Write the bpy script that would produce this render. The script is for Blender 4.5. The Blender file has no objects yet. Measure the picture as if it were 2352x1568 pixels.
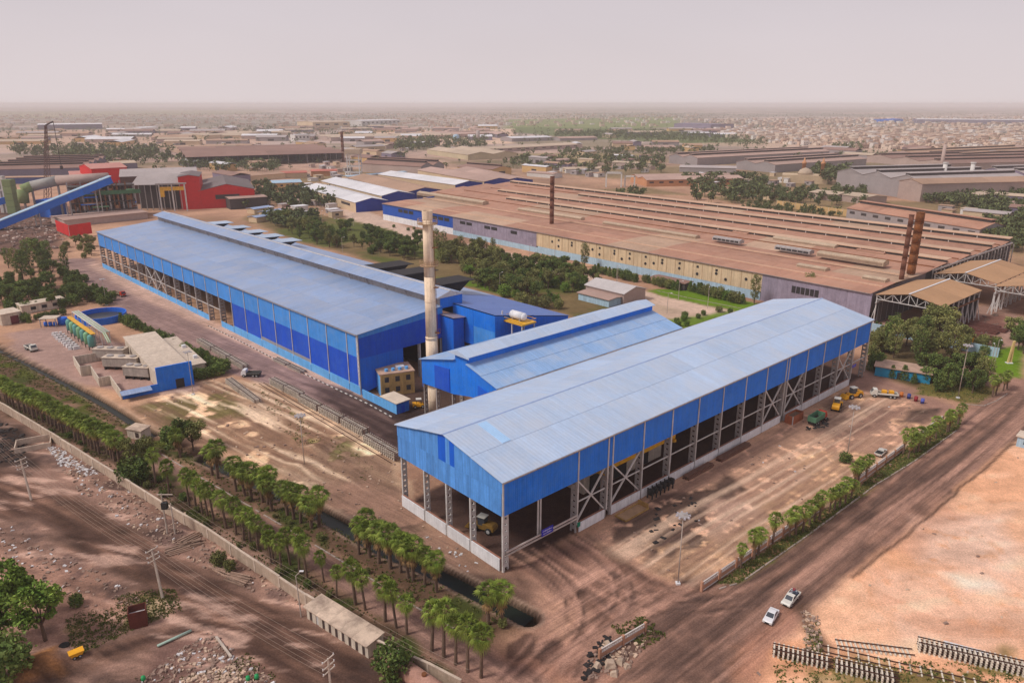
import bpy, math, random
import numpy as np
from mathutils import Vector, Matrix
random.seed(7)
scene = bpy.context.scene
COL = scene.collection
PI = math.pi
# ------------------------------------------------------------------ camera, sky, sun, exposure
CAM_H = 85.0                      # drone height in metres
FPX, HOR, CX, CY = 1700.0, 238.0, 1176.0, 784.0   # survey of the photograph (2352 x 1568 sheet): focal, horizon, centre
PITCH = math.atan((CY - HOR) / FPX)
cam = bpy.data.cameras.new('camera'); cam_o = bpy.data.objects.new('camera', cam); COL.objects.link(cam_o)
cam.sensor_width = 36.0; cam.lens = 36.0 * FPX / 2352.0
cam.clip_start = 1.0; cam.clip_end = 60000.0
cam_o.location = (0, 0, CAM_H); cam_o.rotation_euler = (PI / 2 - PITCH, 0, 0)
scene.camera = cam_o
SUN_AZ, SUN_EL = math.radians(250), math.radians(50)    # compass bearing the light comes from (0 = +Y, clockwise), elevation
world = bpy.data.worlds.new('World'); scene.world = world; world.use_nodes = True
wn = world.node_tree.nodes; wl = world.node_tree.links; wn.clear()
w_out = wn.new('ShaderNodeOutputWorld'); w_bg = wn.new('ShaderNodeBackground')
w_sky = wn.new('ShaderNodeTexSky'); w_sky.sky_type = 'NISHITA'; w_sky.sun_disc = False
w_sky.sun_elevation = SUN_EL; w_sky.sun_rotation = SUN_AZ; w_sky.dust_density = 6.0; w_sky.air_density = 1.0; w_sky.altitude = 90
SKY_K = 0.1
# dusty overcast: an even pale veil in front of the clear sky, a little paler towards the horizon, soft cloud tone
w_tc = wn.new('ShaderNodeTexCoord'); w_sep = wn.new('ShaderNodeSeparateXYZ'); wl.new(w_tc.outputs['Generated'], w_sep.inputs[0])
w_ramp = wn.new('ShaderNodeValToRGB')
w_ramp.color_ramp.elements[0].position = 0.0; w_ramp.color_ramp.elements[0].color = (0.780, 0.690, 0.695, 1)
w_ramp.color_ramp.elements[1].position = 0.55; w_ramp.color_ramp.elements[1].color = (0.465, 0.425, 0.475, 1)
e_ = w_ramp.color_ramp.elements.new(0.10); e_.color = (0.700, 0.630, 0.660, 1)
wl.new(w_sep.outputs['Z'], w_ramp.inputs[0])
w_map = wn.new('ShaderNodeMapping'); w_map.inputs['Scale'].default_value = (2.0, 2.0, 7.0); wl.new(w_tc.outputs['Generated'], w_map.inputs[0])
w_no = wn.new('ShaderNodeTexNoise'); w_no.inputs['Scale'].default_value = 1.1; w_no.inputs['Detail'].default_value = 4; w_no.inputs['Roughness'].default_value = 0.5
wl.new(w_map.outputs[0], w_no.inputs['Vector'])
w_mr = wn.new('ShaderNodeMapRange'); w_mr.inputs[1].default_value = 0.3; w_mr.inputs[2].default_value = 0.7; w_mr.inputs[3].default_value = 0.975 / SKY_K; w_mr.inputs[4].default_value = 1.03 / SKY_K
wl.new(w_no.outputs[0], w_mr.inputs[0])
w_sc = wn.new('ShaderNodeVectorMath'); w_sc.operation = 'SCALE'; wl.new(w_ramp.outputs[0], w_sc.inputs[0]); wl.new(w_mr.outputs[0], w_sc.inputs['Scale'])
w_mix = wn.new('ShaderNodeMixRGB'); w_mix.inputs[0].default_value = 0.93
wl.new(w_sky.outputs[0], w_mix.inputs[1]); wl.new(w_sc.outputs[0], w_mix.inputs[2])
wl.new(w_mix.outputs[0], w_bg.inputs[0]); w_bg.inputs[1].default_value = SKY_K
wl.new(w_bg.outputs[0], w_out.inputs[0])
sun = bpy.data.lights.new('sun', 'SUN'); sun.energy = 2.5; sun.angle = math.radians(14); sun.color = (1.0, 0.94, 0.87)
sun_o = bpy.data.objects.new('sun', sun); COL.objects.link(sun_o)
sun_o.rotation_euler = (PI / 2 - SUN_EL, 0, -SUN_AZ + PI)
sun_o.location = (-200, -100, 400)
scene.view_settings.view_transform = 'Standard'; scene.view_settings.look = 'None'
scene.view_settings.exposure = 0.0; scene.view_settings.gamma = 1.0
scene.cycles.use_denoising = True; scene.cycles.max_bounces = 6; scene.cycles.diffuse_bounces = 2; scene.cycles.volume_bounces = 1
scene.cycles.transparent_max_bounces = 8; scene.cycles.glossy_bounces = 2; scene.cycles.volume_step_rate = 4

# ------------------------------------------------------------------ survey helper: sheet point -> point on the level z
CP, SP = math.cos(PITCH), math.sin(PITCH)
def at(x, y, z=0.0):
    a = (x - CX) / FPX; b = (CY - y) / FPX
    d = (a, CP + b * SP, -SP + b * CP); t = (z - CAM_H) / d[2]
    return Vector((d[0] * t, d[1] * t, z))
def lin(r, g, b):
    f = lambda c: c / 12.92 if c <= 0.04045 else ((c + 0.055) / 1.055) ** 2.4
    return (f(r / 255), f(g / 255), f(b / 255))
# ------------------------------------------------------------------ mesh builder
class MB:
    def __init__(s): s.v = []; s.f = []
    def add(s, vs, fs):
        n = len(s.v); s.v += [tuple(p) for p in vs]; s.f += [tuple(i + n for i in f) for f in fs]; return s
    def box(s, x0, x1, y0, y1, z0, z1):
        return s.add([(x0, y0, z0), (x1, y0, z0), (x1, y1, z0), (x0, y1, z0), (x0, y0, z1), (x1, y0, z1), (x1, y1, z1), (x0, y1, z1)],
                     [(0, 3, 2, 1), (4, 5, 6, 7), (0, 1, 5, 4), (1, 2, 6, 5), (2, 3, 7, 6), (3, 0, 4, 7)])
    def hexa(s, lo, hi): # two rings of four points
        return s.add(list(lo) + list(hi), [(0, 3, 2, 1), (4, 5, 6, 7), (0, 1, 5, 4), (1, 2, 6, 5), (2, 3, 7, 6), (3, 0, 4, 7)])
    def slab(s, a, b, c, d, t): # sheet a-b-c-d (upper side) with thickness t downward
        dn = lambda p: (p[0], p[1], p[2] - t)
        return s.hexa([dn(a), dn(b), dn(c), dn(d)], [a, b, c, d])
    def prism(s, prof, x0, x1): # profile in (y,z), extruded along x
        n = len(prof); vs = [(x0, y, z) for y, z in prof] + [(x1, y, z) for y, z in prof]
        return s.add(vs, [tuple(range(n - 1, -1, -1)), tuple(range(n, 2 * n))] + [(i, (i + 1) % n, n + (i + 1) % n, n + i) for i in range(n)])
    def tube(s, p, q, r0, r1=None, n=8, cap=True):
        r1 = r0 if r1 is None else r1
        p = Vector(p); q = Vector(q); d = (q - p).normalized(); u = d.orthogonal().normalized(); w = d.cross(u)
        vs = []
        for c, r in ((p, r0), (q, r1)):
            vs += [c + (u * math.cos(2 * PI * i / n) + w * math.sin(2 * PI * i / n)) * r for i in range(n)]
        fs = [(i, (i + 1) % n, n + (i + 1) % n, n + i) for i in range(n)]
        if cap: fs += [tuple(range(n - 1, -1, -1)), tuple(range(n, 2 * n))]
        return s.add(vs, fs)
    def beam(s, p, q, w, h=None): # square bar between two points
        h = h or w; p = Vector(p); q = Vector(q); d = (q - p).normalized()
        u = d.cross(Vector((0, 0, 1)))
        u = Vector((1, 0, 0)) if u.length < 1e-4 else u.normalized()
        n = u.cross(d).normalized(); a = u * w / 2; b = n * h / 2
        return s.hexa([p - a - b, p + a - b, p + a + b, p - a + b], [q - a - b, q + a - b, q + a + b, q - a + b])
    def lathe(s, prof, cx=0, cy=0, n=16): # (r,z) profile
        m = len(prof); vs = []
        for r, z in prof: vs += [(cx + r * math.cos(2 * PI * i / n), cy + r * math.sin(2 * PI * i / n), z) for i in range(n)]
        fs = [(k * n + i, k * n + (i + 1) % n, (k + 1) * n + (i + 1) % n, (k + 1) * n + i) for k in range(m - 1) for i in range(n)]
        fs += [tuple(range(n - 1, -1, -1)), tuple(range((m - 1) * n, m * n))]
        return s.add(vs, fs)
    def mesh(s, name, mat, smooth=False):
        me = bpy.data.meshes.new(name); me.from_pydata(s.v, [], s.f)
        if mat: me.materials.append(mat)
        if smooth:
            me.polygons.foreach_set('use_smooth', [True] * len(me.polygons))
        me.update(); return me
    def build(s, name, mat, parent=None, smooth=False, loc=None, rz=0):
        o = bpy.data.objects.new(name, s.mesh(name, mat, smooth)); COL.objects.link(o)
        if parent: o.parent = parent
        if loc: o.location = loc
        if rz: o.rotation_euler = (0, 0, rz)
        return o
def inst(name, me, parent=None, loc=(0, 0, 0), rz=0, rot=None, sc=None):
    o = bpy.data.objects.new(name, me); COL.objects.link(o); o.parent = parent; o.location = loc
    o.rotation_euler = rot if rot else (0, 0, rz)
    if sc: o.scale = sc if isinstance(sc, tuple) else (sc, sc, sc)
    return o
def tag(o, label=None, cat=None, group=None, kind=None):
    if label: o['label'] = label
    if cat: o['category'] = cat
    if group: o['group'] = group
    if kind: o['kind'] = kind
    return o
def thing(name, label, cat, loc=(0, 0, 0), rz=0, group=None):
    o = bpy.data.objects.new(name, None); COL.objects.link(o); o.location = loc; o.rotation_euler = (0, 0, rz); o.empty_display_size = 0.5
    return tag(o, label, cat, group)
def copy_tree(o, parent=None):
    c = o.copy(); COL.objects.link(c); c.parent = parent
    for ch in o.children: copy_tree(ch, c)
    return c
# ------------------------------------------------------------------ materials
MATS = {}
def mat(name, c, rough=0.7, var=0.18, scale=0.35, fine=6.0, bump=0.0, corr=0.0, streak=0.0, rust=0.0, rustc=(0.16, 0.07, 0.035), rnd=0.06, metal=0.0, spec=0.3, emit=None, corr_axis='X', saxis='Z', dust=None, dusta=0.0):
    if name in MATS: return MATS[name]
    m = bpy.data.materials.new(name); m.use_nodes = True; n = m.node_tree.nodes; l = m.node_tree.links
    b = n['Principled BSDF']; b.inputs['Roughness'].default_value = rough; b.inputs['Metallic'].default_value = metal
    b.inputs['Specular IOR Level'].default_value = spec
    tc = n.new('ShaderNodeTexCoord'); oi = n.new('ShaderNodeObjectInfo')
    off = n.new('ShaderNodeVectorMath'); off.operation = 'MULTIPLY_ADD'
    l.new(tc.outputs['Object'], off.inputs[0]); off.inputs[1].default_value = (1, 1, 1)
    rv = n.new('ShaderNodeVectorMath'); rv.operation = 'SCALE'; rv.inputs[0].default_value = (37, 53, 71); l.new(oi.outputs['Random'], rv.inputs['Scale'])
    l.new(rv.outputs[0], off.inputs[2])
    def noise(s, detail=4, vec=None, rgh=0.6):
        t = n.new('ShaderNodeTexNoise'); t.inputs['Scale'].default_value = s; t.inputs['Detail'].default_value = detail; t.inputs['Roughness'].default_value = rgh
        l.new(vec or off.outputs[0], t.inputs['Vector']); return t.outputs[0]
    def rng(x, a, bb, c0, d0):
        r = n.new('ShaderNodeMapRange'); r.inputs[1].default_value = a; r.inputs[2].default_value = bb; r.inputs[3].default_value = c0; r.inputs[4].default_value = d0; l.new(x, r.inputs[0]); return r.outputs[0]
    def mul(x, y):
        t = n.new('ShaderNodeMath'); t.operation = 'MULTIPLY'; l.new(x, t.inputs[0]); l.new(y, t.inputs[1]); return t.outputs[0]
    f = mul(rng(noise(scale), 0.3, 0.7, 1 - var, 1 + var), rng(noise(fine, 3), 0.3, 0.7, 1 - var * 0.7, 1 + var * 0.7))
    if rnd: f = mul(f, rng(oi.outputs['Random'], 0, 1, 1 - rnd, 1 + rnd))
    if streak:
        mp = n.new('ShaderNodeMapping'); mp.inputs['Scale'].default_value = (1.6, 1.6, 0.07) if saxis == 'Z' else (1.1, 0.05, 0.05); l.new(off.outputs[0], mp.inputs[0])
        f = mul(f, rng(noise(1.0, 5, mp.outputs[0], 0.7), 0.35, 0.68, 1 - streak, 1 + streak * 0.5))
    cs = n.new('ShaderNodeVectorMath'); cs.operation = 'SCALE'; cs.inputs[0].default_value = c; l.new(f, cs.inputs['Scale'])
    out = cs.outputs[0]
    if dust:
        mx = n.new('ShaderNodeMixRGB'); l.new(rng(noise(scale * 2.3, 6, None, 0.7), 0.42, 0.66, 0, dusta), mx.inputs[0]); l.new(out, mx.inputs[1]); mx.inputs[2].default_value = (*dust, 1); out = mx.outputs[0]
    if rust:
        mp = n.new('ShaderNodeMapping'); mp.inputs['Scale'].default_value = (1, 1, 0.22); l.new(off.outputs[0], mp.inputs[0])
        mx = n.new('ShaderNodeMixRGB'); l.new(rng(noise(0.9, 7, mp.outputs[0], 0.75), 0.56 - rust * 0.12, 0.72 - rust * 0.1, 0, min(1, 0.3 + rust)), mx.inputs[0]); l.new(out, mx.inputs[1]); mx.inputs[2].default_value = (*rustc, 1); out = mx.outputs[0]
    l.new(out, b.inputs['Base Color'])
    if corr or bump:
        bp = n.new('ShaderNodeBump'); bp.inputs['Strength'].default_value = 0.5 if corr else bump; bp.inputs['Distance'].default_value = 0.06 if corr else 0.1
        if corr:
            w = n.new('ShaderNodeTexWave'); w.bands_direction = corr_axis; w.inputs['Scale'].default_value = 0.314 / corr; l.new(tc.outputs['Object'], w.inputs['Vector']); l.new(w.outputs[0], bp.inputs['Height'])
        else: l.new(noise(fine, 4), bp.inputs['Height'])
        l.new(bp.outputs[0], b.inputs['Normal'])
    if emit: b.inputs['Emission Color'].default_value = (*emit, 1); b.inputs['Emission Strength'].default_value = 1
    MATS[name] = m; return m
# ------------------------------------------------------------------ ground: one sheet to the horizon, its soils laid down in survey outlines
def vnoise(x, y, seed=0):
    xi = np.floor(x).astype(np.int64); yi = np.floor(y).astype(np.int64); fx = x - xi; fy = y - yi
    fx = fx * fx * (3 - 2 * fx); fy = fy * fy * (3 - 2 * fy)
    def h(a, b):
        n = (a * 374761393 + b * 668265263 + seed * 144269504088) & 0xffffffff
        n = ((n ^ (n >> 13)) * 1274126177) & 0xffffffff
        return ((n ^ (n >> 16)) & 0xffff) / 65535.0
    return (h(xi, yi) * (1 - fx) + h(xi + 1, yi) * fx) * (1 - fy) + (h(xi, yi + 1) * (1 - fx) + h(xi + 1, yi + 1) * fx) * fy
def fbm(x, y, s, o=4, seed=0):
    t = 0; a = 1; n = 0
    for k in range(o): t = t + a * vnoise(x / s, y / s, seed + k); n += a; a *= 0.5; s *= 0.5
    return t / n
def axis(lo, hi, step, g, far_lo, far_hi):
    mid = list(np.arange(lo, hi, step)); up = []; p = mid[-1]; s = step
    while p < far_hi: s = s * (1 + g); p += s; up.append(p)
    dn = []; p = lo; s = step
    while p > far_lo: s = s * (1 + g); p -= s; dn.append(p)
    return np.array(dn[::-1] + mid + up)
GXS = axis(-105, 110, 0.6, 0.026, -14000, 14000); GYS = axis(88, 215, 0.6, 0.02, -260, 24000)
GX, GY = np.meshgrid(GXS, GYS)
WX = GX + (fbm(GX, GY, 9, 4, 11) - 0.5) * 7; WY = GY + (fbm(GX, GY, 9, 4, 23) - 0.5) * 7     # ragged outlines
N1 = fbm(GX, GY, 40, 5, 3); N2 = fbm(GX, GY, 7, 4, 5); N3 = fbm(GX, GY, 2.5, 3, 8); N4 = fbm(GX, GY, 160, 4, 31)
dist = np.hypot(GX, GY)
def c3(*c): return np.array(lin(*c))
soilA, soilB = c3(190, 152, 124), c3(160, 124, 102)
GC = soilA + (soilB - soilA) * np.clip((N1 - 0.3) / 0.4, 0, 1)[..., None]
GZ = np.zeros_like(GX); ZONE = np.zeros(GX.shape, np.int32)
def sdf(poly, X, Y): # >0 inside, metres
    P = [(p.x, p.y) if hasattr(p, 'x') else p for p in poly]; d = np.full(X.shape, 1e18); ins = np.zeros(X.shape, bool)
    for (ax, ay), (bx, by) in zip(P, P[1:] + P[:1]):
        ex, ey = bx - ax, by - ay; t = np.clip(((X - ax) * ex + (Y - ay) * ey) / (ex * ex + ey * ey + 1e-9), 0, 1)
        d = np.minimum(d, (X - ax - t * ex) ** 2 + (Y - ay - t * ey) ** 2)
        c = ((ay > Y) != (by > Y)) & (X < (bx - ax) * (Y - ay) / ((by - ay) + 1e-12) + ax); ins ^= c
    return np.sqrt(d) * np.where(ins, 1, -1)
def pl(pts): return [at(*p) for p in pts]
def window(P, m):
    xs = [p.x for p in P]; ys = [p.y for p in P]
    j0, j1 = np.searchsorted(GXS, [min(xs) - m, max(xs) + m]); i0, i1 = np.searchsorted(GYS, [min(ys) - m, max(ys) + m])
    return slice(i0, i1), slice(j0, j1)
def lay(pts, c, soft=2.0, warp=1.0, a=1.0, mod=None, zone=None, lo=0.4, hi=0.6, world=False):
    P = [Vector((*p, 0)) for p in pts] if world else pl(pts); w = window(P, soft * 2 + 8)
    X = GX[w] + (WX[w] - GX[w]) * warp; Y = GY[w] + (WY[w] - GY[w]) * warp
    d = sdf(P, X, Y); k = np.clip(d / soft + 0.5, 0, 1) * a
    if mod is not None: k = k * np.clip((mod[w] - lo) / (hi - lo), 0, 1)
    GC[w] += (np.array(c) - GC[w]) * k[..., None]
    if zone: ZONE[w][d > 0] = zone
def pdist(P, X, Y):
    d = np.full(X.shape, 1e18)
    for p, q in zip(P, P[1:]):
        ex, ey = q.x - p.x, q.y - p.y; t = np.clip(((X - p.x) * ex + (Y - p.y) * ey) / (ex * ex + ey * ey + 1e-9), 0, 1)
        d = np.minimum(d, (X - p.x - t * ex) ** 2 + (Y - p.y - t * ey) ** 2)
    return np.sqrt(d)
def stroke(pts, width, c, a=0.5, soft=1.0, warp=0.4, mod=None, lo=0.35, hi=0.6, off=0.0):
    P = pl(pts)
    if off:
        Q = []
        for i, p in enumerate(P):
            d = (P[min(i + 1, len(P) - 1)] - P[max(i - 1, 0)]).normalized(); Q.append(p + Vector((-d.y, d.x, 0)) * off)
        P = Q
    w = window(P, width + soft + 8)
    X = GX[w] + (WX[w] - GX[w]) * warp; Y = GY[w] + (WY[w] - GY[w]) * warp
    k = np.clip((width / 2 - pdist(P, X, Y)) / soft + 0.5, 0, 1) * a
    if mod is not None: k = k * np.clip((mod[w] - lo) / (hi - lo), 0, 1)
    GC[w] += (np.array(c) - GC[w]) * k[..., None]
def smooth_path(pts, n=6): # Catmull-Rom through survey points
    o = []; p = [pts[0]] + list(pts) + [pts[-1]]
    for i in range(1, len(p) - 2):
        for k in range(n):
            t = k / n; a, b, c, d = p[i - 1], p[i], p[i + 1], p[i + 2]
            o.append(tuple(0.5 * (2 * b[j] + (c[j] - a[j]) * t + (2 * a[j] - 5 * b[j] + 4 * c[j] - d[j]) * t * t + (3 * b[j] - a[j] - 3 * c[j] + d[j]) * t ** 3) for j in (0, 1)))
    return o + [pts[-1]]
def tracks(pts, offs, c, a=0.35, width=0.7):
    sp = smooth_path(pts)
    for o in offs: stroke(sp, width, c, a, 0.9, 0.12, N2, 0.25, 0.5, o)
road = c3(122, 96, 84); road2 = c3(158, 124, 108); dark = c3(92, 74, 66); coal = c3(58, 48, 44); pale = c3(226, 196, 170); sand = c3(222, 172, 136); sandp = c3(208, 164, 138)
white = c3(235, 222, 210); green = c3(72, 84, 38); green2 = c3(96, 100, 44); lawn = c3(108, 136, 44); concrete = c3(196, 170, 150); grey = c3(132, 112, 106)
# --- far plain and fields
far_haze = np.clip((dist - 900) / 900, 0, 1)
GC += (c3(188, 170, 160) - GC) * (far_haze * 0.8)[..., None]  # haze put into the colour: soil grows paler with distance
k = np.clip((N4 - 0.5) / 0.1, 0, 1) * np.clip((dist - 500) / 400, 0, 1); GC += (c3(112, 104, 66) - GC) * (k * 0.65)[..., None]
N5 = fbm(GX, GY * 2.0, 900, 4, 51); k = np.clip((N5 - 0.47) / 0.06, 0, 1) * np.clip((dist - 1800) / 1500, 0, 1); GC += (c3(134, 128, 112) - GC) * (k * 0.8)[..., None]; N6 = fbm(GX, GY * 1.5, 260, 4, 77); k = np.clip((N6 - 0.52) / 0.05, 0, 1) * np.clip((dist - 700) / 500, 0, 1); GC += (c3(112, 102, 84) - GC) * (k * 0.5)[..., None]
lay([(-100, 258), (600, 252), (600, 262), (-100, 275)], c3(140, 132, 96), 60, 0, 0.7)
lay([(1160, 275), (1560, 268), (1560, 292), (1330, 300), (1160, 296)], c3(120, 130, 74), 40, 0, 0.9)
lay([(1180, 292), (1500, 296), (1740, 322), (1700, 336), (1340, 318), (1180, 304)], c3(96, 110, 60), 20, 1, 0.9)
lay([(860, 300), (1180, 296), (1180, 330), (870, 335)], c3(222, 188, 160), 20, 1, 0.8)
lay([(0, 300), (560, 295), (620, 330), (0, 350)], c3(196, 162, 138), 25, 1, 0.8)
lay([(1180, 352), (1500, 352), (1540, 372), (1200, 372)], c3(150, 132, 92), 15, 1, 0.8)
lay([(1560, 330), (2352, 312), (2352, 352), (1960, 350)], c3(196, 168, 144), 15, 1, 0.8)
# --- gardens between the halls
lay([(600, 480), (880, 510), (960, 540), (1150, 585), (1440, 668), (1750, 725), (1640, 775), (1320, 730), (1060, 655), (640, 540), (560, 500)], c3(120, 104, 70), 6, 1, 0.9)
lay([(600, 480), (880, 510), (960, 540), (1150, 585), (1440, 668), (1750, 725), (1640, 775), (1320, 730), (1060, 655), (640, 540), (560, 500)], c3(92, 104, 48), 4, 1, 0.8, N1, 0.42, 0.52)
lay([(1280, 440), (2352, 470), (2352, 620), (2310, 560), (1930, 505), (1480, 430)], c3(128, 112, 78), 10, 1, 0.8)
lay([(780, 478), (830, 480), (985, 540), (960, 560), (900, 528), (800, 505)], concrete, 3, 0.3)
lay([(1000, 640), (1180, 680), (1060, 640)], lawn, 4, 1)
gr = [(1080, 565), (1180, 592), (1440, 668), (1600, 708), (1780, 735)]
stroke(smooth_path(gr), 13, concrete, 0.95, 2, 0.2)
lay([(1480, 668), (1560, 660), (1760, 700), (1720, 718), (1560, 690)], lawn, 2, 0.5)
lay([(1440, 700), (1560, 690), (1660, 715), (1560, 750)], concrete, 3, 0.4, 0.8)
lay([(1530, 735), (1700, 712), (1740, 730), (1610, 770)], lawn, 3, 0.6, 0.9)
lay([(-60, 480), (130, 470), (330, 486), (330, 505), (150, 520), (140, 570), (-60, 590)], c3(112, 86, 76), 8, 1, 0.9)
lay([(-60, 480), (130, 470), (330, 486), (150, 520), (140, 570), (-60, 590)], coal, 8, 1, 0.7, N2, 0.48, 0.6)
# --- right-hand side: yards of the open sheds, roundabout road
lay([(2000, 730), (2352, 690), (2352, 860), (2240, 900), (2000, 860)], c3(170, 138, 122), 4, 0.6)
lay([(2130, 745), (2300, 720), (2320, 760), (2200, 790)], c3(120, 78, 66), 3, 0.6, 0.7)
lay([(2000, 775), (2210, 775), (2260, 880), (2240, 915), (2120, 900), (1990, 850)], c3(96, 84, 52), 4, 1, 0.85)
lay([(2240, 810), (2352, 790), (2352, 870), (2300, 862), (2245, 840)], lawn, 2, 0.4)
lay([(2210, 850), (2240, 838), (2300, 866), (2400, 872), (2400, 1000), (2220, 985), (2180, 950), (2310, 905), (2290, 880)], road2, 4, 0.5, 1, None, 2)
# --- main road on the right and the junction before the open hall
R1 = [(1650, 1362), (1840, 1245), (2010, 1122), (2120, 1030), (2215, 958), (2290, 895), (2400, 900), (2400, 960), (2240, 1092), (2090, 1215), (1950, 1330), (1830, 1440), (1690, 1580), (1330, 1580), (1240, 1500), (1250, 1380), (1360, 1290), (1480, 1300), (1540, 1345)]
lay(R1, road, 3, 0.5, 1, None, 2)
lay([(1160, 1300), (1350, 1225), (1500, 1300), (1540, 1360), (1420, 1430), (1250, 1500), (1190, 1420)], c3(146, 112, 96), 5, 1.2)
lay([(1160, 1310), (1230, 1320), (1330, 1400), (1300, 1480), (1200, 1420)], sandp, 5, 1.5, 0.8)
lay([(1180, 1480), (1400, 1470), (1420, 1580), (1160, 1580)], c3(172, 128, 108), 5, 1.2, 0.8)
lay([(1905, 868), (1990, 850), (2110, 900), (2230, 950), (2170, 975), (2060, 930), (1960, 905)], road2, 4, 0.6, 1, None, 2)
# --- sand lot on the right
LOT = [(1690, 1580), (1950, 1334), (2090, 1218), (2240, 1094), (2420, 940), (2480, 1580)]
lay(LOT, c3(216, 168, 136), 2.0, 0.3, 1, None, 3)
lay(LOT, c3(206, 150, 114), 3, 0.6, 0.8, N1, 0.45, 0.6)
lay(LOT, c3(226, 184, 152), 3, 0.6, 0.35, N2, 0.60, 0.72)
lay([(2170, 1325), (2250, 1320), (2270, 1345), (2210, 1360)], c3(232, 206, 190), 4, 1.0, 0.8)
lay([(2100, 1190), (2300, 1170), (2330, 1320), (2120, 1290)], c3(226, 200, 182), 5, 1.5, 0.5, N3, 0.76, 0.82)
lay([(2000, 1320), (2352, 1300), (2352, 1500), (2050, 1480)], c3(226, 200, 182), 5, 1.5, 0.3, N3, 0.76, 0.84)
lay([(2130, 1120), (2220, 1190), (2110, 1280), (2030, 1250)], c3(196, 152, 128), 5, 1.5, 0.6)
lay([(1690, 1500), (1850, 1470), (2352, 1530), (2352, 1580), (1680, 1580)], c3(196, 142, 108), 5, 1.5, 0.6)
lay([(1960, 1490), (2352, 1500), (2352, 1580), (1800, 1580)], green2, 3, 1.5, 0.7, N2, 0.5, 0.62)
tracks([(2020, 1380), (2150, 1440), (2300, 1450), (2400, 1440)], (-1.2, 0, 1.2, 2.4), c3(190, 130, 98), 0.4)
tracks([(1930, 1420), (2060, 1460), (2260, 1480)], (-1.2, 0.4, 1.5), c3(214, 176, 150), 0.4)
lay([(1700, 1470), (1790, 1380), (1850, 1400), (1800, 1480), (1740, 1560), (1680, 1590)], c3(178, 132, 110), 3, 1, 0.8)
lay([(1880, 1440), (1870, 1390), (1830, 1385), (1850, 1480), (1890, 1500)], c3(96, 76, 62), 2, 1, 0.8)
# --- yard in front of the open hall
YARD = [(1340, 1238), (1640, 1060), (1950, 890), (2080, 920), (2180, 962), (2050, 1075), (1800, 1240), (1605, 1352), (1500, 1310)]
lay(YARD, c3(220, 176, 146), 3, 0.6)
lay(YARD, c3(224, 182, 142), 3, 0.8, 0.8, N1, 0.45, 0.55)
lay([(1900, 900), (1990, 930), (2080, 950), (1960, 1010), (1850, 990)], c3(122, 100, 90), 6, 1.5, 0.7)
lay([(2100, 945), (2160, 940), (2150, 965), (2070, 970)], coal, 2, 1, 0.9)
lay([(1840, 985), (1900, 950), (1960, 930), (1930, 960), (1870, 1000)], coal, 3, 1.5, 0.7)
lay([(1450, 1150), (1600, 1130), (1660, 1190), (1580, 1290), (1480, 1240), (1400, 1230)], coal, 2, 1.8, 0.9, N3, 0.56, 0.64)
lay([(1550, 1150), (1680, 1100), (1720, 1120), (1620, 1200)], coal, 2, 1.8, 0.9, N2, 0.56, 0.62)
lay([(1490, 1215), (1560, 1210), (1590, 1260), (1520, 1270)], coal, 3, 1.8, 0.75)
lay([(1640, 1165), (1720, 1150), (1760, 1200), (1660, 1240)], c3(224, 190, 168), 5, 1.5, 0.6)
lay(YARD, c3(120, 96, 84), 3, 1, 0.55, N3, 0.62, 0.74)
tracks([(1700, 1300), (1860, 1180), (2010, 1060), (2120, 980)], (-4, -2.6, -1, 0.4, 2.2, 3.6), c3(150, 116, 98), 0.45, 0.9)
tracks([(1560, 1330), (1660, 1260), (1800, 1150), (1960, 1010), (2060, 930)], (-2.2, -0.6, 1, 2.6), c3(142, 108, 92), 0.5, 0.9)
tracks([(1420, 1260), (1560, 1300), (1720, 1220)], (-1.5, 0, 1.5), dark, 0.35)
lay([(1560, 1325), (1640, 1345), (1720, 1330), (1640, 1385), (1560, 1370)], dark, 4, 1.4, 0.8)
# --- verge with palms on the right
VERGE = [(1652, 1340), (1700, 1302), (1850, 1205), (2000, 1098), (2090, 1020), (2188, 950), (2210, 955), (2200, 985), (2100, 1058), (2012, 1112), (1850, 1232), (1700, 1338)]
lay(VERGE, c3(84, 108, 36), 1.2, 0.3, 1, None, 4); lay(VERGE, lawn, 1.2, 0.5, 0.8, N2, 0.45, 0.58); lay(VERGE, c3(150, 116, 84), 1.2, 0.7, 0.8, N2, 0.6, 0.68)
lay([(1985, 1120), (2010, 1095), (2060, 1080), (2040, 1110)], road, 2, 0.8, 0.9)
lay([(2105, 905), (2240, 928), (2290, 905), (2300, 895), (2240, 880), (2110, 880)], c3(120, 112, 62), 2, 0.8, 0.9)
# --- road texture: wheel-worn streaks along each road
for pts, offs in (([(1400, 1560), (1620, 1440), (1850, 1270), (2080, 1090), (2300, 930)], (-7, -5, -3, -1.2, 0.6, 2.4, 4.2, 6, 8)), ([(1180, 1250), (1300, 1310), (1440, 1380), (1560, 1460), (1640, 1560)], (-5, -3, -1, 1, 3, 5)),
                  ([(1330, 1235), (1420, 1300), (1480, 1380), (1420, 1470), (1320, 1560)], (-4, -2, 0, 2, 4)), ([(1240, 1300), (1310, 1370), (1300, 1460), (1240, 1550)], (-3, -1.4, 0.2, 2)),
                  ([(1500, 1330), (1660, 1375), (1850, 1290), (2000, 1170)], (-2, -0.5, 1, 3))):
    sp = smooth_path(pts)
    for i, o in enumerate(offs): stroke(sp, 0.9 + (i % 3) * 0.5, dark if i % 2 else c3(184, 142, 120), 0.42, 1.1, 0.15, N2, 0.3, 0.6, o)
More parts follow.
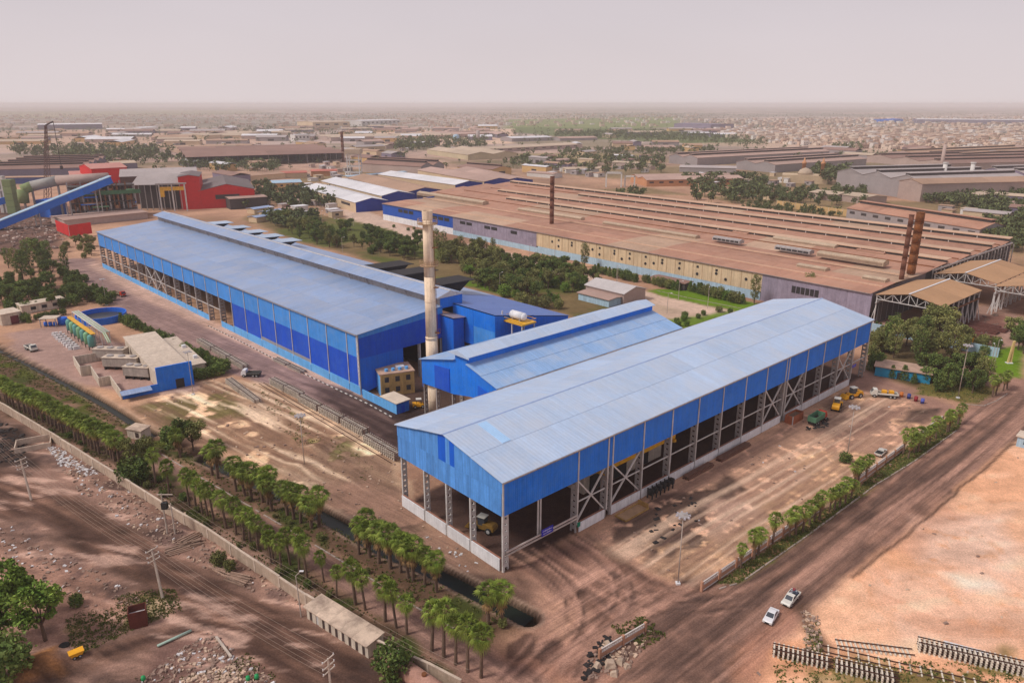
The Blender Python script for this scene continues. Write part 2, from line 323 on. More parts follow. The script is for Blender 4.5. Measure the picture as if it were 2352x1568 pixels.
# --- hall floor
lay([(1155, 1312), (925, 1158), (1690, 780), (1982, 864)], c3(92, 70, 62), 1.5, 0.1, 1)  # shade of the hall interior deepened in the floor colour
tracks([(1330, 1390), (1200, 1280), (1050, 1180), (940, 1100)], (-3, -1.5, 0, 1.6, 3.2), dark, 0.5, 0.9)
# --- road between the palm rows
R2 = [(-60, 852), (180, 938), (372, 1046), (540, 1145), (700, 1240), (850, 1330), (940, 1388), (1110, 1482), (1250, 1560), (1260, 1590), (1085, 1590), (1000, 1510), (870, 1415), (755, 1335), (640, 1262), (540, 1190), (350, 1078), (170, 970), (-60, 882)]
lay(R2, c3(134, 106, 94), 2, 0.25, 1, None, 5)
lay(R2, c3(176, 138, 120), 2, 0.5, 0.6, N1, 0.5, 0.6)
for i, o in enumerate((-4, -2.5, -1, 0.6, 2.2, 3.6)): stroke(smooth_path([(-60, 868), (180, 955), (360, 1062), (540, 1168), (720, 1285), (900, 1400), (1040, 1490), (1160, 1580)]), 1.1, dark if i % 2 else c3(180, 142, 124), 0.4, 1.2, 0.2, N2, 0.3, 0.6, o)
# --- strips beside it
lay([(-60, 880), (170, 972), (350, 1080), (540, 1192), (755, 1338), (870, 1418), (1085, 1590), (1010, 1590), (800, 1420), (600, 1290), (380, 1150), (130, 1000), (-60, 925)], c3(92, 74, 58), 2, 1, 1)
lay([(-60, 880), (170, 972), (350, 1080), (540, 1192), (755, 1338), (870, 1418), (1085, 1590), (1010, 1590), (800, 1420), (600, 1290), (380, 1150), (130, 1000), (-60, 925)], green, 2, 1, 0.85, N2, 0.46, 0.56)
lay([(-60, 770), (150, 870), (330, 985), (520, 1060), (760, 1185), (940, 1290), (1060, 1350), (1215, 1425), (1110, 1480), (940, 1386), (700, 1238), (372, 1043), (180, 935), (-60, 848)], c3(112, 88, 70), 3, 1, 1)
lay([(-60, 770), (150, 870), (330, 985), (520, 1060), (760, 1185), (940, 1290), (1060, 1350), (1215, 1425), (1110, 1480), (940, 1386), (700, 1238), (372, 1043), (180, 935), (-60, 848)], green, 3, 1, 0.85, N2, 0.44, 0.56)
lay([(-60, 770), (0, 800), (150, 880), (330, 990), (420, 1040), (300, 1010), (150, 905), (-60, 810)], green2, 2, 1, 0.7, N2, 0.4, 0.5)
# --- sand between the works road and the canal
SND = [(300, 935), (480, 870), (620, 880), (760, 960), (915, 1060), (930, 1170), (1140, 1310), (1080, 1330), (940, 1270), (860, 1240), (700, 1140), (520, 1040), (360, 990)]
lay(SND, c3(222, 184, 148), 4, 1.2); lay(SND, c3(242, 212, 176), 4, 1.5, 0.9, N1, 0.45, 0.55); lay(SND, c3(128, 98, 80), 4, 1.5, 0.8, N2, 0.54, 0.66)
lay([(580, 880), (660, 930), (740, 1000), (860, 1060), (850, 1110), (720, 1060), (620, 960)], green2, 3, 1.6, 0.8, N2, 0.46, 0.58)
lay([(330, 930), (520, 900), (560, 960), (400, 985)], green2, 3, 1.6, 0.6, N2, 0.52, 0.62)
lay([(720, 1120), (920, 1150), (1100, 1300), (1060, 1320), (860, 1220)], c3(120, 92, 78), 6, 1.8, 0.8)
lay([(960, 1210), (1150, 1300), (1200, 1330), (1190, 1400), (1050, 1330)], c3(104, 82, 72), 5, 1.4, 0.8)
# --- works road beside the long hall
R4 = [(128, 596), (215, 592), (330, 660), (480, 735), (660, 830), (840, 915), (960, 945), (1010, 960), (960, 1030), (915, 1050), (760, 955), (640, 890), (520, 855), (440, 800), (330, 745), (240, 690), (180, 640)]
lay(R4, c3(152, 126, 118), 2, 0.4, 1, None, 6)
lay([(700, 880), (840, 915), (1010, 945), (1040, 985), (900, 1040), (800, 975)], c3(84, 66, 62), 5, 0.8, 0.85)
lay([(860, 900), (1060, 870), (1090, 930), (1000, 990), (900, 960)], c3(70, 56, 52), 5, 0.8, 0.85)
for i, o in enumerate((-4, -2.2, -0.6, 1.2, 3)): stroke(smooth_path([(170, 610), (300, 690), (460, 775), (640, 862), (800, 930), (900, 990)]), 1.2, c3(120, 96, 90) if i % 2 else c3(190, 158, 144), 0.4, 1.5, 0.2, N2, 0.3, 0.6, o)
lay([(215, 600), (340, 655), (480, 730), (660, 815), (835, 905), (845, 918), (660, 842), (470, 752), (300, 672), (205, 612)], c3(200, 166, 146), 1.2, 0.4, 0.9)
# --- pump plant yard
lay([(20, 765), (160, 745), (290, 800), (480, 850), (440, 900), (300, 905), (160, 880), (20, 800)], c3(164, 136, 124), 3, 0.8, 1)
lay([(210, 800), (330, 830), (300, 860), (200, 830)], c3(138, 96, 80), 4, 1.2, 0.6)
# --- rubble ground and dirt tracks, bottom left
lay([(-60, 925), (130, 1000), (380, 1150), (600, 1290), (800, 1420), (1010, 1590), (-60, 1590)], c3(124, 100, 90), 3, 1)
lay([(-60, 925), (130, 1000), (380, 1150), (600, 1290), (800, 1420), (1010, 1590), (-60, 1590)], c3(110, 86, 77), 3, 1.5, 0.5, N1, 0.45, 0.56)
lay([(-60, 925), (130, 1000), (380, 1150), (600, 1290), (800, 1420), (1010, 1590), (-60, 1590)], c3(178, 142, 122), 3, 1.5, 0.5, N2, 0.55, 0.66)
lay([(-60, 930), (90, 1000), (60, 1080), (-60, 1080)], coal, 4, 1, 0.8)
R3 = [(-60, 1062), (60, 1095), (150, 1130), (300, 1215), (420, 1290), (640, 1400), (760, 1470), (930, 1590), (640, 1590), (560, 1510), (470, 1448), (300, 1500), (80, 1590), (-60, 1590), (0, 1568), (180, 1500), (330, 1455), (440, 1425), (380, 1375), (230, 1290), (140, 1230), (80, 1190), (-60, 1180)]
lay(R3, c3(104, 80, 69), 3, 0.5, 1, None, 7)
for pts, offs in (([(-40, 1110), (120, 1165), (300, 1270), (480, 1370), (640, 1460), (780, 1560)], (-6, -4.2, -2.4, -0.8, 0.8, 2.6, 4.4)), ([(560, 1440), (440, 1440), (250, 1500), (0, 1590)], (-1.6, 0, 1.6))):
    sp = smooth_path(pts)
    for i, o in enumerate(offs): stroke(sp, 1.0, c3(82, 62, 54) if i % 2 else c3(156, 120, 100), 0.45, 1.1, 0.2, N2, 0.3, 0.55, o)
lay([(-60, 1210), (200, 1300), (330, 1400), (200, 1450), (-60, 1520)], c3(178, 138, 118), 5, 1.5, 0.6)
lay([(20, 1180), (230, 1300), (380, 1400), (300, 1420), (150, 1320)], c3(96, 80, 78), 5, 1.8, 0.6, N3, 0.5, 0.6)
lay([(150, 1420), (300, 1360), (400, 1350), (420, 1400), (320, 1440), (170, 1510)], green2, 3, 1.5, 0.85, N2, 0.4, 0.55)
lay([(300, 1500), (480, 1450), (600, 1560), (300, 1590)], c3(120, 92, 84), 4, 1.5, 0.7)
lay([(60, 1520), (140, 1480), (140, 1540), (50, 1560)], c3(198, 140, 92), 2, 0.8, 0.9)
stroke([(1960, 1328), (2030, 1268), (2090, 1220), (2160, 1160), (2240, 1096), (2330, 1018)], .7, c3(70, 54, 46), .75, .5, .25)  # shadowed edge of the road step, painted as a dark line
# --- puddles before the hall and a hollow
for px, py, r in ((1217, 1473, 1.9), (1272, 1496, 2.4), (940, 1178, 2.6)):
    p = at(px, py); d = np.hypot(WX - p.x, (WY - p.y) * 0.8) + (N3 - .5) * 1.5; k = np.clip((r - d) / 0.5 + 0.5, 0, 1); GC += (c3(104, 80, 70) - GC) * k[..., None] * 0.8; GZ -= k * 0.12
for pts, offs in (([(1185, 1262), (1270, 1315), (1318, 1378), (1318, 1440), (1270, 1500), (1200, 1570)], (-2.4, -1.6, .4, 1.2)), ([(1240, 1250), (1340, 1320), (1440, 1370), (1560, 1400), (1700, 1380)], (-2, -1, 1.2, 2.2)), ([(1300, 1230), (1400, 1300), (1430, 1370), (1380, 1450), (1300, 1540)], (-1.6, -.8, 1, 1.8)), ([(1330, 1560), (1380, 1470), (1480, 1400), (1620, 1360), (1760, 1290)], (-3, -2, 0, 1, 3)), ([(1190, 1330), (1240, 1400), (1230, 1470), (1150, 1560)], (-1, 0, 1))):
    sp = smooth_path(pts, 10)
    for i, o in enumerate(offs): stroke(sp, .55, c3(74, 58, 52) if i % 2 else c3(190, 150, 130), .55, .5, 0.05, N2, .3, .5, o)
# --- drag streaks: wheels and blades have combed the soil along each way
def comb(ang, L, W, seed): c_, s_ = math.cos(math.radians(ang)), math.sin(math.radians(ang)); u = GX * c_ + GY * s_ + (N1 - .5) * 6; v = -GX * s_ + GY * c_ + (fbm(GX, GY, 60, 2, seed + 9) - .5) * 5; return .55 * fbm(u / L, v / W, 1.0, 2, seed) + .45 * fbm(u / (L * 2), v / (W * 4), 1.0, 2, seed + 5)
CA, CB, CC = comb(41.2, 70, 1.0, 101), comb(-40, 30, 1.3, 202), comb(-31, 50, 1.1, 303)
DM = np.zeros(GX.shape + (3,))
def drag(pts, field, amp, c=None, a=0.5, lo=.5, hi=.68, soft=4):
    P = pl(pts); w = window(P, 10); k = np.clip(sdf(P, WX[w] * .4 + GX[w] * .6, WY[w] * .4 + GY[w] * .6) / soft + .5, 0, 1); f = field[w]
    GC[w] *= (1 + k * amp * (f - .5) * 2.6)[..., None]
    for i, q in enumerate((CA, CB, CC)):
        if field is q: DM[w][..., i] = np.maximum(DM[w][..., i], k * min(1, amp * 1.6))
    if c is not None: kk = (k * np.clip((f - lo) / (hi - lo), 0, 1) * a)[..., None]; GC[w] += (np.array(c) - GC[w]) * kk
drag(R1, CA, .7, dark, .5, .5, .64); drag(R1, 1 - CA, .25, c3(190, 150, 130), .6, .54, .68)
drag(YARD, CA, .35, c3(136, 106, 92), .45, .56, .7); drag(YARD, 1 - CA, .1, c3(232, 200, 172), .5, .55, .7)
drag(R2, CB, .4, dark, .4); drag(R2, 1 - CB, .1, c3(186, 150, 132), .4, .55, .7)
drag(R4, CB, .35, dark, .35); drag(R3, CC, .4, c3(80, 62, 55), .3); drag(R3, 1 - CC, .2, c3(164, 128, 108), .4, .55, .7)
drag(SND, CB, .4, c3(126, 98, 82), .55, .54, .66); drag([(320, 935), (480, 875), (620, 885), (760, 965), (890, 1060), (860, 1120), (700, 1100), (520, 1030), (380, 985)], 1 - CB, .1, c3(244, 216, 184), .65, .5, .62, 10)
lay([(690, 1100), (900, 1130), (930, 1165), (1150, 1305), (1200, 1335), (1190, 1400), (1050, 1335), (940, 1275), (800, 1190)], c3(106, 84, 73), 6, 1.6, 0.75); lay([(690, 1100), (900, 1130), (1150, 1305), (1050, 1335), (800, 1190)], c3(176, 140, 118), 4, 1.8, .6, N2, .55, .65)
drag(LOT, comb(10, 12, 2.5, 404), .25, c3(224, 186, 158), .3, .6, .74)
drag([(-60, 925), (380, 1150), (800, 1420), (1010, 1590), (-60, 1590)], comb(-15, 6, 1.2, 505), .5, c3(214, 180, 160), .5, .6, .7); drag([(-60, 925), (380, 1150), (800, 1420), (1010, 1590), (-60, 1590)], comb(-25, 5, 1.4, 606), .2, c3(76, 62, 57), .45, .58, .68)
drag([(1160, 1300), (1350, 1225), (1500, 1300), (1540, 1360), (1420, 1430), (1250, 1580), (1100, 1580), (1190, 1420)], comb(-60, 14, 1.3, 707), .5, c3(88, 70, 62), .5, .54, .68)
drag([(700, 880), (1010, 945), (1040, 985), (900, 1040)], CB, .3, c3(60, 48, 46), .6, .4, .6)
GC *= (0.84 + 0.32 * N2)[..., None]; GC *= np.array((0.985, 1.0, 1.05))
# --- relief: lumps in the rubble, heaps of soil, the sunken canal
def lump(pts, amp, s, seed, soft=5):
    P = pl(pts); w = window(P, 12); k = np.clip(sdf(P, GX[w], GY[w]) / soft, 0, 1); GZ[w] += k * amp * np.clip(fbm(GX[w], GY[w], s, 3, seed) - 0.45, 0, 1) * 2.4
lump([(90, 1010), (380, 1150), (600, 1290), (720, 1390), (600, 1370), (400, 1270), (180, 1130)], 1.3, 5, 71)
lump([(-40, 1230), (220, 1310), (330, 1400), (120, 1440), (-40, 1500)], 0.7, 6, 72)
lump([(700, 1130), (820, 1140), (920, 1180), (1000, 1250), (900, 1230), (800, 1190)], 1.8, 7, 73)
lump([(320, 940), (600, 900), (880, 1070), (820, 1130), (600, 1040), (420, 985)], 0.9, 8, 74)
for px, py, r, h in ((722, 1035, 5, 2.0), (95, 1525, 5, 1.6), (690, 1075, 6, 1.2)):
    p = at(px, py); d = np.hypot(GX - p.x, GY - p.y); GZ += h * np.clip(1 - d / r, 0, 1) ** 1.2
CANAL = [at(*p) for p in smooth_path([(-60, 772), (60, 832), (150, 878), (250, 932), (350, 998)])]
CANAL2 = [at(*p) for p in smooth_path([(470, 1052), (600, 1110), (760, 1190), (870, 1252), (1000, 1310), (1100, 1360), (1213, 1418)])]
CANW = {}
for C_, w_ in ((CANAL, 2.2), (CANAL2, 3.4)):
    w = window(C_, 10); d = pdist(C_, GX[w], GY[w]); k = np.clip((w_ / 2 + 0.4 - d) / 0.6, 0, 1); GZ[w] = GZ[w] * (1 - k) - 1.6 * k
    kk = np.clip((w_ / 2 + 0.8 - d) / 0.8, 0, 1)[..., None]; GC[w] += (c3(66, 58, 48) - GC[w]) * kk
    rim = np.clip(1 - np.abs(d - w_ / 2 - 1.0) / 0.6, 0, 1)[..., None] * 0.7; GC[w] += (c3(170, 146, 128) - GC[w]) * rim
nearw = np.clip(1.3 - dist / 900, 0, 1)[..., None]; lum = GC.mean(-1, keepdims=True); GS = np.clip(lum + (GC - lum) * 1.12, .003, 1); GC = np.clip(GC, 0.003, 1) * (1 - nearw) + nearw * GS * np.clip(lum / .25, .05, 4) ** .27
GC = np.clip(GC, 0.004, 0.9)
gm = bpy.data.materials.new('soil'); gm.use_nodes = True; n_ = gm.node_tree.nodes; l_ = gm.node_tree.links
b_ = n_['Principled BSDF']; b_.inputs['Roughness'].default_value = 0.95; b_.inputs['Specular IOR Level'].default_value = 0.1
at_ = n_.new('ShaderNodeAttribute'); at_.attribute_name = 'soil'
geo = n_.new('ShaderNodeNewGeometry')
def g_noise(s, d=5, r=0.65):
    t = n_.new('ShaderNodeTexNoise'); t.inputs['Scale'].default_value = s; t.inputs['Detail'].default_value = d; t.inputs['Roughness'].default_value = r; l_.new(geo.outputs['Position'], t.inputs['Vector']); return t.outputs[0]
def g_rng(x, a, b, c, d):
    r = n_.new('ShaderNodeMapRange'); r.inputs[1].default_value = a; r.inputs[2].default_value = b; r.inputs[3].default_value = c; r.inputs[4].default_value = d; l_.new(x, r.inputs[0]); return r.outputs[0]
def g_mul(x, y): t = n_.new('ShaderNodeMath'); t.operation = 'MULTIPLY'; l_.new(x, t.inputs[0]); l_.new(y, t.inputs[1]); return t.outputs[0]
f_ = g_mul(g_rng(g_noise(0.35, 7, 0.75), 0.3, 0.7, 0.80, 1.20), g_rng(g_noise(3.2, 6, 0.75), 0.32, 0.68, 0.66, 1.30))
f_ = g_mul(f_, g_rng(g_noise(0.012, 4), 0.3, 0.7, 0.9, 1.1))
ac_ = n_.new('ShaderNodeAttribute'); ac_.attribute_name = 'comb'; sx_ = n_.new('ShaderNodeSeparateColor'); l_.new(ac_.outputs['Color'], sx_.inputs[0])
for i_, (an_, sl_) in enumerate(((41.2, 26), (-40, 16), (-31, 20))):   # fine combed streaks along the ways
    mp_ = n_.new('ShaderNodeMapping'); mp_.vector_type = 'TEXTURE'; mp_.inputs['Rotation'].default_value = (0, 0, math.radians(an_)); mp_.inputs['Scale'].default_value = (sl_, 0.9, 1.0); l_.new(geo.outputs['Position'], mp_.inputs[0])
    t_ = n_.new('ShaderNodeTexNoise'); t_.inputs['Scale'].default_value = 1.0; t_.inputs['Detail'].default_value = 5; t_.inputs['Roughness'].default_value = 0.72; l_.new(mp_.outputs[0], t_.inputs['Vector'])
    k_ = g_rng(t_.outputs[0], 0.3, 0.7, -0.42, 0.42); k2 = g_mul(k_, sx_.outputs[i_]); ad = n_.new('ShaderNodeMath'); ad.operation = 'ADD'; ad.inputs[1].default_value = 1.0; l_.new(k2, ad.inputs[0]); f_ = g_mul(f_, ad.outputs[0])
sc_ = n_.new('ShaderNodeVectorMath'); sc_.operation = 'SCALE'; l_.new(at_.outputs['Color'], sc_.inputs[0]); l_.new(f_, sc_.inputs['Scale'])
l_.new(sc_.outputs[0], b_.inputs['Base Color'])
bp_ = n_.new('ShaderNodeBump'); bp_.inputs['Strength'].default_value = 0.7; bp_.inputs['Distance'].default_value = 0.25; l_.new(g_noise(1.1, 6, 0.7), bp_.inputs['Height']); l_.new(bp_.outputs[0], b_.inputs['Normal'])
ny, nx = GX.shape
idx = np.arange(ny * nx).reshape(ny, nx)
quads = np.stack([idx[:-1, :-1], idx[:-1, 1:], idx[1:, 1:], idx[1:, :-1]], -1).reshape(-1, 4)
zq = np.stack([ZONE[:-1, :-1], ZONE[:-1, 1:], ZONE[1:, 1:], ZONE[1:, :-1]], -1).reshape(-1, 4).max(1)
co = np.stack([GX, GY, GZ], -1).reshape(-1, 3); cc = np.concatenate([GC.reshape(-1, 3), np.ones((ny * nx, 1))], 1)
def zone_sheet(name, z):
    q = quads[zq == z]; used, inv = np.unique(q, return_inverse=True); q = inv.reshape(-1, 4)
    me = bpy.data.meshes.new(name); me.vertices.add(len(used)); me.vertices.foreach_set('co', co[used].astype(np.float32).ravel())
    me.loops.add(q.size); me.loops.foreach_set('vertex_index', q.ravel().astype(np.int32))
    me.polygons.add(len(q)); me.polygons.foreach_set('loop_start', np.arange(0, q.size, 4, dtype=np.int32)); me.polygons.foreach_set('loop_total', np.full(len(q), 4, np.int32))
    me.polygons.foreach_set('use_smooth', np.ones(len(q), bool)); me.update(calc_edges=True)
    a2 = me.attributes.new('comb', 'FLOAT_COLOR', 'POINT'); a2.data.foreach_set('color', np.concatenate([DM.reshape(-1, 3)[used], np.ones((len(used), 1))], 1).astype(np.float32).ravel())
    a = me.attributes.new('soil', 'FLOAT_COLOR', 'POINT'); a.data.foreach_set('color', cc[used].astype(np.float32).ravel())
    me.materials.append(gm); o = bpy.data.objects.new(name, me); COL.objects.link(o); o['kind'] = 'structure'; return o
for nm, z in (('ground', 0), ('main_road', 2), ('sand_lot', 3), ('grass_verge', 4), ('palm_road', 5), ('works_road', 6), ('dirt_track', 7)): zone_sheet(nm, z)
wm = mat('canal_water', (0.010, 0.016, 0.011), 0.35, 0.3, 0.4, 3, spec=0.25)
for nm, C_, w_ in (('canal_water', CANAL, 2.2), ('canal_water', CANAL2, 3.4)):
    m = MB()
    for i, p in enumerate(C_):
        d = (C_[min(i + 1, len(C_) - 1)] - C_[max(i - 1, 0)]).normalized(); nrm = Vector((-d.y, d.x, 0)) * (w_ / 2 + 0.4)
        m.v += [tuple(p + nrm + Vector((0, 0, -1.0))), tuple(p - nrm + Vector((0, 0, -1.0)))]
    m.f = [(2 * i, 2 * i + 1, 2 * i + 3, 2 * i + 2) for i in range(len(C_) - 1)]
    tag(m.build(nm, wm), kind='structure')
# ------------------------------------------------------------------ paints
roofA = mat('roof_sheet_pale_blue', (0.44, 0.565, 0.76), 0.42, 0.06, 0.06, 1.2, corr=0.9, rnd=0.05, spec=0.45, streak=0.10, saxis='Y', dust=(0.53, 0.56, 0.62), dusta=0.5)
roofC = mat('roof_sheet_dusty_blue', (0.26, 0.37, 0.59), 0.42, 0.08, 0.05, 0.9, corr=0.9, rnd=0.06, spec=0.45, streak=0.14, saxis='Y', dust=(0.38, 0.40, 0.47), dusta=0.55)
roofB = mat('roof_sheet_mid_blue', (0.27, 0.45, 0.74), 0.42, 0.06, 0.05, 0.9, corr=0.9, rnd=0.05, spec=0.45, streak=0.12, saxis='Y', dust=(0.48, 0.54, 0.64), dusta=0.55)
roofD = mat('roof_sheet_deep_blue', (0.085, 0.17, 0.46), 0.45, 0.08, 0.05, 0.9, corr=0.9, rnd=0.06, spec=0.4, streak=0.12, saxis='Y')
blueA = mat('blue_wall_sheet', (0.004, 0.185, 0.80), 0.55, 0.10, 0.2, 2.0, corr=0.55, streak=0.14, rnd=0.05, dust=(0.06, 0.25, 0.70), dusta=0.35)
blueG = mat('faded_blue_sheet', (0.10, 0.32, 0.78), 0.6, 0.10, 0.4, 3.0, corr=0.5, streak=0.22, rnd=0.14)
blueN = mat('new_blue_sheet', (0.006, 0.12, 0.68), 0.55, 0.05, 0.4, 3.0, corr=0.5, rnd=0.04)
blueL = mat('light_blue_sheet', (0.05, 0.29, 0.80), 0.55, 0.08, 0.2, 2.0, corr=0.6, streak=0.16, rnd=0.07, dust=(0.16, 0.34, 0.68), dusta=0.4)
blueD = mat('deep_blue_sheet', (0.004, 0.085, 0.62), 0.55, 0.07, 0.15, 2.0, corr=0.6, streak=0.14, rnd=0.06, dust=(0.05, 0.16, 0.55), dusta=0.35)
blueM = mat('bright_blue_sheet', (0.005, 0.155, 0.75), 0.55, 0.07, 0.15, 2.0, corr=0.6, streak=0.14, rnd=0.06, dust=(0.05, 0.16, 0.55), dusta=0.35)
bluePl = mat('sky_blue_plinth', (0.14, 0.44, 0.86), 0.7, 0.10, 0.4, 3.0, streak=0.15, rnd=0.05)
trimW = mat('pale_steel', (0.60, 0.57, 0.55), 0.5, 0.12, 0.6, 5.0, rust=0.25, rnd=0.06)
steelG = mat('grey_steel', (0.36, 0.33, 0.32), 0.55, 0.15, 0.6, 5.0, rust=0.35, rnd=0.08)
concW = mat('white_wall_paint', (0.76, 0.76, 0.78), 0.8, 0.10, 0.5, 4.0, streak=0.14, rnd=0.05)
brickT = mat('red_brick_coping', (0.34, 0.16, 0.11), 0.9, 0.2, 1.0, 6.0)
yellowS = mat('yellow_steel', (0.75, 0.40, 0.03), 0.5, 0.15, 0.8, 5.0, rust=0.25)
rustS = mat('rust_steel', (0.20, 0.075, 0.03), 0.8, 0.3, 0.5, 4.0, rnd=0.1)
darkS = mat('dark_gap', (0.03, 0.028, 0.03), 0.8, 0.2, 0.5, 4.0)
gut = mat('gutter_steel', (0.30, 0.27, 0.27), 0.5, 0.2, 0.8, 5.0, rust=0.3)
def R(d): return math.radians(d)
def frame(name, label, cat, p, ang, group=None): return thing(name, label, cat, (p[0], p[1], 0), R(ang), group)
# ------------------------------------------------------------------ A: the open-sided blue hall in front
A_ANG = 42.32; A_O = (-1.70, 121.12); A_L = 157.0; A_W = 33.7; A_E = 19.7; A_R = 23.1
hA = frame('open_hall', 'long open-sided hall with pale blue gable roof and bright blue side panels, nearest building', 'hall', A_O, A_ANG)
colsA = [0.0, 20.1, 29.3, 30.8] + [41.2 + 10.42 * k for k in range(6)] + [103.6, 105.0] + [115.4 + 10.4 * k for k in range(5)]
bays = [0, 10.05] + [20.1, 30.0] + [41.2 + 10.42 * k for k in range(6)] + [104.3] + [115.4 + 10.4 * k for k in range(5)]
for i, (a, b) in enumerate(zip(bays[:-1], bays[1:])):
    a2 = a - (0.9 if i == 0 else 0); b2 = b + (0.8 if i == len(bays) - 2 else 0); e = 0.02 * (i % 2)
    ym = A_W / 2
    for (y0, z0, y1, z1) in ((-0.9, A_E - 0.15, ym * 0.5, (A_E + A_R) / 2 + 0.02), (ym * 0.5 - 0.15, (A_E + A_R) / 2, ym, A_R), (A_W + 0.35, A_E - 0.15, ym * 1.5, (A_E + A_R) / 2 + 0.02), (ym * 1.5 + 0.15, (A_E + A_R) / 2, ym, A_R)):
        up = 0.05 if abs(y1 - ym) < 0.1 else 0.0
        if y0 < y1: q_ = [(a2, y0, z0 + up + e), (b2, y0, z0 + up + e), (b2, y1, z1 + up + e), (a2, y1, z1 + up + e)]
        else: q_ = [(b2, y0, z0 + up + e), (a2, y0, z0 + up + e), (a2, y1, z1 + up + e), (b2, y1, z1 + up + e)]
        MB().slab(*q_, 0.12).build('roof_sheet', roofA, hA)
m = MB(); ym = A_W / 2
m.hexa([(-0.95, ym - 0.3, A_R - 0.02), (157.9, ym - 0.3, A_R - 0.02), (157.9, ym + 0.3, A_R - 0.02), (-0.95, ym + 0.3, A_R - 0.02)], [(-0.95, ym - 0.12, A_R + 0.14), (157.9, ym - 0.12, A_R + 0.14), (157.9, ym + 0.12, A_R + 0.14), (-0.95, ym + 0.12, A_R + 0.14)])
m.build('ridge_cap', mat('ridge_blue_grey', (0.30, 0.40, 0.62), 0.5, 0.1, 0.5, 4), hA)
z_at = lambda y: A_E + (A_R - A_E) * (y if y < ym else A_W - y) / ym
m = MB(); m.slab((7.5, ym * 0.5, z_at(ym * 0.5) + 0.16), (9.7, ym * 0.5, z_at(ym * 0.5) + 0.16), (9.7, ym - 0.8, z_at(ym - 0.8) + 0.16), (7.5, ym - 0.8, z_at(ym - 0.8) + 0.16), 0.06)
p_ = m.build('roof_patch', mat('sky_blue_roof_patch', (0.38, 0.60, 0.88), 0.45, 0.06, 0.5, 3, corr=0.5), hA); p_['label'] = 'brighter sky blue replacement strip in the roof'
m = MB().beam((-0.5, -1.0, A_E - 0.30), (157.4, -1.0, A_E - 0.30), 0.28, 0.26); m.build('gutter', gut, hA)
m = MB().beam((-0.5, A_W + 0.5, A_E - 0.30), (157.4, A_W + 0.5, A_E - 0.30), 0.28, 0.26); m.build('gutter', gut, hA)
pb = sorted(set([0.0, 20.1, 30.0] + [41.2 + 10.42 * k for k in range(6)] + [104.3] + [115.4 + 10.4 * k for k in range(5)]))
for a, b in zip(pb[:-1], pb[1:]):
    MB().box(a + 0.03, b - 0.03, -0.34, -0.22, 12.1, A_E - 0.35).build('wall_panel', blueA, hA)
    if b > 105 or b < 29: MB().box(a + 0.03, b - 0.03, A_W + 0.22, A_W + 0.34, 12.1, A_E - 0.35).build('wall_panel', blueA, hA)
m = MB().box(0, 157, -0.16, -0.06, A_E - 0.6, A_E - 0.3); m.build('eave_trim', bluePl, hA)
def laced(mb, u, v, inn, z, axis='y', w=0.34, dep=1.5, step=1.35): # built-up column: two posts tied by batten plates
    d = inn * dep
    if axis == 'y':
        mb.box(u - w / 2, u + w / 2, min(v, v + inn * .32), max(v, v + inn * .32), 0, z); mb.box(u - w / 2, u + w / 2, min(v + d, v + d - inn * .32), max(v + d, v + d - inn * .32), 0, z)
        k = 0.7
        while k < z: mb.box(u - w / 2 + .03, u + w / 2 - .03, min(v + inn * .3, v + d - inn * .3), max(v + inn * .3, v + d - inn * .3), k, k + 0.85); k += step
    else:
        mb.box(min(u, u + inn * .32), max(u, u + inn * .32), v - w / 2, v + w / 2, 0, z); mb.box(min(u + d, u + d - inn * .32), max(u + d, u + d - inn * .32), v - w / 2, v + w / 2, 0, z)
        k = 0.7
        while k < z: mb.box(min(u + inn * .3, u + d - inn * .3), max(u + inn * .3, u + d - inn * .3), v - w / 2 + .03, v + w / 2 - .03, k, k + 0.85); k += step
lc = MB(); laced(lc, 0, 0, 1, 12.0); lcm = lc.mesh('column', steelG)
for u in colsA:
    if u < 5: continue
    inst('column', lcm, hA, (u, -0.15, 0))
    MB().box(u - 0.15, u + 0.15, -0.52, -0.36, 2.0, A_E - 0.5).build('column_post', trimW, hA)
    if u > 104 or u < 25: inst('column', lcm, hA, (u, A_W + 0.15, 0), R(180))
inst('column', lcm, hA, (19.0, A_W + 0.15, 0), R(180))
# corner and gable columns
for y in (0.15, A_W - 0.15):
    m = MB(); laced(m, 0.1, y, 1, 12.2, 'x', 0.4, 1.3); m.build('corner_column', trimW, hA)
for y in (9.3, 17.0, 24.6):
    m = MB(); m.box(-0.35, 0.0, y - 0.2, y + 0.2, 0, 12.0); m.box(0.7, 1.0, y - 0.2, y + 0.2, 0, 12.0)
    for k in range(8): m.box(0.0, 0.7, y - 0.16, y + 0.16, 0.8 + 1.45 * k, 1.6 + 1.45 * k)
    m.build('gable_column', trimW, hA)
m = MB().box(-0.3, 0.05, -0.34, 0.05, 0.0, A_E - 0.4); m.build('corner_post', trimW, hA)
# low walls
for a, b in zip([20.6] + colsA[3:-1], [29.0] + colsA[4:]):
    if b - a < 3 or b > 150: continue
    MB().box(a + 0.2, b - 0.2, -0.42, -0.22, 0, 2.1).build('low_wall', concW, hA)
    MB().box(a + 0.2, b - 0.2, -0.20, 0.25, 0, 2.12).build('wall_coping', brickT, hA)
for a, b in zip((0.6, 9.6, 17.3, 24.9), (9.0, 16.7, 24.3, 33.2)):
    MB().box(-0.45, -0.22, a, b, 0, 2.6).build('low_wall', concW, hA); MB().box(-0.2, 0.2, a, b, 0, 2.62).build('wall_coping', brickT, hA)
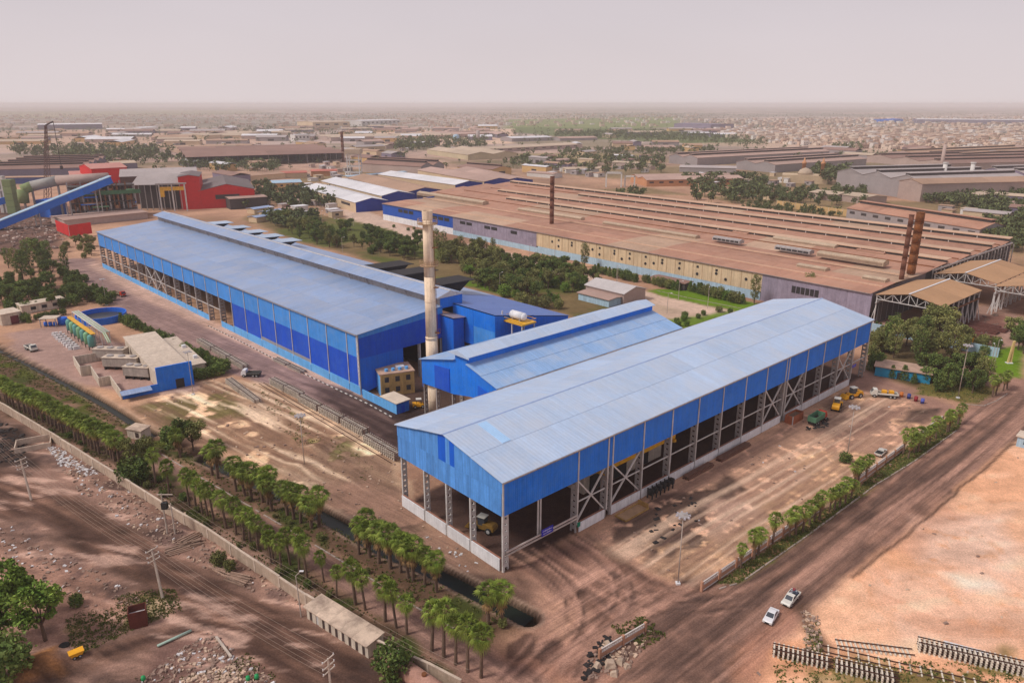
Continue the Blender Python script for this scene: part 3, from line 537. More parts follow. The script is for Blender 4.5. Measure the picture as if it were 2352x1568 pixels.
# bracing and rails
for a, b in ((20.4, 29.0), (31.1, 40.9), (94.2, 103.3), (105.3, 115.1), (136.5, 146.3)):
    MB().beam((a, 0.15, 2.2), (b, 0.15, 12.0), 0.3).build('cross_brace', trimW, hA)
    MB().beam((b, 0.18, 2.2), (a, 0.18, 12.0), 0.3).build('cross_brace', trimW, hA)
for a, b in zip(colsA[1:-1], colsA[2:]):
    if b - a > 3: MB().beam((a + 0.2, 0.05, 7.0), (b - 0.2, 0.05, 7.0), 0.22).build('side_rail', trimW, hA)
for z in (3.6, 4.3): MB().tube((0.4, -0.5, z), (19.9, -0.5, z), 0.2, n=8).build('clearance_bar', mat('bar_paint', (0.52, 0.44, 0.40), 0.6, 0.15, 1, 5, rust=0.3), hA)
m = MB().box(8.9, 9.2, -0.2, 0.0, 4.2, 12.1); m.box(9.6, 9.9, -0.2, 0.0, 4.2, 12.1); m.build('portal_post', trimW, hA)
sg = MB().box(9.4, 12.6, -0.86, -0.78, 3.9, 5.4).build('sign_board', mat('sign_blue', (0.03, 0.03, 0.42), 0.5, 0.05), hA); sg['label'] = 'blue sign board with two lines of white script on the clearance bar'
wt = mat('sign_white', (0.75, 0.75, 0.8), 0.6, 0.05)
def script_line(mb, x0, x1, y, z, h, seed): # a line of flowing script: joined low strokes, loops and dots
    r = random.Random(seed); x = x0
    while x < x1:
        w = r.uniform(0.12, 0.3); mb.box(x, min(x + w, x1), y - 0.012, y, z, z + h * 0.28)
        if r.random() < 0.55: mb.box(x + w * 0.3, x + w * 0.3 + 0.06, y - 0.012, y, z + h * 0.25, z + h * r.uniform(0.6, 1.0))
        if r.random() < 0.4: mb.box(x + w * 0.4, x + w * 0.4 + 0.06, y - 0.012, y, z - h * 0.25, z - h * 0.1)
        x += w + (0.07 if r.random() < 0.35 else 0)
m = MB(); script_line(m, 9.7, 12.3, -0.862, 4.85, 0.34, 1); script_line(m, 9.9, 12.1, -0.862, 4.3, 0.34, 2); m.build('sign_script', wt, sg)
MB().box(20.0, 20.9, -0.66, -0.6, 1.5, 2.6).build('notice_plate', mat('green_plate', (0.0, 0.22, 0.13), 0.6, 0.1), hA)
m = MB().box(146.0, 148.6, -0.9, -0.84, 5.9, 6.9); m.build('notice_plate', mat('violet_plate', (0.12, 0.10, 0.45), 0.6, 0.1), hA)
# gable sheeting: one sheet after another, an upper row against the roof and a lower row
rr = random.Random(4); y = -0.2; k = 0
while y < A_W + 0.2:
    w = min(rr.choice((1.2, 1.35, 1.5)), A_W + 0.2 - y); y2 = y + w; dk = (16.2 < y < 18.2) or (13.4 < y < 14.4)
    zs = 17.0
    e = 0.025 * (k % 2)
    MB().hexa([(-0.30 - e, y, 12.0), (-0.18 - e, y, 12.0), (-0.18 - e, y2, 12.0), (-0.30 - e, y2, 12.0)], [(-0.30 - e, y, zs), (-0.18 - e, y, zs), (-0.18 - e, y2, zs), (-0.30 - e, y2, zs)]).build('gable_sheet', blueG, hA)
    zt, zt2 = [z_at(min(max(t, 0), A_W)) - 0.12 for t in (y, y2)]
    MB().hexa([(-0.36 - e, y, zs - 0.15), (-0.24 - e, y, zs - 0.15), (-0.24 - e, y2, zs - 0.15), (-0.36 - e, y2, zs - 0.15)], [(-0.36 - e, y, zt), (-0.24 - e, y, zt), (-0.24 - e, y2, zt2), (-0.36 - e, y2, zt2)]).build('gable_sheet', blueN if dk else blueG, hA)
    y = y2; k += 1
yy = A_W
m = MB(); ztop = lambda y: z_at(y) - 0.12
m.add([(157.2, 0, 12), (157.2, yy, 12), (157.2, yy, ztop(yy)), (157.2, ym, ztop(ym)), (157.2, 0, ztop(0)), (157.35, 0, 12), (157.35, yy, 12), (157.35, yy, ztop(yy)), (157.35, ym, ztop(ym)), (157.35, 0, ztop(0))],
      [(4, 3, 2, 1, 0), (5, 6, 7, 8, 9), (0, 1, 6, 5), (1, 2, 7, 6), (2, 3, 8, 7), (3, 4, 9, 8), (4, 0, 5, 9)]); m.build('end_wall', blueA, hA)
# roof trusses and inside: lattice frames at every bay line
for u in colsA[1:]:
    m = MB(); m.beam((u, 0.4, 17.8), (u, A_W - 0.4, 17.8), 0.25)
    for k in range(9):
        y0 = 0.5 + k * (A_W - 1) / 8
        m.beam((u, y0, 17.8), (u, y0, z_at(y0) - 0.2), 0.16)
    m.build('roof_truss', steelG, hA)
# overhead crane girder inside with its end carriages
cr = thing('overhead_crane', 'yellow overhead crane girder seen through the open side of the front hall', 'crane', (A_O[0], A_O[1], 0), R(A_ANG))
MB().box(33.5, 61.5, 5.2, 6.4, 6.6, 8.3).build('girder', yellowS, cr); MB().box(33.5, 61.5, 6.5, 6.9, 8.1, 8.4).build('walkway', mat('walk_grey', (0.45, 0.42, 0.4), 0.7), cr)
for u in (34.5, 60.3): MB().box(u, u + 0.8, 4.6, 7.4, 5.9, 6.6).build('end_carriage', yellowS, cr)
for u in (35, 60.7): MB().box(u - .2, u + .2, 5.6, 6.0, 0, 5.9).build('support_leg', steelG, cr)
ho_ = frame('inner_office', 'cream store room inside the front hall behind the yellow girder', 'store room', A_O, A_ANG)
m = MB().box(33, 62, 9.5, 15, 0, 4.8); m.build('wall', mat('cream_plaster', (0.55, 0.46, 0.38), 0.85, 0.15, 0.5, 4, streak=0.2), ho_)
for u in (35, 43.5, 52): MB().box(u, u + 4.5, 9.30, 9.52, 0.2, 3.9).build('door', darkS, ho_)
MB().box(32.6, 62.4, 9.2, 15.3, 4.8, 5.05).build('roof', gut, ho_)
# ------------------------------------------------------------------ B: middle hall with raised roof light
hB = frame('middle_hall', 'blue hall with raised ridge monitor joined behind the front hall', 'hall', A_O, A_ANG)
bx = [29.4 + 12.45 * k for k in range(7)]
for i, (a, b) in enumerate(zip(bx[:-1], bx[1:])):
    e = 0.02 * (i % 2); a2 = a - (0.8 if i == 0 else 0)
    MB().slab((a2, 34.35, 19.8 + e), (b, 34.35, 19.8 + e), (b, 40.5, 21.4 + e), (a2, 40.5, 21.4 + e), 0.12).build('roof_sheet', roofB, hB)
    MB().slab((a2, 40.3, 21.45 + e), (b, 40.3, 21.45 + e), (b, 46.2, 23.0 + e), (a2, 46.2, 23.0 + e), 0.12).build('roof_sheet', roofB, hB)
    MB().slab((b, 66.5, 19.2 + e), (a2, 66.5, 19.2 + e), (a2, 51.0, 23.0 + e), (b, 51.0, 23.0 + e), 0.12).build('roof_sheet', roofB, hB)
    MB().slab((a2 - 0.2 * (i == 0), 45.0, 24.9 + e), (b, 45.0, 24.9 + e), (b, 48.7, 26.0 + e), (a2 - 0.2 * (i == 0), 48.7, 26.0 + e), 0.12).build('monitor_roof_sheet', roofA, hB)
    MB().slab((b, 52.4, 24.9 + e), (a2 - 0.2 * (i == 0), 52.4, 24.9 + e), (a2 - 0.2 * (i == 0), 48.72, 26.0 + e), (b, 48.72, 26.0 + e), 0.12).build('monitor_roof_sheet', roofA, hB)
    MB().box(a + 0.02, b - 0.02, 46.1, 46.22, 22.7, 24.95).build('monitor_side', blueA, hB)
    MB().box(a + 0.02, b - 0.02, 51.1, 51.22, 22.7, 24.95).build('monitor_side', blueA, hB)
    MB().box(a + 0.02, b - 0.02, 66.0, 66.15, 11, 19.2).build('wall_panel', blueA, hB)
MB().beam((29.0, 34.15, 19.55), (104, 34.15, 19.55), 0.5, 0.16).build('valley_gutter', gut, hB)
for x0 in (29.2, 103.9):
    m = MB(); prof = [(34.4, 15.8), (46.0, 14.2), (52.2, 13.0), (66.0, 12.2), (66.0, 19.1), (51.1, 22.85), (51.1, 24.8), (48.7, 25.85), (46.2, 24.8), (46.2, 22.85), (34.4, 19.65)]
    if x0 > 100: prof = [(34.4, 8), (66, 8)] + prof[4:]
    m.prism(prof, x0, x0 + 0.14); m.build('gable_wall', blueA, hB)
MB().prism([(53.5, 13.2), (60.0, 12.8), (60.0, 19.0), (53.5, 19.6)], 29.02, 29.17).build('gable_panel', blueD, hB)
MB().prism([(37.0, 12.8), (42.0, 12.8), (42.0, 18.4), (37.0, 17.2)], 28.98, 29.14).build('gable_panel', blueN, hB)
MB().prism([(44.4, 24.6), (53.0, 24.6), (53.0, 24.8), (48.7, 26.0), (44.4, 24.8)], 28.2, 28.4).build('monitor_bargeboard', roofA, hB)
for y in (34.8, 43.5, 53.0, 60, 65.6):
    m = MB(); laced(m, 29.4, y, 1, 13.5, 'x', 0.36, 1.1); m.build('column', steelG, hB)
for u in bx[1:]: m = MB(); laced(m, u, 65.6, -1, 11.5, 'y'); m.build('column', steelG, hB)
# ------------------------------------------------------------------ C: the long blue hall on the left
C_ANG = 133.55; C_O = (-45.9, 211.0); C_L = 266.0; C_E = 19.6
hC = frame('long_hall', 'very long blue hall with raised ridge monitor along the works road', 'hall', C_O, C_ANG)
cb = [0.0, 6.2] + [18.2 + 11.93 * k for k in range(21)]
zc = lambda v: C_E + (22.4 - C_E) * (-v) / 32.0
for i, (a, b) in enumerate(zip(cb[:-1], cb[1:])):
    e = 0.02 * (i % 2); a2 = a - (0.5 if i == 0 else 0)
    for v0, v1, up in ((0.8, -10.6, 0.0), (-10.4, -21.4, 0.05), (-21.2, -31.6, 0.1)):
        MB().slab((b, v0, zc(v0) + up + e), (a2, v0, zc(v0) + up + e), (a2, v1, zc(v1) + up + e), (b, v1, zc(v1) + up + e), 0.12).build('roof_sheet', roofC, hC)
    MB().slab((b, -29.2, 25.4 + e), (a2, -29.2, 25.4 + e), (a2, -35.1, 27.0 + e), (b, -35.1, 27.0 + e), 0.12).build('monitor_roof_sheet', roofC, hC)
    MB().slab((a2, -40.8, 25.4 + e), (b, -40.8, 25.4 + e), (b, -35.12, 27.0 + e), (a2, -35.12, 27.0 + e), 0.12).build('monitor_roof_sheet', roofC, hC)
    MB().box(a + 0.02, b - 0.02, -31.75, -31.6, 22.2, 25.6).build('monitor_louvre', steelG, hC)
    MB().beam((a, -31.2, 22.3), (a, -30.0, 25.4), 0.22).build('monitor_strut', gut, hC)
    MB().box(a + 0.03, b - 0.03, 0.22, 0.34, 12.0, C_E - 0.25).build('wall_panel', blueL, hC)
    if b < 92: MB().box(a + 0.03, b - 0.03, 0.20, 0.32, 2.9, 11.98).build('wall_panel', blueD, hC)
    if not (110 < b < 118 or 165 < b < 172): MB().box(a + 0.15, b - 0.15, 0.30, 0.52, 0, 2.3 if b > 92 else 2.85).build('plinth_wall', bluePl, hC)
    MB().beam((a, 0.95, C_E - 0.32), (b, 0.95, C_E - 0.32), 0.26, 0.22).build('gutter', gut, hC)
MB().beam((-0.4, -35.1, 27.05), (256, -35.1, 27.05), 0.7, 0.16).build('ridge_cap', trimW, hC)
for u in cb:
    MB().box(u - 0.14, u + 0.14, 0.38, 0.56, 2.3 if u < 92 else 0, C_E - 0.5).build('column_post', trimW, hC)
    if u > 88: m = MB(); laced(m, u, 0.18, -1, 12.0, 'y', 0.4, 1.9); m.build('column', steelG, hC)
for a, b in zip(cb[9:-1], cb[10:]):
    MB().beam((a, 0.0, 6.6), (b, 0.0, 6.6), 0.26).build('side_rail', trimW, hC)
for a, b in ((cb[14], cb[15]), (cb[15], cb[16])):
    MB().beam((a, 0.1, 2), (b, 0.1, 11.5), 0.26).build('cross_brace', trimW, hC); MB().beam((b, 0.12, 2), (a, 0.12, 11.5), 0.26).build('cross_brace', trimW, hC)
MB().box(cb[1] + 24, cb[1] + 60, 0.36, 0.42, 2.6, 4.0).build('grey_strip', mat('grey_cladding', (0.30, 0.30, 0.33), 0.7, 0.1), hC)
# inner aisle wall so the open bays look into depth, and the far side
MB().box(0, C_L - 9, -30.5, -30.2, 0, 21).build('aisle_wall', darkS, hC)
# near gable
MB().prism([(0.2, 18.2), (-31.8, 20.0), (-31.8, 22.2), (0.2, C_E - 0.1)], -0.28, -0.16).build('gable_band', blueL, hC)
MB().prism([(0.2, 11.7), (-31.8, 11.7), (-31.8, 20.0), (0.2, 18.2)], -0.26, -0.14).build('gable_wall', blueD, hC)
MB().prism([(0.2, 0.3), (-15.6, 3.6), (-15.6, 11.68), (0.2, 11.68)], -0.27, -0.15).build('gable_lower_wall', blueM, hC)
MB().prism([(-31.0, 21.6), (-40.2, 21.6), (-40.2, 25.4), (-35.1, 26.85), (-31.0, 25.8)], -0.30, -0.18).build('monitor_end', blueA, hC)
MB().prism([(-29.3, 25.1), (-40.7, 25.1), (-40.7, 25.35), (-35.1, 26.95), (-29.3, 25.35)], -0.62, -0.5).build('monitor_bargeboard', trimW, hC)
m = MB(); laced(m, 0.0, 0.2, 1, 19.3, 'x', 0.36, 1.0); m.build('corner_column', trimW, hC)
for v in (-22.5, -31): m = MB(); laced(m, 0.0, v, 1, 11.6, 'x', 0.4, 1.2); m.build('gable_column', trimW, hC)
# right aisle, lower roof sloping away, running further towards the camera
cr_ = [-21.0, -10.5] + cb[:1] + cb[2:]
for i, (a, b) in enumerate(zip(cr_[:-1], cr_[1:])):
    e = 0.02 * (i % 2); v0 = -36.2 if b <= 0 else -40.0
    for f0, f1, up in ((0, 0.5, 0.06), (0.49, 1, 0)):
        va, vb = v0 + (-70.5 - v0) * f0, v0 + (-70.5 - v0) * f1; za, zb = 22.6 + (15.9 - 22.6) * (va + 36.2) / (-34.3), 22.6 + (15.9 - 22.6) * (vb + 36.2) / (-34.3)
        MB().slab((a, vb, zb + up + e), (b, vb, zb + up + e), (b, va, za + up + e), (a, va, za + up + e), 0.12).build('roof_sheet', roofC if b > 20 else roofD, hC)
    MB().box(a + 0.02, b - 0.02, -69.9, -69.75, 4, 15.9).build('wall_panel', blueL, hC)
for (a, b, z0, z1, mm) in ((-20.9, -10.6, 10.5, 17.0, blueL), (-20.9, -10.6, 17.02, 22.2, blueA), (-10.5, -0.4, 10.5, 17.0, blueM), (-10.5, -0.4, 17.02, 22.2, blueA)): MB().box(a, b, -36.3, -36.15, z0, z1).build('side_wall_panel', mm, hC)
MB().prism([(-36.3, 8), (-69.8, 8), (-69.8, 15.7), (-36.3, 22.3)], -21.0, -20.85).build('aisle_gable', blueA, hC)
MB().box(-6.5, -0.4, -35.6, -31.2, 5.0, 19.2).build('stair_tower', blueM, hC); MB().slab((-7.2, -36.0, 19.3), (-0.2, -36.0, 19.3), (-0.2, -30.8, 19.9), (-7.2, -30.8, 19.9), 0.15).build('stair_tower_roof', mat('dull_purple_roof', (0.26, 0.22, 0.27), 0.7), hC)
# cross monitors over the right aisle
for i, u in enumerate((18.0, 40.0, 56.0, 148.0, 166.0, 184.0, 204.0, 226.0)):
    n_ = i < 3; z0 = 23.6 if n_ else 21.4
    MB().slab((u, -62, z0 - .2), (u + 10, -62, z0 - .2), (u + 10, -41.5, z0 + .4), (u, -41.5, z0 + .4), 0.2).build('vent_canopy', darkS if n_ else mat('pale_vent_sheet', (0.42, 0.52, 0.66), 0.5, 0.1, 0.2, 3), hC)
    MB().hexa([(u + 3, -56, 18.6), (u + 9, -56, 18.6), (u + 9, -41.5, 21.4), (u + 3, -41.5, 21.4)], [(u + 1, -60, z0 - .5), (u + 9, -60, z0 - .5), (u + 9, -41.5, z0 + .1), (u + 1, -41.5, z0 + .1)]).build('vent_louvre', darkS, hC)
# far gable
MB().prism([(0.2, 10), (-31.8, 10), (-40, 10), (-69.5, 10), (-69.5, 15.8), (-40, 21.6), (-31.8, 22.2), (0.2, C_E - 0.1)], 256.8, 257.0).build('far_gable', blueL, hC)
# ------------------------------------------------------------------ chimney
chw = mat('stained_white_stack', (0.86, 0.68, 0.50), 0.7, 0.12, 0.3, 2.5, rust=0.22, rustc=(0.42, 0.25, 0.13), streak=0.22)
chp = at(997, 945)
ch = thing('chimney', 'tall white steel chimney streaked with rust beside the yellow office', 'chimney', chp)
prof = [(2.05, 0), (2.05, 8), (1.75, 12), (1.66, 22), (1.55, 23), (1.45, 40), (1.34, 57.6)]
for (r0, z0), (r1, z1) in zip(prof[:-1], prof[1:]):
    MB().lathe([(r0, z0), (r1, z1 - 0.02)], n=24).build('shaft', chw, ch, True)
for z, r in ((4, 2.04), (8, 2.04), (12, 1.76), (22.5, 1.62), (33, 1.50), (43, 1.44)): MB().lathe([(r, z), (r + .07, z), (r + .07, z + .2), (r, z + .2)], n=24).build('flange_ring', chw, ch)
for z, ro, rt in ((54.3, 2.7, 0), (43.0, 2.5, 0)):
    pt = MB().lathe([(1.3, z), (ro, z), (ro, z + 0.18), (1.3, z + 0.18)], n=24).build('platform', mat('rusty_platform', (0.42, 0.28, 0.17), 0.8, 0.3, 1, 5, rust=0.5), ch)
    m = MB()
    for k in range(16): a = 2 * PI * k / 16; m.tube((ro * math.cos(a), ro * math.sin(a), z + .18), (ro * math.cos(a), ro * math.sin(a), z + 1.4), 0.05, n=5)
    for h in (0.8, 1.4):
        for k in range(16): a = 2 * PI * k / 16; b = a + 2 * PI / 16; m.beam((ro * math.cos(a), ro * math.sin(a), z + h), (ro * math.cos(b), ro * math.sin(b), z + h), 0.08)
    m.build('guard_rail', mat('rusty_platform', (0, 0, 0)), pt)
MB().lathe([(1.38, 55.6), (1.44, 57.9), (1.3, 57.9), (1.3, 56)], n=24).build('rim', chw, ch)
for z in (48, 37, 24, 14): # ladder cages with small landings
    m = MB(); m.box(1.4, 2.6, -0.6, 0.6, z, z + 0.15)
    for yy2 in (-0.6, 0.6): m.beam((2.55, yy2, z), (2.55, yy2, z + 1.3), 0.07)
    m.beam((2.55, -.6, z + 1.3), (2.55, .6, z + 1.3), 0.07); m.build('landing', rustS, ch, False, None, R(-20))
m = MB()
for yy2 in (-0.25, 0.25): m.beam((2.2, yy2, 6), (1.6, yy2, 54), 0.07)
for k in range(48): m.beam((2.2 - 0.6 * k / 48, -.25, 6 + k), (2.2 - 0.6 * k / 48, .25, 6 + k), 0.06)
m.build('ladder', rustS, ch, False, None, R(-20))
# ------------------------------------------------------------------ E: the great brown hall behind
roofE = mat('brown_dusty_roof', (0.42, 0.215, 0.145), 0.75, 0.12, 0.05, 0.8, corr=0.9, rnd=0.14, streak=0.14, saxis='Y', dust=(0.50, 0.29, 0.20), dusta=0.6)
roofE2 = mat('tan_dusty_roof', (0.48, 0.32, 0.22), 0.75, 0.12, 0.05, 0.8, corr=0.9, rnd=0.12, streak=0.14, saxis='Y')
beige = mat('beige_wall_panel', (0.68, 0.52, 0.33), 0.85, 0.10, 0.3, 3.0, streak=0.22, rnd=0.07)
violet = mat('violet_grey_cladding', (0.30, 0.26, 0.34), 0.7, 0.15, 0.3, 2.0, corr=0.8, streak=0.18, rnd=0.08)
blueE = mat('royal_blue_sheet', (0.012, 0.085, 0.42), 0.6, 0.08, 0.2, 2.0, corr=0.8, rnd=0.03)
ltblue = mat('pale_blue_paint', (0.40, 0.56, 0.68), 0.8, 0.10, 0.4, 3.0, streak=0.2, rnd=0.06)
ventC = mat('tan_vent_sheet', (0.50, 0.38, 0.27), 0.7, 0.15, 0.3, 3.0, streak=0.2)
capE = mat('pale_tan_cap', (0.54, 0.36, 0.25), 0.8, 0.12, 0.1, 1.5, rnd=0.1)
E0 = at(879, 467, 12.5); E_ANG = -49.15; E_L = 372.0
hE = frame('mill_hall', 'vast brown-roofed mill hall with rows of ridge vents and beige long wall', 'hall', (E0.x, E0.y), E_ANG)
nb = 31; bw = E_L / nb
def ez(v): # roof height across the hall: four low bays, each stepping up at its clerestory
    if v < 22: return 12.5 + 1.0 * v / 22
    if v < 50: return 13.5 + 1.0 * (v - 22) / 28
    for a, b, z0, z1 in ((50, 79, 13.0, 14.0), (79, 108, 12.8, 14.0), (108, 138, 12.8, 14.0), (138, 166, 12.8, 13.8)):
        if v <= b: return z0 + (z1 - z0) * (v - a) / (b - a)
strips = [(-0.8, 22), (22, 50), (50.01, 79), (79.01, 108), (108.01, 138), (138.01, 165)]
stE = {0: 0, 1: 0, 2: -28, 3: -40, 4: -45, 5: -45}
for si, (v0, v1) in enumerate(strips):
    n0 = 13; lo = stE[si]; step = (E_L - lo) / n0
    for i in range(n0):
        a = lo + i * step; b = a + step; e = 0.03 * (i % 2); rm = roofE2 if random.Random(si * 31 + i).random() < (0.30 if si < 2 else 0.08) else roofE
        MB().slab((a, v0, ez(max(v0, 0)) + e), (b, v0, ez(max(v0, 0)) + e), (b, v1, ez(v1) + e + (0.8 if si >= 2 else 0)), (a, v1, ez(v1) + e + (0.8 if si >= 2 else 0)), 0.15).build('roof_sheet', rm, hE)
for v, lo, hi in ((79, 55, E_L), (108, 10, E_L), (138, 75, E_L), (165, -40, E_L)): # clerestories: dark slit, cap with light edge
    MB().box(lo, hi, v - 2.4, v - 2.2, 14.0, 15.72).build('clerestory_slit', darkS, hE)
    MB().slab((lo, v - 2.7, 16.0), (hi, v - 2.7, 16.0), (hi, v + 2.5, 16.3), (lo, v + 2.5, 16.3), 0.32).build('clerestory_cap', capE, hE)
    for k in range(int((hi - lo) / 12)): MB().box(lo + 12 * k, lo + 12 * k + 0.4, v - 2.5, v - 2.35, 14.2, 15.6).build('mullion', trimW, hE)
for v in (12, 36, 64.5, 93.5, 123, 151): MB().box(-20 if v > 50 else 2, E_L - 1, v - .35, v + .35, ez(v) - .2, ez(v) + .38 + (.4 if v > 50 else 0)).build('roof_seam', rustS if v > 50 else capE, hE)
MB().box(-40, E_L, 165.0, 165.4, 0, 14.2).build('back_wall', violet, hE)
for v0, v1, u0, u1, h, mm in ((48, 54, -25, 62, 3.2, ventC), (49, 53, 100, 162, 2.0, ventC), (48, 52.5, 182, 252, 2.0, ventC), (46.5, 51, 264, 281, 2.2, steelG), (47, 51.5, 301, 320, 2.2, steelG), (46, 52, 324, 356, 2.6, ventC), (20, 24.5, 328, 342, 1.6, ventC), (18.5, 23, 359, 369, 1.6, ventC), (72, 78, 285, 320, 2.4, ventC), (74, 78, 258, 268, 1.6, roofE), (74, 78, 330, 344, 1.6, roofE)):
    z = ez((v0 + v1) / 2) - 0.1; vt = MB().prism([(v0, z), (v1, z), (v1, z + h * .7), ((v0 + v1) / 2, z + h), (v0, z + h * .7)], u0, u1).build('roof_vent', mm, hE)
    MB().box(u0 + .5, u1 - .5, v0 - 0.06, v0 - 0.01, z + 0.3, z + h * .55).build('vent_slit', darkS if mm is steelG else mat('dim_tan', (0.30, 0.21, 0.15), 0.8), vt)
    if mm is steelG:
        for k in range(7): MB().box(u0 + .5 + k * (u1 - u0 - 1) / 6 - .1, u0 + .5 + k * (u1 - u0 - 1) / 6 + .1, v0 - 0.12, v0 - 0.05, z + 0.3, z + h * .6).build('vent_mullion', trimW, vt)
def wallE(a, b, z0, z1, m_, nm='wall_panel', d=0.0): return MB().box(a + .02, b - .02, -0.25 - d, -0.05 - d, z0, z1).build(nm, m_, hE)
for k in range(9): wallE(k * 10, k * 10 + 10, 4.4, 12.3, blueE)
for a, b in ((22, 28), (29, 35), (36, 42), (66, 72), (73, 79), (80, 86)): wallE(a, b, 8.2, 10.6, darkS, 'window', 0.04)
for k in range(9): wallE(k * 10, k * 10 + 10, 0, 4.35, concW, 'plinth_wall')
for k in range(9): wallE(90 + k * 9.3, 99.3 + k * 9.3, 3.2, 12.3, violet)
for a, b in ((98, 104), (105, 111), (124, 130), (131, 137), (150, 156)): wallE(a, b, 8.4, 10.4, darkS, 'window', 0.04)
for k in range(28):
    u = 173.9 + k * 5.34; p = wallE(u, u + 5.34, 4.0, 12.3, beige)
    wallE(u - 0.2, u + 0.2, 4.0, 12.3, mat('tan_joint', (0.50, 0.36, 0.22), 0.9), 'pilaster', 0.1)
    if k in (2, 3, 5, 8, 9, 11, 12, 13, 15, 16, 17, 19, 21, 23, 24, 26):
        m = MB().tube((u + 2.6, -0.40, 6.4 + (k % 3)), (u + 2.6, -0.26, 6.4 + (k % 3)), 0.75, n=12); m.build('wall_fan', darkS, hE)
        if k % 2: wallE(u + 1.9, u + 3.3, 9.3, 10.5, darkS, 'window', 0.03)
for k in range(22): wallE(90 + k * 10.6, 100.6 + k * 10.6, 0, 3.95 if k > 7 else 3.15, ltblue, 'plinth_wall', 0.1)
for k in range(5): wallE(323.4 + k * 9.8, 333.2 + k * 9.8, 0.0, 12.3, violet, 'wall_panel', 0.02)
for k in range(6): wallE(338 + k * 2.1, 339.8 + k * 2.1, 6.5, 9.5, darkS, 'window', 0.1)
MB().beam((0, -0.9, 12.35), (E_L, -0.9, 12.35), 0.3, 0.2).build('gutter', gut, hE)
# stepped left ends and the open right end with lattice frames
MB().prism([(0, 0), (50, 0), (50, 14.3), (22, 13.3), (0, 12.3)], 0.0, 0.2).build('left_gable', blueE, hE)
MB().prism([(50, 0), (165, 0), (165, 14), (138, 13.5), (108, 13.5), (79, 13.5), (50, 12.8)], -28.2, -28.0).build('left_gable', violet, hE)
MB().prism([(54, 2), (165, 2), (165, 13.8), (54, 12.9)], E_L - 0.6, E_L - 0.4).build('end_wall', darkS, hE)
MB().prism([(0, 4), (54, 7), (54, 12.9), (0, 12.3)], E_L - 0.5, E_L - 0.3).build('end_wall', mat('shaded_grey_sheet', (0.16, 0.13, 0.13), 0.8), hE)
for k in range(12):
    v = 60 + k * 9.5; m = MB(); m.box(E_L + 0.2, E_L + .6, v - .25, v + .25, 0, 14.0); m.box(E_L + 1.6, E_L + 2.0, v - .25, v + .25, 0, 13); [m.beam((E_L + .4, v, 1 + 2 * j), (E_L + 1.8, v, 3 + 2 * j), 0.15) for j in range(5)]; m.build('lattice_column', steelG, hE)
MB().beam((E_L + 1, 60, 13.5), (E_L + 1, 165, 13.5), 0.5, 0.7).build('crane_rail', steelG, hE)
# ------------------------------------------------------------------ F: open sheds at the mill's right end
tanR = mat('tan_shed_roof', (0.44, 0.255, 0.135), 0.75, 0.08, 0.1, 1.0, corr=0.8, rnd=0.06)
def open_shed(label, u0, u1, v0, v1, eave, ridge, ncol, opens=True):
    s = frame('open_shed', label, 'shed', (E0.x, E0.y), E_ANG); um = (u0 + u1) / 2; n = 4
    for k in range(n):
        a, b = v0 + (v1 - v0) * k / n, v0 + (v1 - v0) * (k + 1) / n; e = .02 * (k % 2)
        MB().slab((um, a, ridge + e), (um, b, ridge + e), (u0, b, eave + e), (u0, a, eave + e), .15).build('roof_sheet', tanR, s)
        MB().slab((um, b, ridge + e), (um, a, ridge + e), (u1, a, eave + e), (u1, b, eave + e), .15).build('roof_sheet', tanR, s)
    MB().beam((um, v0 - .2, ridge + .1), (um, v1 + .2, ridge + .1), 0.7, .15).build('ridge_cap', concW, s)
    for u in (u0 + .6, u1 - .6):
        for k in range(ncol + 1):
            v = v0 + .6 + (v1 - v0 - 1.2) * k / ncol
            m = MB(); m.box(u - .2, u + .2, v - .2, v + .2, 0, eave - .3); d = 1.6 if u > um else -1.6
            m.beam((u + d, v, 0), (u, v, eave * 0.6), 0.25); m.build('column', trimW, s)
        MB().beam((u, v0, eave - 3.4), (u, v1, eave - 3.4), .6, .5).build('crane_girder', rustS if u > um else steelG, s)
        MB().beam((u, v0, eave - .3), (u, v1, eave - .3), .35, .35).build('eave_beam', trimW, s)
    for v in (v0 + .4, (v0 + v1) / 2, v1 - .4):
        m = MB(); m.beam((u0 + .5, v, eave - 1.8), (u1 - .5, v, eave - 1.8), .3); n2 = 8
        for k in range(n2 + 1):
            u = u0 + .5 + (u1 - u0 - 1) * k / n2; zt = eave + (ridge - eave) * (1 - abs(u - um) / (um - u0)) - .3
            m.beam((u, v, eave - 1.8), (u, v, zt), .2)
            if k < n2: un = u0 + .5 + (u1 - u0 - 1) * (k + 1) / n2; zn = eave + (ridge - eave) * (1 - abs(un - um) / (um - u0)) - .3; m.beam((u, v, eave - 1.8 if k % 2 else zt), (un, v, zn if k % 2 else eave - 1.8), .18)
        m.build('roof_truss', trimW, s)
    return s
s1 = open_shed('open steel shed with tan gable roof at the near right end of the mill hall', 373.5, 399, 0, 40, 12.3, 14.8, 7)
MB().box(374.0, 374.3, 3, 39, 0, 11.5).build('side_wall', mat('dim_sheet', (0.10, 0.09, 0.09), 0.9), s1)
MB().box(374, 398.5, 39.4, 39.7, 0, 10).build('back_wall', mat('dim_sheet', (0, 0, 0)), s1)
s2 = open_shed('open steel shed with tan gable roof set further back beside the mill hall', 373.5, 399, 58, 102, 12.3, 14.8, 7)
s3 = open_shed('open steel shed with tan roof at the right edge of the picture', 399.8, 425, 52, 96, 12.3, 14.8, 7)
fw = MB().box(0, 46, 0, 0.35, 0, 3.4); p0 = at(1985, 758); o = fw.build('boundary_wall', ltblue, None, False, (p0.x, p0.y, 0), R(-46)); tag(o, 'pale blue boundary wall with small conifers in front of the open shed', 'wall')
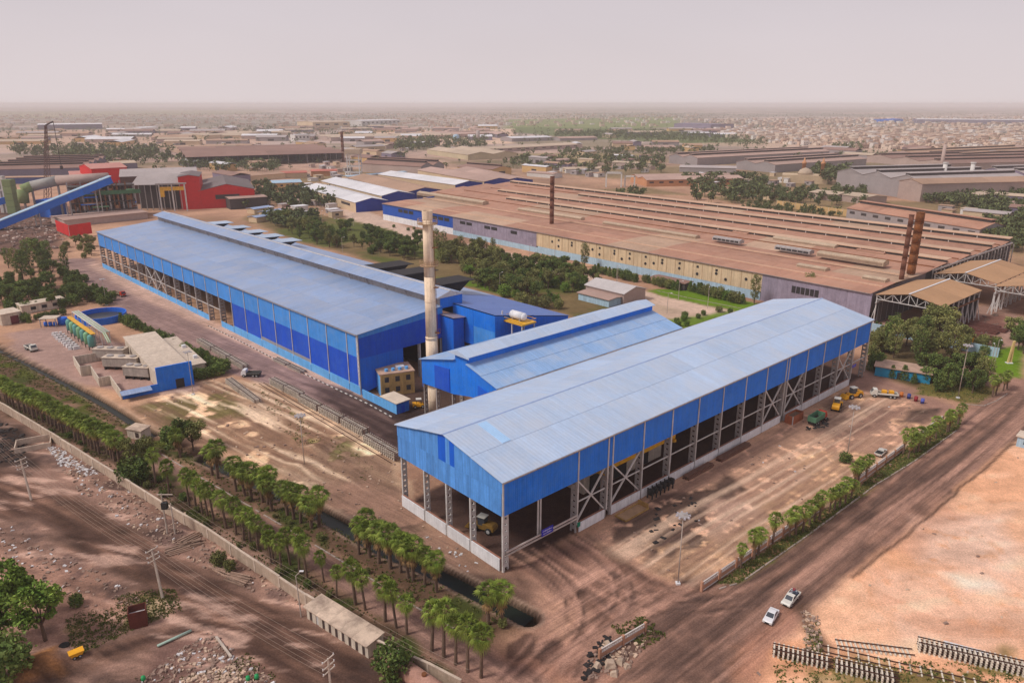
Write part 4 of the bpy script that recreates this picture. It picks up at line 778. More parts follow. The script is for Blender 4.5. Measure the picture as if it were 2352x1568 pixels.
# ------------------------------------------------------------------ steel stacks
def stack(label, px, py, zb, top_px, r, m_, rings=6):
    b = at(px, py, zb); t = thing('steel_stack', label, 'stack', (b.x, b.y, zb if zb > 1 else 0)); lo, hi = 0, 150
    for _ in range(40):
        mid = (lo + hi) / 2; dy, dz = b.y, mid - CAM_H; y = CY - FPX * (dy * SP + dz * CP) / (dy * CP - dz * SP)
        if y > top_px: lo = mid
        else: hi = mid
    h = lo - (zb if zb > 1 else 0); n = rings
    for k in range(n): MB().lathe([(r, h * k / n), (r * .99, h * (k + 1) / n - .05)], n=14).build('shaft', m_, t, True); MB().lathe([(r, h * (k + 1) / n - .25), (r + .14, h * (k + 1) / n - .25), (r + .14, h * (k + 1) / n), (r, h * (k + 1) / n)], n=14).build('flange', m_, t)
    return t
dkr = mat('dark_rust', (0.17, 0.07, 0.045), 0.85, 0.3, 0.4, 3); orr = mat('orange_rust', (0.22, 0.075, 0.022), 0.85, 0.3, 0.25, 2, dust=(0.09, 0.04, 0.02), dusta=0.7)
stack('single dark rusty stack rising through the brown mill roof', 1267, 514, 13.5, 405, 1.35, dkr)
stack('bright orange rusty stack, thicker of the pair on the mill roof', 2092, 628, 13.6, 487, 1.75, orr)
stack('dark brown stack, thinner of the pair on the mill roof', 2070, 642, 13.2, 493, 1.0, dkr)
stack('thin dark stack far behind, beside the small brown works', 789, 372, 0, 303, 2.2, dkr)
ORD = ['first', 'second', 'third', 'fourth', 'fifth', 'sixth', 'seventh', 'eighth', 'ninth', 'tenth', 'eleventh', 'twelfth', 'thirteenth', 'fourteenth', 'fifteenth', 'sixteenth', 'seventeenth', 'eighteenth', 'nineteenth', 'twentieth', 'twenty-first', 'twenty-second', 'twenty-third', 'twenty-fourth', 'twenty-fifth', 'twenty-sixth', 'twenty-seventh', 'twenty-eighth', 'twenty-ninth', 'thirtieth', 'thirty-first', 'thirty-second', 'thirty-third', 'thirty-fourth', 'thirty-fifth']
# ------------------------------------------------------------------ foliage
def leaf_mat(name, c, c2, rough=0.75):
    m = bpy.data.materials.new(name); m.use_nodes = True; n = m.node_tree.nodes; l = m.node_tree.links; b = n['Principled BSDF']
    b.inputs['Roughness'].default_value = rough; b.inputs['Specular IOR Level'].default_value = 0.25
    g = n.new('ShaderNodeNewGeometry'); oi = n.new('ShaderNodeObjectInfo'); tc = n.new('ShaderNodeTexCoord')
    t = n.new('ShaderNodeTexNoise'); t.inputs['Scale'].default_value = 0.55; t.inputs['Detail'].default_value = 3; l.new(tc.outputs['Object'], t.inputs['Vector'])
    mx = n.new('ShaderNodeMixRGB'); mx.inputs[1].default_value = (*c, 1); mx.inputs[2].default_value = (*c2, 1)
    r = n.new('ShaderNodeMapRange'); r.inputs[1].default_value = 0.35; r.inputs[2].default_value = 0.65; l.new(t.outputs[0], r.inputs[0]); l.new(r.outputs[0], mx.inputs[0])
    a = n.new('ShaderNodeMath'); a.operation = 'MULTIPLY_ADD'; l.new(g.outputs['Random Per Island'], a.inputs[0]); a.inputs[1].default_value = 0.7; a.inputs[2].default_value = 0.62
    a2 = n.new('ShaderNodeMath'); a2.operation = 'MULTIPLY_ADD'; l.new(oi.outputs['Random'], a2.inputs[0]); a2.inputs[1].default_value = 0.5; a2.inputs[2].default_value = 0.75
    a3 = n.new('ShaderNodeMath'); a3.operation = 'MULTIPLY'; l.new(a.outputs[0], a3.inputs[0]); l.new(a2.outputs[0], a3.inputs[1])
    s = n.new('ShaderNodeVectorMath'); s.operation = 'SCALE'; l.new(mx.outputs[0], s.inputs[0]); l.new(a3.outputs[0], s.inputs['Scale']); l.new(s.outputs[0], b.inputs['Base Color'])
    return m
LF = {'olive': leaf_mat('leaf_olive', (0.125, 0.148, 0.040), (0.265, 0.255, 0.085)), 'dark': leaf_mat('leaf_dark', (0.068, 0.118, 0.026), (0.170, 0.215, 0.050)), 'fresh': leaf_mat('leaf_fresh', (0.088, 0.172, 0.022), (0.190, 0.270, 0.042)), 'far': leaf_mat('leaf_far', (0.072, 0.100, 0.038), (0.145, 0.165, 0.058))}
palm_leaf = leaf_mat('palm_leaf', (0.125, 0.20, 0.028), (0.30, 0.35, 0.068), 0.5); palm_dead = leaf_mat('palm_dead_leaf', (0.21, 0.125, 0.055), (0.31, 0.19, 0.085), 0.9)
bark = mat('bark', (0.13, 0.085, 0.06), 0.95, 0.3, 1.0, 8); bark2 = mat('palm_bark', (0.15, 0.095, 0.068), 0.95, 0.3, 1.0, 9)
def rot_basis(r):
    a = Vector((r.gauss(0, 1), r.gauss(0, 1), r.gauss(0, 1))).normalized(); b = a.orthogonal().normalized(); th = r.random() * 2 * PI
    b = (Matrix.Rotation(th, 3, a) @ b); return a, b, a.cross(b)
def cards(mb, c, rad, n, size, r, flat=1.0):
    for _ in range(n):
        d = Vector((r.gauss(0, 1), r.gauss(0, 1), r.gauss(0, 1))).normalized() * (rad * r.random() ** 0.4); d.z *= flat
        p = Vector(c) + d; a, b, e = rot_basis(r); s = size * r.uniform(0.6, 1.3); k = r.uniform(0.45, 0.8)
        i = len(mb.v); mb.v += [tuple(p - b * s), tuple(p + e * s * k), tuple(p + b * s), tuple(p - e * s * k)]; mb.f.append((i, i + 1, i + 2, i + 3))
def make_crown(kind, seed, detail=1.0):
    r = random.Random(seed); cm = MB(); tm = MB()
    if kind == 'broad':   # spreading tree, unit height ~8
        tm.tube((0, 0, -0.3), (0.1, 0, 2.6), 0.24, 0.17, 7, False)
        nodes = []
        for k in range(9):
            a = 2 * PI * k / 9 + r.uniform(-.4, .4); e = (math.cos(a) * r.uniform(.8, 2.4), math.sin(a) * r.uniform(.8, 2.4), r.uniform(3.4, 7.0))
            if k == 0: e = (0.2, 0.1, 7.2)
            tm.tube((0.1, 0, 2.3), e, 0.11, 0.04, 5, False); nodes.append(e)
            for q in range(2): nodes.append((e[0] + r.uniform(-1, 1), e[1] + r.uniform(-1, 1), e[2] + r.uniform(-1.1, .8)))
        for e in nodes: cards(cm, e, r.uniform(.75, 1.25), int(95 * detail), 0.25 if detail >= 1 else 0.45, r, .85)
    elif kind == 'cone':  # dense conical shrub, unit height ~5
        tm.tube((0, 0, -0.3), (0, 0, 3.5), 0.13, 0.04, 6, False)
        for k in range(34):
            z = 0.5 + 4.3 * (k / 33) ** 1.1; rr_ = 1.25 * (1 - ((z - .5) / 4.6)) ** .75 + .12; a = k * 2.4
            cards(cm, (math.cos(a) * rr_ * .7, math.sin(a) * rr_ * .7, z), .55 * (rr_ / 1.2) + .22, int(34 * detail), 0.2 if detail >= 1 else .4, r, 1.1)
    elif kind == 'round': # round bushy crown, unit height ~4
        tm.tube((0, 0, -0.3), (0, 0, 1.8), 0.15, 0.08, 6, False)
        for k in range(26):
            a = k * 2.4; z = 0.7 + 2.9 * (k / 25); rr_ = 1.75 * math.sqrt(max(.08, 1 - ((z - 2.0) / 2.0) ** 2)) * r.uniform(.7, 1)
            cards(cm, (math.cos(a) * rr_, math.sin(a) * rr_, z), .72, int(46 * detail), 0.22 if detail >= 1 else .42, r, .85)
        cards(cm, (0, 0, 2.2), 1.3, int(150 * detail), .26, r)
    elif kind == 'tall':  # upright loose tree (eucalyptus like), unit height ~11
        tm.tube((0, 0, -0.3), (0.2, 0.1, 8.5), 0.26, 0.09, 7, False)
        for k in range(22):
            z = 2.4 + 8.4 * k / 21; a = k * 2.4 + r.uniform(-.3, .3); rr_ = (1.9 * math.sin(PI * min(1, (z - 1.4) / 10.6)) ** .7 + .2) * r.uniform(.55, 1.1)
            e = (math.cos(a) * rr_, math.sin(a) * rr_, z); tm.tube((0.1, 0, z - 1.2), e, 0.07, 0.03, 4, False)
            cards(cm, e, r.uniform(.7, 1.15), int(70 * detail), 0.24 if detail >= 1 else .45, r, 1.15)
    return tm, cm
TREE = {}
for kind, hh, vs in (('broad', 8.0, (1, 2, 3)), ('cone', 5.0, (4, 5)), ('round', 4.0, (6, 7)), ('tall', 11.0, (8, 9))):
    for v in vs:
        tm, cm = make_crown(kind, v)
        for tone in ('olive', 'dark', 'fresh'): TREE[(kind, v, tone)] = (tm.mesh('trunk', bark), cm.mesh('crown', LF[tone]), hh)
KV = {'broad': (1, 2, 3), 'cone': (4, 5), 'round': (6, 7), 'tall': (8, 9)}
NM = {'broad': 'spreading_tree', 'cone': 'conical_shrub', 'round': 'round_bush', 'tall': 'tall_tree'}
NTREE = 0
def tree(p, kind, h, tone, label, group, r):
    global NTREE; NTREE += 1
    v = r.choice(KV[kind]); tme, cme, hh = TREE[(kind, v, tone)]; s = h / hh
    t = thing(NM[kind], label, 'bush' if kind in ('round', 'cone') else 'tree', (p.x, p.y, 0), r.random() * 6.28, group)
    w = r.uniform(.85, 1.2); t.scale = (s * w, s * w, s)
    inst('trunk', tme, t); inst('crown', cme, t); return t
def in_poly(p, P):
    c = False
    for a, b in zip(P, P[1:] + P[:1]):
        if (a.y > p.y) != (b.y > p.y) and p.x < (b.x - a.x) * (p.y - a.y) / (b.y - a.y) + a.x: c = not c
    return c
def scatter(poly, n, seed, gap):
    P = pl(poly); r = random.Random(seed); xs = [p.x for p in P]; ys = [p.y for p in P]; out = []
    for _ in range(n * 40):
        p = Vector((r.uniform(min(xs), max(xs)), r.uniform(min(ys), max(ys)), 0))
        if in_poly(p, P) and all((p - q).length > gap for q in out): out.append(p)
        if len(out) >= n: break
    return out
def grove(poly, n, kinds, hr, label, group, seed, gap=2.0):
    r = random.Random(seed)
    for p in scatter(poly, n, seed, gap):
        k, tone = r.choice(kinds); tree(p, k, r.uniform(*hr) * (1.0 if k in ('broad', 'tall') else 0.62), tone, label, group, r)
def row(a, b, n, kinds, hr, label, group, seed, jit=0.6):
    r = random.Random(seed); A, B = at(*a), at(*b)
    for i in range(n):
        p = A.lerp(B, (i + .5) / n) + Vector((r.uniform(-jit, jit), r.uniform(-jit, jit), 0)); k, tone = r.choice(kinds); tree(p, k, r.uniform(*hr), tone, f'{label}, {ORD[i]} from left', group, r)
BR, CO, RO, TA = ('broad', 'olive'), ('cone', 'dark'), ('round', 'dark'), ('tall', 'olive'); BD, TD, RF, CF, RL = ('broad', 'dark'), ('tall', 'dark'), ('round', 'fresh'), ('cone', 'fresh'), ('round', 'olive')
grove([(10, 615), (60, 590), (150, 610), (160, 640), (60, 660)], 13, [TD, TA, BD], (10, 13), 'tall dark tree in the clump at the left edge above the orchard', 'tall trees at the left edge', 1, 5)
grove([(-30, 660), (60, 640), (135, 665), (225, 690), (140, 708), (40, 718), (-30, 700)], 70, [RO, CO, BD], (6, 8.5), 'dark green orchard tree in the block left of the pole', 'orchard block at the left edge', 2, 2.6)
grove([(140, 622), (185, 640), (262, 690), (252, 705), (180, 690), (150, 660)], 40, [RO, CO], (6.5, 8), 'dark orchard tree in the strip along the works road', 'orchard strip along the works road', 3, 2.0)
row((278, 738), (520, 858), 24, [RO, CO, RO], (3.6, 5.2), 'dark green bush in the hedge between pump house and works road', 'hedge behind the pump house', 4)
row((505, 862), (455, 872), 5, [RO], (3.4, 4.2), 'dark bush at the near end of the pump house', 'bushes at the pump house corner', 5)
row((48, 738), (70, 742), 3, [CO, RO], (3.2, 4.2), 'dark shrub before the small cream shed', 'shrubs at the cream shed', 6)
row((82, 735), (148, 722), 7, [RO], (2.4, 3.2), 'low bush in front of the cream shed wall', 'low bushes at the cream shed', 7)
grove([(140, 570), (218, 550), (218, 590), (150, 604)], 12, [BR, RL], (5, 8), 'olive tree beside the road behind the far end of the long hall', 'trees behind the long hall', 8, 4)
G1 = 'garden trees between the long hall and the mill'
grove([(1000, 560), (1150, 590), (1150, 650), (1090, 640), (1000, 600)], 34, [BR, TA, BR, RL], (8.5, 12.0), 'olive tree in the garden right of the chimney', G1, 10, 3.4)
grove([(830, 545), (960, 565), (960, 610), (900, 600)], 26, [BD, RO, BD], (7.5, 11.0), 'dark tree in the garden left of the chimney', 'garden trees left of the chimney', 11, 3.4)
grove([(640, 505), (800, 555), (790, 580), (660, 540)], 34, [BD, TD, BR, CO], (7.5, 12.0), 'garden tree directly behind the long hall roof', 'garden trees behind the long hall', 12, 3.6)
grove([(1080, 650), (1190, 640), (1320, 720), (1230, 718)], 34, [BR, RL, RF, BD], (6.5, 10.5), 'mixed garden tree beyond the blue aisle roof', 'garden trees beyond the aisle roof', 13, 3)
grove([(1200, 605), (1330, 625), (1385, 660), (1300, 680), (1210, 650)], 34, [BD, RO, BR, RF], (6.5, 10.0), 'leafy garden tree left of the small canteen roof', 'garden trees by the canteen', 14, 3)
grove([(890, 500), (950, 515), (1000, 530), (980, 550), (900, 525)], 7, [RL, RO], (3, 5), 'small tree along the blue end of the mill wall', 'trees at the mill wall blue end', 15, 4)
grove([(760, 520), (900, 545), (960, 580), (960, 620), (840, 585), (760, 560)], 30, [BD, RO, RF, BR], (5, 9), 'small tree on the garden lawn behind the long hall', 'trees on the garden lawn', 41, 3.2)
grove([(1150, 600), (1220, 620), (1240, 690), (1160, 660)], 24, [BR, BD, RL], (6, 10), 'garden tree between the chimney and the canteen', 'garden trees toward the canteen', 42, 3.2)
grove([(1130, 585), (1200, 598), (1200, 615), (1130, 600)], 10, [RO, RL], (5, 7), 'roadside tree before the violet mill wall', 'trees before the violet wall', 43, 3)
row((1225, 598), (1300, 612), 9, [CO, RO], (3.6, 4.8), 'dark conical shrub along the left of the beige mill wall', 'shrubs along the beige wall, left', 16)
row((1362, 625), (1468, 650), 12, [CO, CO, RO], (4, 5.5), 'dark conical shrub along the middle of the beige mill wall', 'shrubs along the beige wall, middle', 17)
row((1480, 648), (1560, 668), 10, [CO, RL], (3.8, 5.2), 'shrub before the brown canopy at the beige mill wall', 'shrubs at the canopy', 18)
row((1580, 668), (1712, 700), 14, [CO, RF, RO, RL], (3.8, 6), 'shrub along the right of the beige mill wall', 'shrubs along the beige wall, right', 19)
r_ = random.Random(3)
tree(at(1343, 614), 'tall', 13, 'olive', 'tall loose eucalyptus standing against the beige mill wall', None, r_)
tree(at(1732, 698), 'tall', 13, 'olive', 'tall eucalyptus at the right end of the beige mill wall', None, r_)
tree(at(1852, 700), 'tall', 14, 'olive', 'eucalyptus crown showing above the front hall roof', None, r_)
tree(at(1255, 640), 'round', 5.5, 'fresh', 'bright green round tree in the garden right of the chimney', None, r_)
tree(at(1080, 640), 'broad', 7, 'fresh', 'bright green flat-topped tree right of the chimney', None, r_)
grove([(1530, 738), (1650, 712), (1690, 715), (1600, 768)], 11, [RO, RF, RL], (3.5, 5), 'low bush by the lawn behind the two hall roofs', 'bushes behind the hall roofs', 20, 3)
grove([(2040, 770), (2090, 760), (2200, 775), (2212, 830), (2110, 860), (2045, 830)], 17, [TA, BR, TD], (10, 13.5), 'large olive tree in the clump right of the front hall', 'large trees right of the front hall', 21, 4.5)
grove([(2115, 862), (2200, 850), (2260, 880), (2245, 905), (2130, 900)], 18, [RO, BD, CO], (7, 9.5), 'dense dark tree at the front of the clump right of the hall', 'dark trees right of the front hall', 22, 3)
row((2005, 760), (2082, 775), 7, [CO], (4, 5.4), 'small dark conifer before the pale blue wall', 'conifers at the pale blue wall', 23, .3)
grove([(1998, 785), (2040, 775), (2050, 820), (2000, 825)], 6, [BR, RL], (6, 8.5), 'olive tree close to the far corner of the front hall', 'trees at the far corner of the front hall', 24, 3)
row((1995, 852), (2030, 838), 5, [CO, RO], (4, 5.5), 'dark shrub beside the small blue kiosk', 'shrubs beside the kiosk', 25)
for px, py, h in ((2048, 868, 4.5), (2075, 872, 5.0), (2098, 880, 3.4)): tree(at(px, py), 'cone', h, 'dark', 'young dark tree on the dirt bank right of the hall', 'young trees on the dirt bank', r_)
grove([(2245, 790), (2290, 785), (2300, 812), (2250, 816)], 6, [RO, RL], (5, 6.5), 'bush at the lawn island by the yellow bin', 'bushes at the lawn island', 26, 3)
grove([(2318, 775), (2365, 775), (2365, 822), (2325, 820)], 5, [BR, BD], (7, 9), 'tree at the right edge behind the yellow post', 'trees at the right edge', 27, 4)
grove([(2240, 860), (2262, 855), (2266, 880), (2248, 885)], 3, [TA], (8, 9), 'upright tree between the lamp pole and the lawn', 'upright trees near the lamp pole', 28, 2)
for px, py, k, h, tone, lab in ((48, 1432, 'broad', 12.5, 'fresh', 'big bright green tree at the lower left edge'), (105, 1470, 'broad', 10.5, 'fresh', 'bright green tree right beside the big tree at lower left'), (8, 1475, 'broad', 9, 'fresh', 'shaded green tree below the big tree at lower left'), (15, 1560, 'round', 7.5, 'dark', 'dark bush in the bottom left corner'), (178, 1392, 'round', 2.6, 'dark', 'small dark bush on the sandy patch at lower left'),
                                (418, 1040, 'broad', 9.5, 'dark', 'large dark tree between canal and sand at left'), (445, 1035, 'broad', 8, 'olive', 'olive tree against the large dark tree by the canal'), (398, 1020, 'round', 5.5, 'dark', 'dark bush left of the large tree by the canal'), (335, 1045, 'round', 5, 'olive', 'ragged olive bush by the ruined cream hut'), (300, 1065, 'broad', 7, 'olive', 'bare-branched tree at the end of the palm row'), (312, 1105, 'round', 6, 'dark', 'dark creeper-like bush by the boundary wall'),
                                (906, 1556, 'round', 6.2, 'dark', 'round dark green tree before the boundary wall at the bottom'), (505, 1300, 'round', 3.2, 'olive', 'grey-green shrub against the boundary wall'), (530, 1312, 'round', 2.6, 'olive', 'lower grey-green shrub against the boundary wall'), (1941, 1062, 'round', 2.8, 'dark', 'round clipped bush at the foot of the yard lamp')):
    tree(at(px, py), k, h, tone, lab, None, r_)
# ------------------------------------------------------------------ palms
def make_palm(seed):
    r = random.Random(seed); tr = MB(); cr = MB(); sk = MB(); H = 6.6
    for k in range(6): z0, z1 = H * k / 6 - (.3 if k == 0 else 0), H * (k + 1) / 6; tr.tube((0, 0, z0), (0, 0, z1), .30 - .02 * k, .27 - .02 * k, 8, k == 5)
    def fan(mb, base, az, el, L, rad, droop, nseg=8, spread=2.5, inn=.42):
        d = Vector((math.cos(az) * math.cos(el), math.sin(az) * math.cos(el), math.sin(el))); side = Vector((-math.sin(az), math.cos(az), 0))
        c = Vector(base) + d * L; i = len(mb.v); mb.v += [tuple(Vector(base) - side * .05), tuple(Vector(base) + side * .05), tuple(c)]; mb.f.append((i, i + 1, i + 2)); ci = i + 2
        for k in range(nseg):
            a0 = -spread / 2 + spread * k / nseg; a1 = a0 + spread / nseg; am = (a0 + a1) / 2
            def pt(a, rr, z): v = c + (d * math.cos(a) + side * math.sin(a)) * rr; v.z += z; return v
            j = len(mb.v); rr = rad * r.uniform(.8, 1.15)
            mb.v += [tuple(pt(a0, rad * inn, -.02)), tuple(pt(am, rad * inn * 1.2, .07)), tuple(pt(a1, rad * inn, -.02)), tuple(pt(am, rr, -droop * r.uniform(.6, 1.4)))]
            mb.f += [(ci, j, j + 1), (ci, j + 1, j + 2), (j, j + 3, j + 1), (j + 1, j + 3, j + 2)]
    n = 40
    for k in range(n):
        t = k / n; el = math.radians(80 - 150 * t ** 1.15 + r.uniform(-10, 10)); fan(cr, (0, 0, H - .1), k * 2.4 + r.uniform(-.3, .3), el, r.uniform(.8, 1.2), r.uniform(.85, 1.15), .2 + .55 * t)
    for k in range(34):
        az = k * 2.4; el = math.radians(-66 - 20 * r.random()); fan(sk, (math.cos(az) * .2, math.sin(az) * .2, H - .5 - r.random() * 1.5), az, el, r.uniform(.5, .9), r.uniform(.8, 1.1), .1, 4, 1.2, .5)
    return tr.mesh('trunk', bark2, True), cr.mesh('crown', palm_leaf), sk.mesh('dead_skirt', palm_dead)
PALMS = [make_palm(s) for s in (1, 2, 3, 4)]; NP = 0
def palm(px, py, h, label, group, sk=1.0, wf=1.0):
    global NP; NP += 1; r = random.Random(NP * 17); p = at(px, py); t = thing('fan_palm', label, 'palm tree', p, r.random() * 6.28, group); a, b, c = PALMS[NP % 4]; s = h / 7.4
    w = s * r.uniform(.92, 1.18) * wf; t.scale = (w, w, s * r.uniform(.88, 1.12)); t.rotation_euler = (r.uniform(-.08, .08), r.uniform(-.08, .08), r.random() * 6.28)
    inst('trunk', a, t); inst('crown', b, t); inst('dead_skirt', c, t, (0, 0, 6.6 * (1 - sk)), 0, None, sk); return t
Z1 = lambda c, r0, L: [((960 * c + x / 2.45) / 1.63265, (r0 + y / 2.45) / 1.63265) for x, y in L]
L1 = Z1(1, 1920, [(2070, 1515), (1945, 1465), (1835, 1395), (1725, 1330), (1615, 1270), (1385, 1120), (1290, 1060), (1190, 1000), (1005, 895), (915, 845), (740, 780), (625, 640), (470, 610), (400, 565), (315, 480), (235, 560), (160, 435), (140, 470), (20, 345)]) + Z1(0, 1400, [(2300, 1560), (2240, 1530), (2170, 1480), (2080, 1420), (1965, 1350), (1910, 1310), (1860, 1280), (1800, 1240), (1740, 1215), (1560, 1130), (1430, 1010)])
HL1 = [7.6, 7.8, 8.0, 8.2, 8.4, 6.8, 7.2, 7.8, 7.2, 7.6, 5.2, 5.6, 8, 7.4, 6.6, 6.8, 6, 6.2, 7] + [7.0] * 11
for i, ((x, y), h) in enumerate(zip(L1, HL1)): palm(x, y, h * 1.12, f'slender fan palm between boundary wall and palm road, {ORD[i]} from the bottom end', 'palms between wall and road', .5, .84)
L2 = Z1(1, 1920, [(2130, 1030), (2260, 1025), (1660, 730), (1550, 670), (1445, 630), (1400, 600), (1330, 550), (1235, 515), (1130, 465), (1045, 410), (945, 385), (1010, 330)]) + Z1(1, 1400, [(580, 1395), (510, 1420), (350, 1335), (410, 1370), (290, 1300), (110, 1200), (150, 1260), (60, 1180)]) + Z1(0, 1400, [(1950, 930), (2000, 960), (2170, 1080), (2250, 1120), (2310, 1160), (1660, 770)])
for i, (x, y) in enumerate(L2): palm(x, y, 7.2 + 2.0 * ((i * 37) % 10) / 10, f'stout fan palm between palm road and canal, {ORD[i]} counted from the bottom', 'palms between road and canal', 1.1, 1.12)
A_, B_ = at(-20, 907), at(276, 1062)
for i in range(34):
    p = A_.lerp(B_, i / 33); r = random.Random(i + 900); NP += 1
    t = thing('fan_palm', f'fan palm in the dense row at far left of the palm road, {ORD[i]} from left', 'palm tree', (p.x + r.uniform(-.5, .5), p.y + r.uniform(-.5, .5), 0), r.random() * 6, 'dense palm row at left'); a, b, c = PALMS[i % 4]; s = r.uniform(7.2, 8.4) / 7.4; t.scale = (s * r.uniform(1.1, 1.3), s * 1.15, s)
    inst('trunk', a, t); inst('crown', b, t); inst('dead_skirt', c, t)
L3 = Z1(2, 1920, [(2100, 515), (2225, 425), (2260, 400)]) + Z1(3, 1400, [(40, 1560), (195, 1500), (255, 1480), (320, 1440), (380, 1390), (420, 1360), (470, 1340), (560, 1270), (610, 1250), (655, 1230), (710, 1190), (760, 1150), (785, 1040), (825, 1020), (850, 960), (885, 960), (1240, 740), (1285, 780), (1320, 700), (1340, 730), (1375, 720), (1445, 670), (1480, 650), (1540, 600), (1640, 545), (1660, 535), (1740, 470)])
for i, (x, y) in enumerate(L3): palm(x, y, 5.0 + 1.3 * ((i * 53) % 10) / 10, f'fan palm on the grass verge beside the main road, {ORD[i]} from its near end', 'palms on the right verge', 1.0, 1.05)
for i, (x, y) in enumerate(Z1(3, 900, [(2060, 1440), (2090, 1425), (2160, 1385), (2195, 1370)])): palm(x, y, 6.2, f'fan palm on the kerbed island by the upper right junction, {ORD[i]} from left', 'palms on the junction island')
# ------------------------------------------------------------------ grass tufts and weeds (uncountable)
gt = MB(); r = random.Random(5)
def tufts(poly, n, seed, s=.35, mod=None):
    for p in scatter(poly, n, seed, 0.0):
        for _ in range(4): a = r.random() * 6.28; q = p + Vector((r.uniform(-.3, .3), r.uniform(-.3, .3), 0)); h = s * r.uniform(.3, .9); w = s * r.uniform(.25, .5); i = len(gt.v); gt.v += [(q.x - math.cos(a) * w, q.y - math.sin(a) * w, -.02), (q.x + math.cos(a) * w, q.y + math.sin(a) * w, -.02), (q.x + math.cos(a) * w * .5 + r.uniform(-.1, .1), q.y + math.sin(a) * w * .5, h), (q.x - math.cos(a) * w * .6, q.y - math.sin(a) * w * .6, h * .8)]; gt.f.append((i, i + 1, i + 2, i + 3))
tufts(VERGE, 2600, 1, .42)
for poly, n, sd in (([(-20, 905), (170, 985), (350, 1090), (540, 1200), (755, 1345), (870, 1425), (1060, 1560), (1010, 1560), (800, 1420), (600, 1290), (380, 1150), (130, 1000), (-20, 930)], 26, 51), ([(372, 1035), (540, 1120), (700, 1215), (860, 1310), (1060, 1400), (1180, 1440), (1110, 1475), (940, 1383), (700, 1235)], 26, 52)):
    rq = random.Random(sd)
    for p in scatter(poly, n, sd, 3.0): tree(p, 'round', rq.uniform(.8, 1.8), rq.choice(('olive', 'dark', 'olive')), 'low scrub bush growing under the palm rows', 'scrub under the palms', rq)
tufts([(-20, 905), (170, 985), (350, 1090), (540, 1200), (755, 1345), (870, 1425), (1060, 1560), (1010, 1560), (800, 1420), (600, 1290), (380, 1150), (130, 1000), (-20, 930)], 900, 2, .4)
tufts([(-20, 800), (150, 885), (330, 995), (520, 1075), (760, 1205), (940, 1310), (1060, 1370), (1190, 1425), (1110, 1475), (940, 1383), (700, 1235), (372, 1040), (180, 930), (-20, 845)], 1100, 3, .45)
tufts([(150, 1420), (300, 1360), (400, 1350), (420, 1400), (320, 1440), (170, 1510)], 1100, 4, .34)
tufts([(580, 880), (660, 930), (740, 1000), (860, 1060), (850, 1110), (720, 1060), (620, 960)], 260, 5, .4)
tufts([(1780, 1500), (2352, 1530), (2352, 1568), (1780, 1568)], 420, 6, .4)
tufts([(1400, 1440), (1480, 1415), (1530, 1460), (1480, 1490)], 160, 7, .5); tufts([(2105, 905), (2240, 928), (2290, 905), (2240, 880), (2110, 880)], 260, 8, .4); tufts([(1850, 1440), (1880, 1430), (1890, 1500), (1850, 1510)], 90, 9, .45)
tufts([(520, 1540), (560, 1490), (640, 1560), (300, 1560)], 80, 10, .4)
tag(gt.build('weeds', leaf_mat('leaf_weed', (0.11, 0.15, 0.035), (0.20, 0.20, 0.06))), kind='stuff')
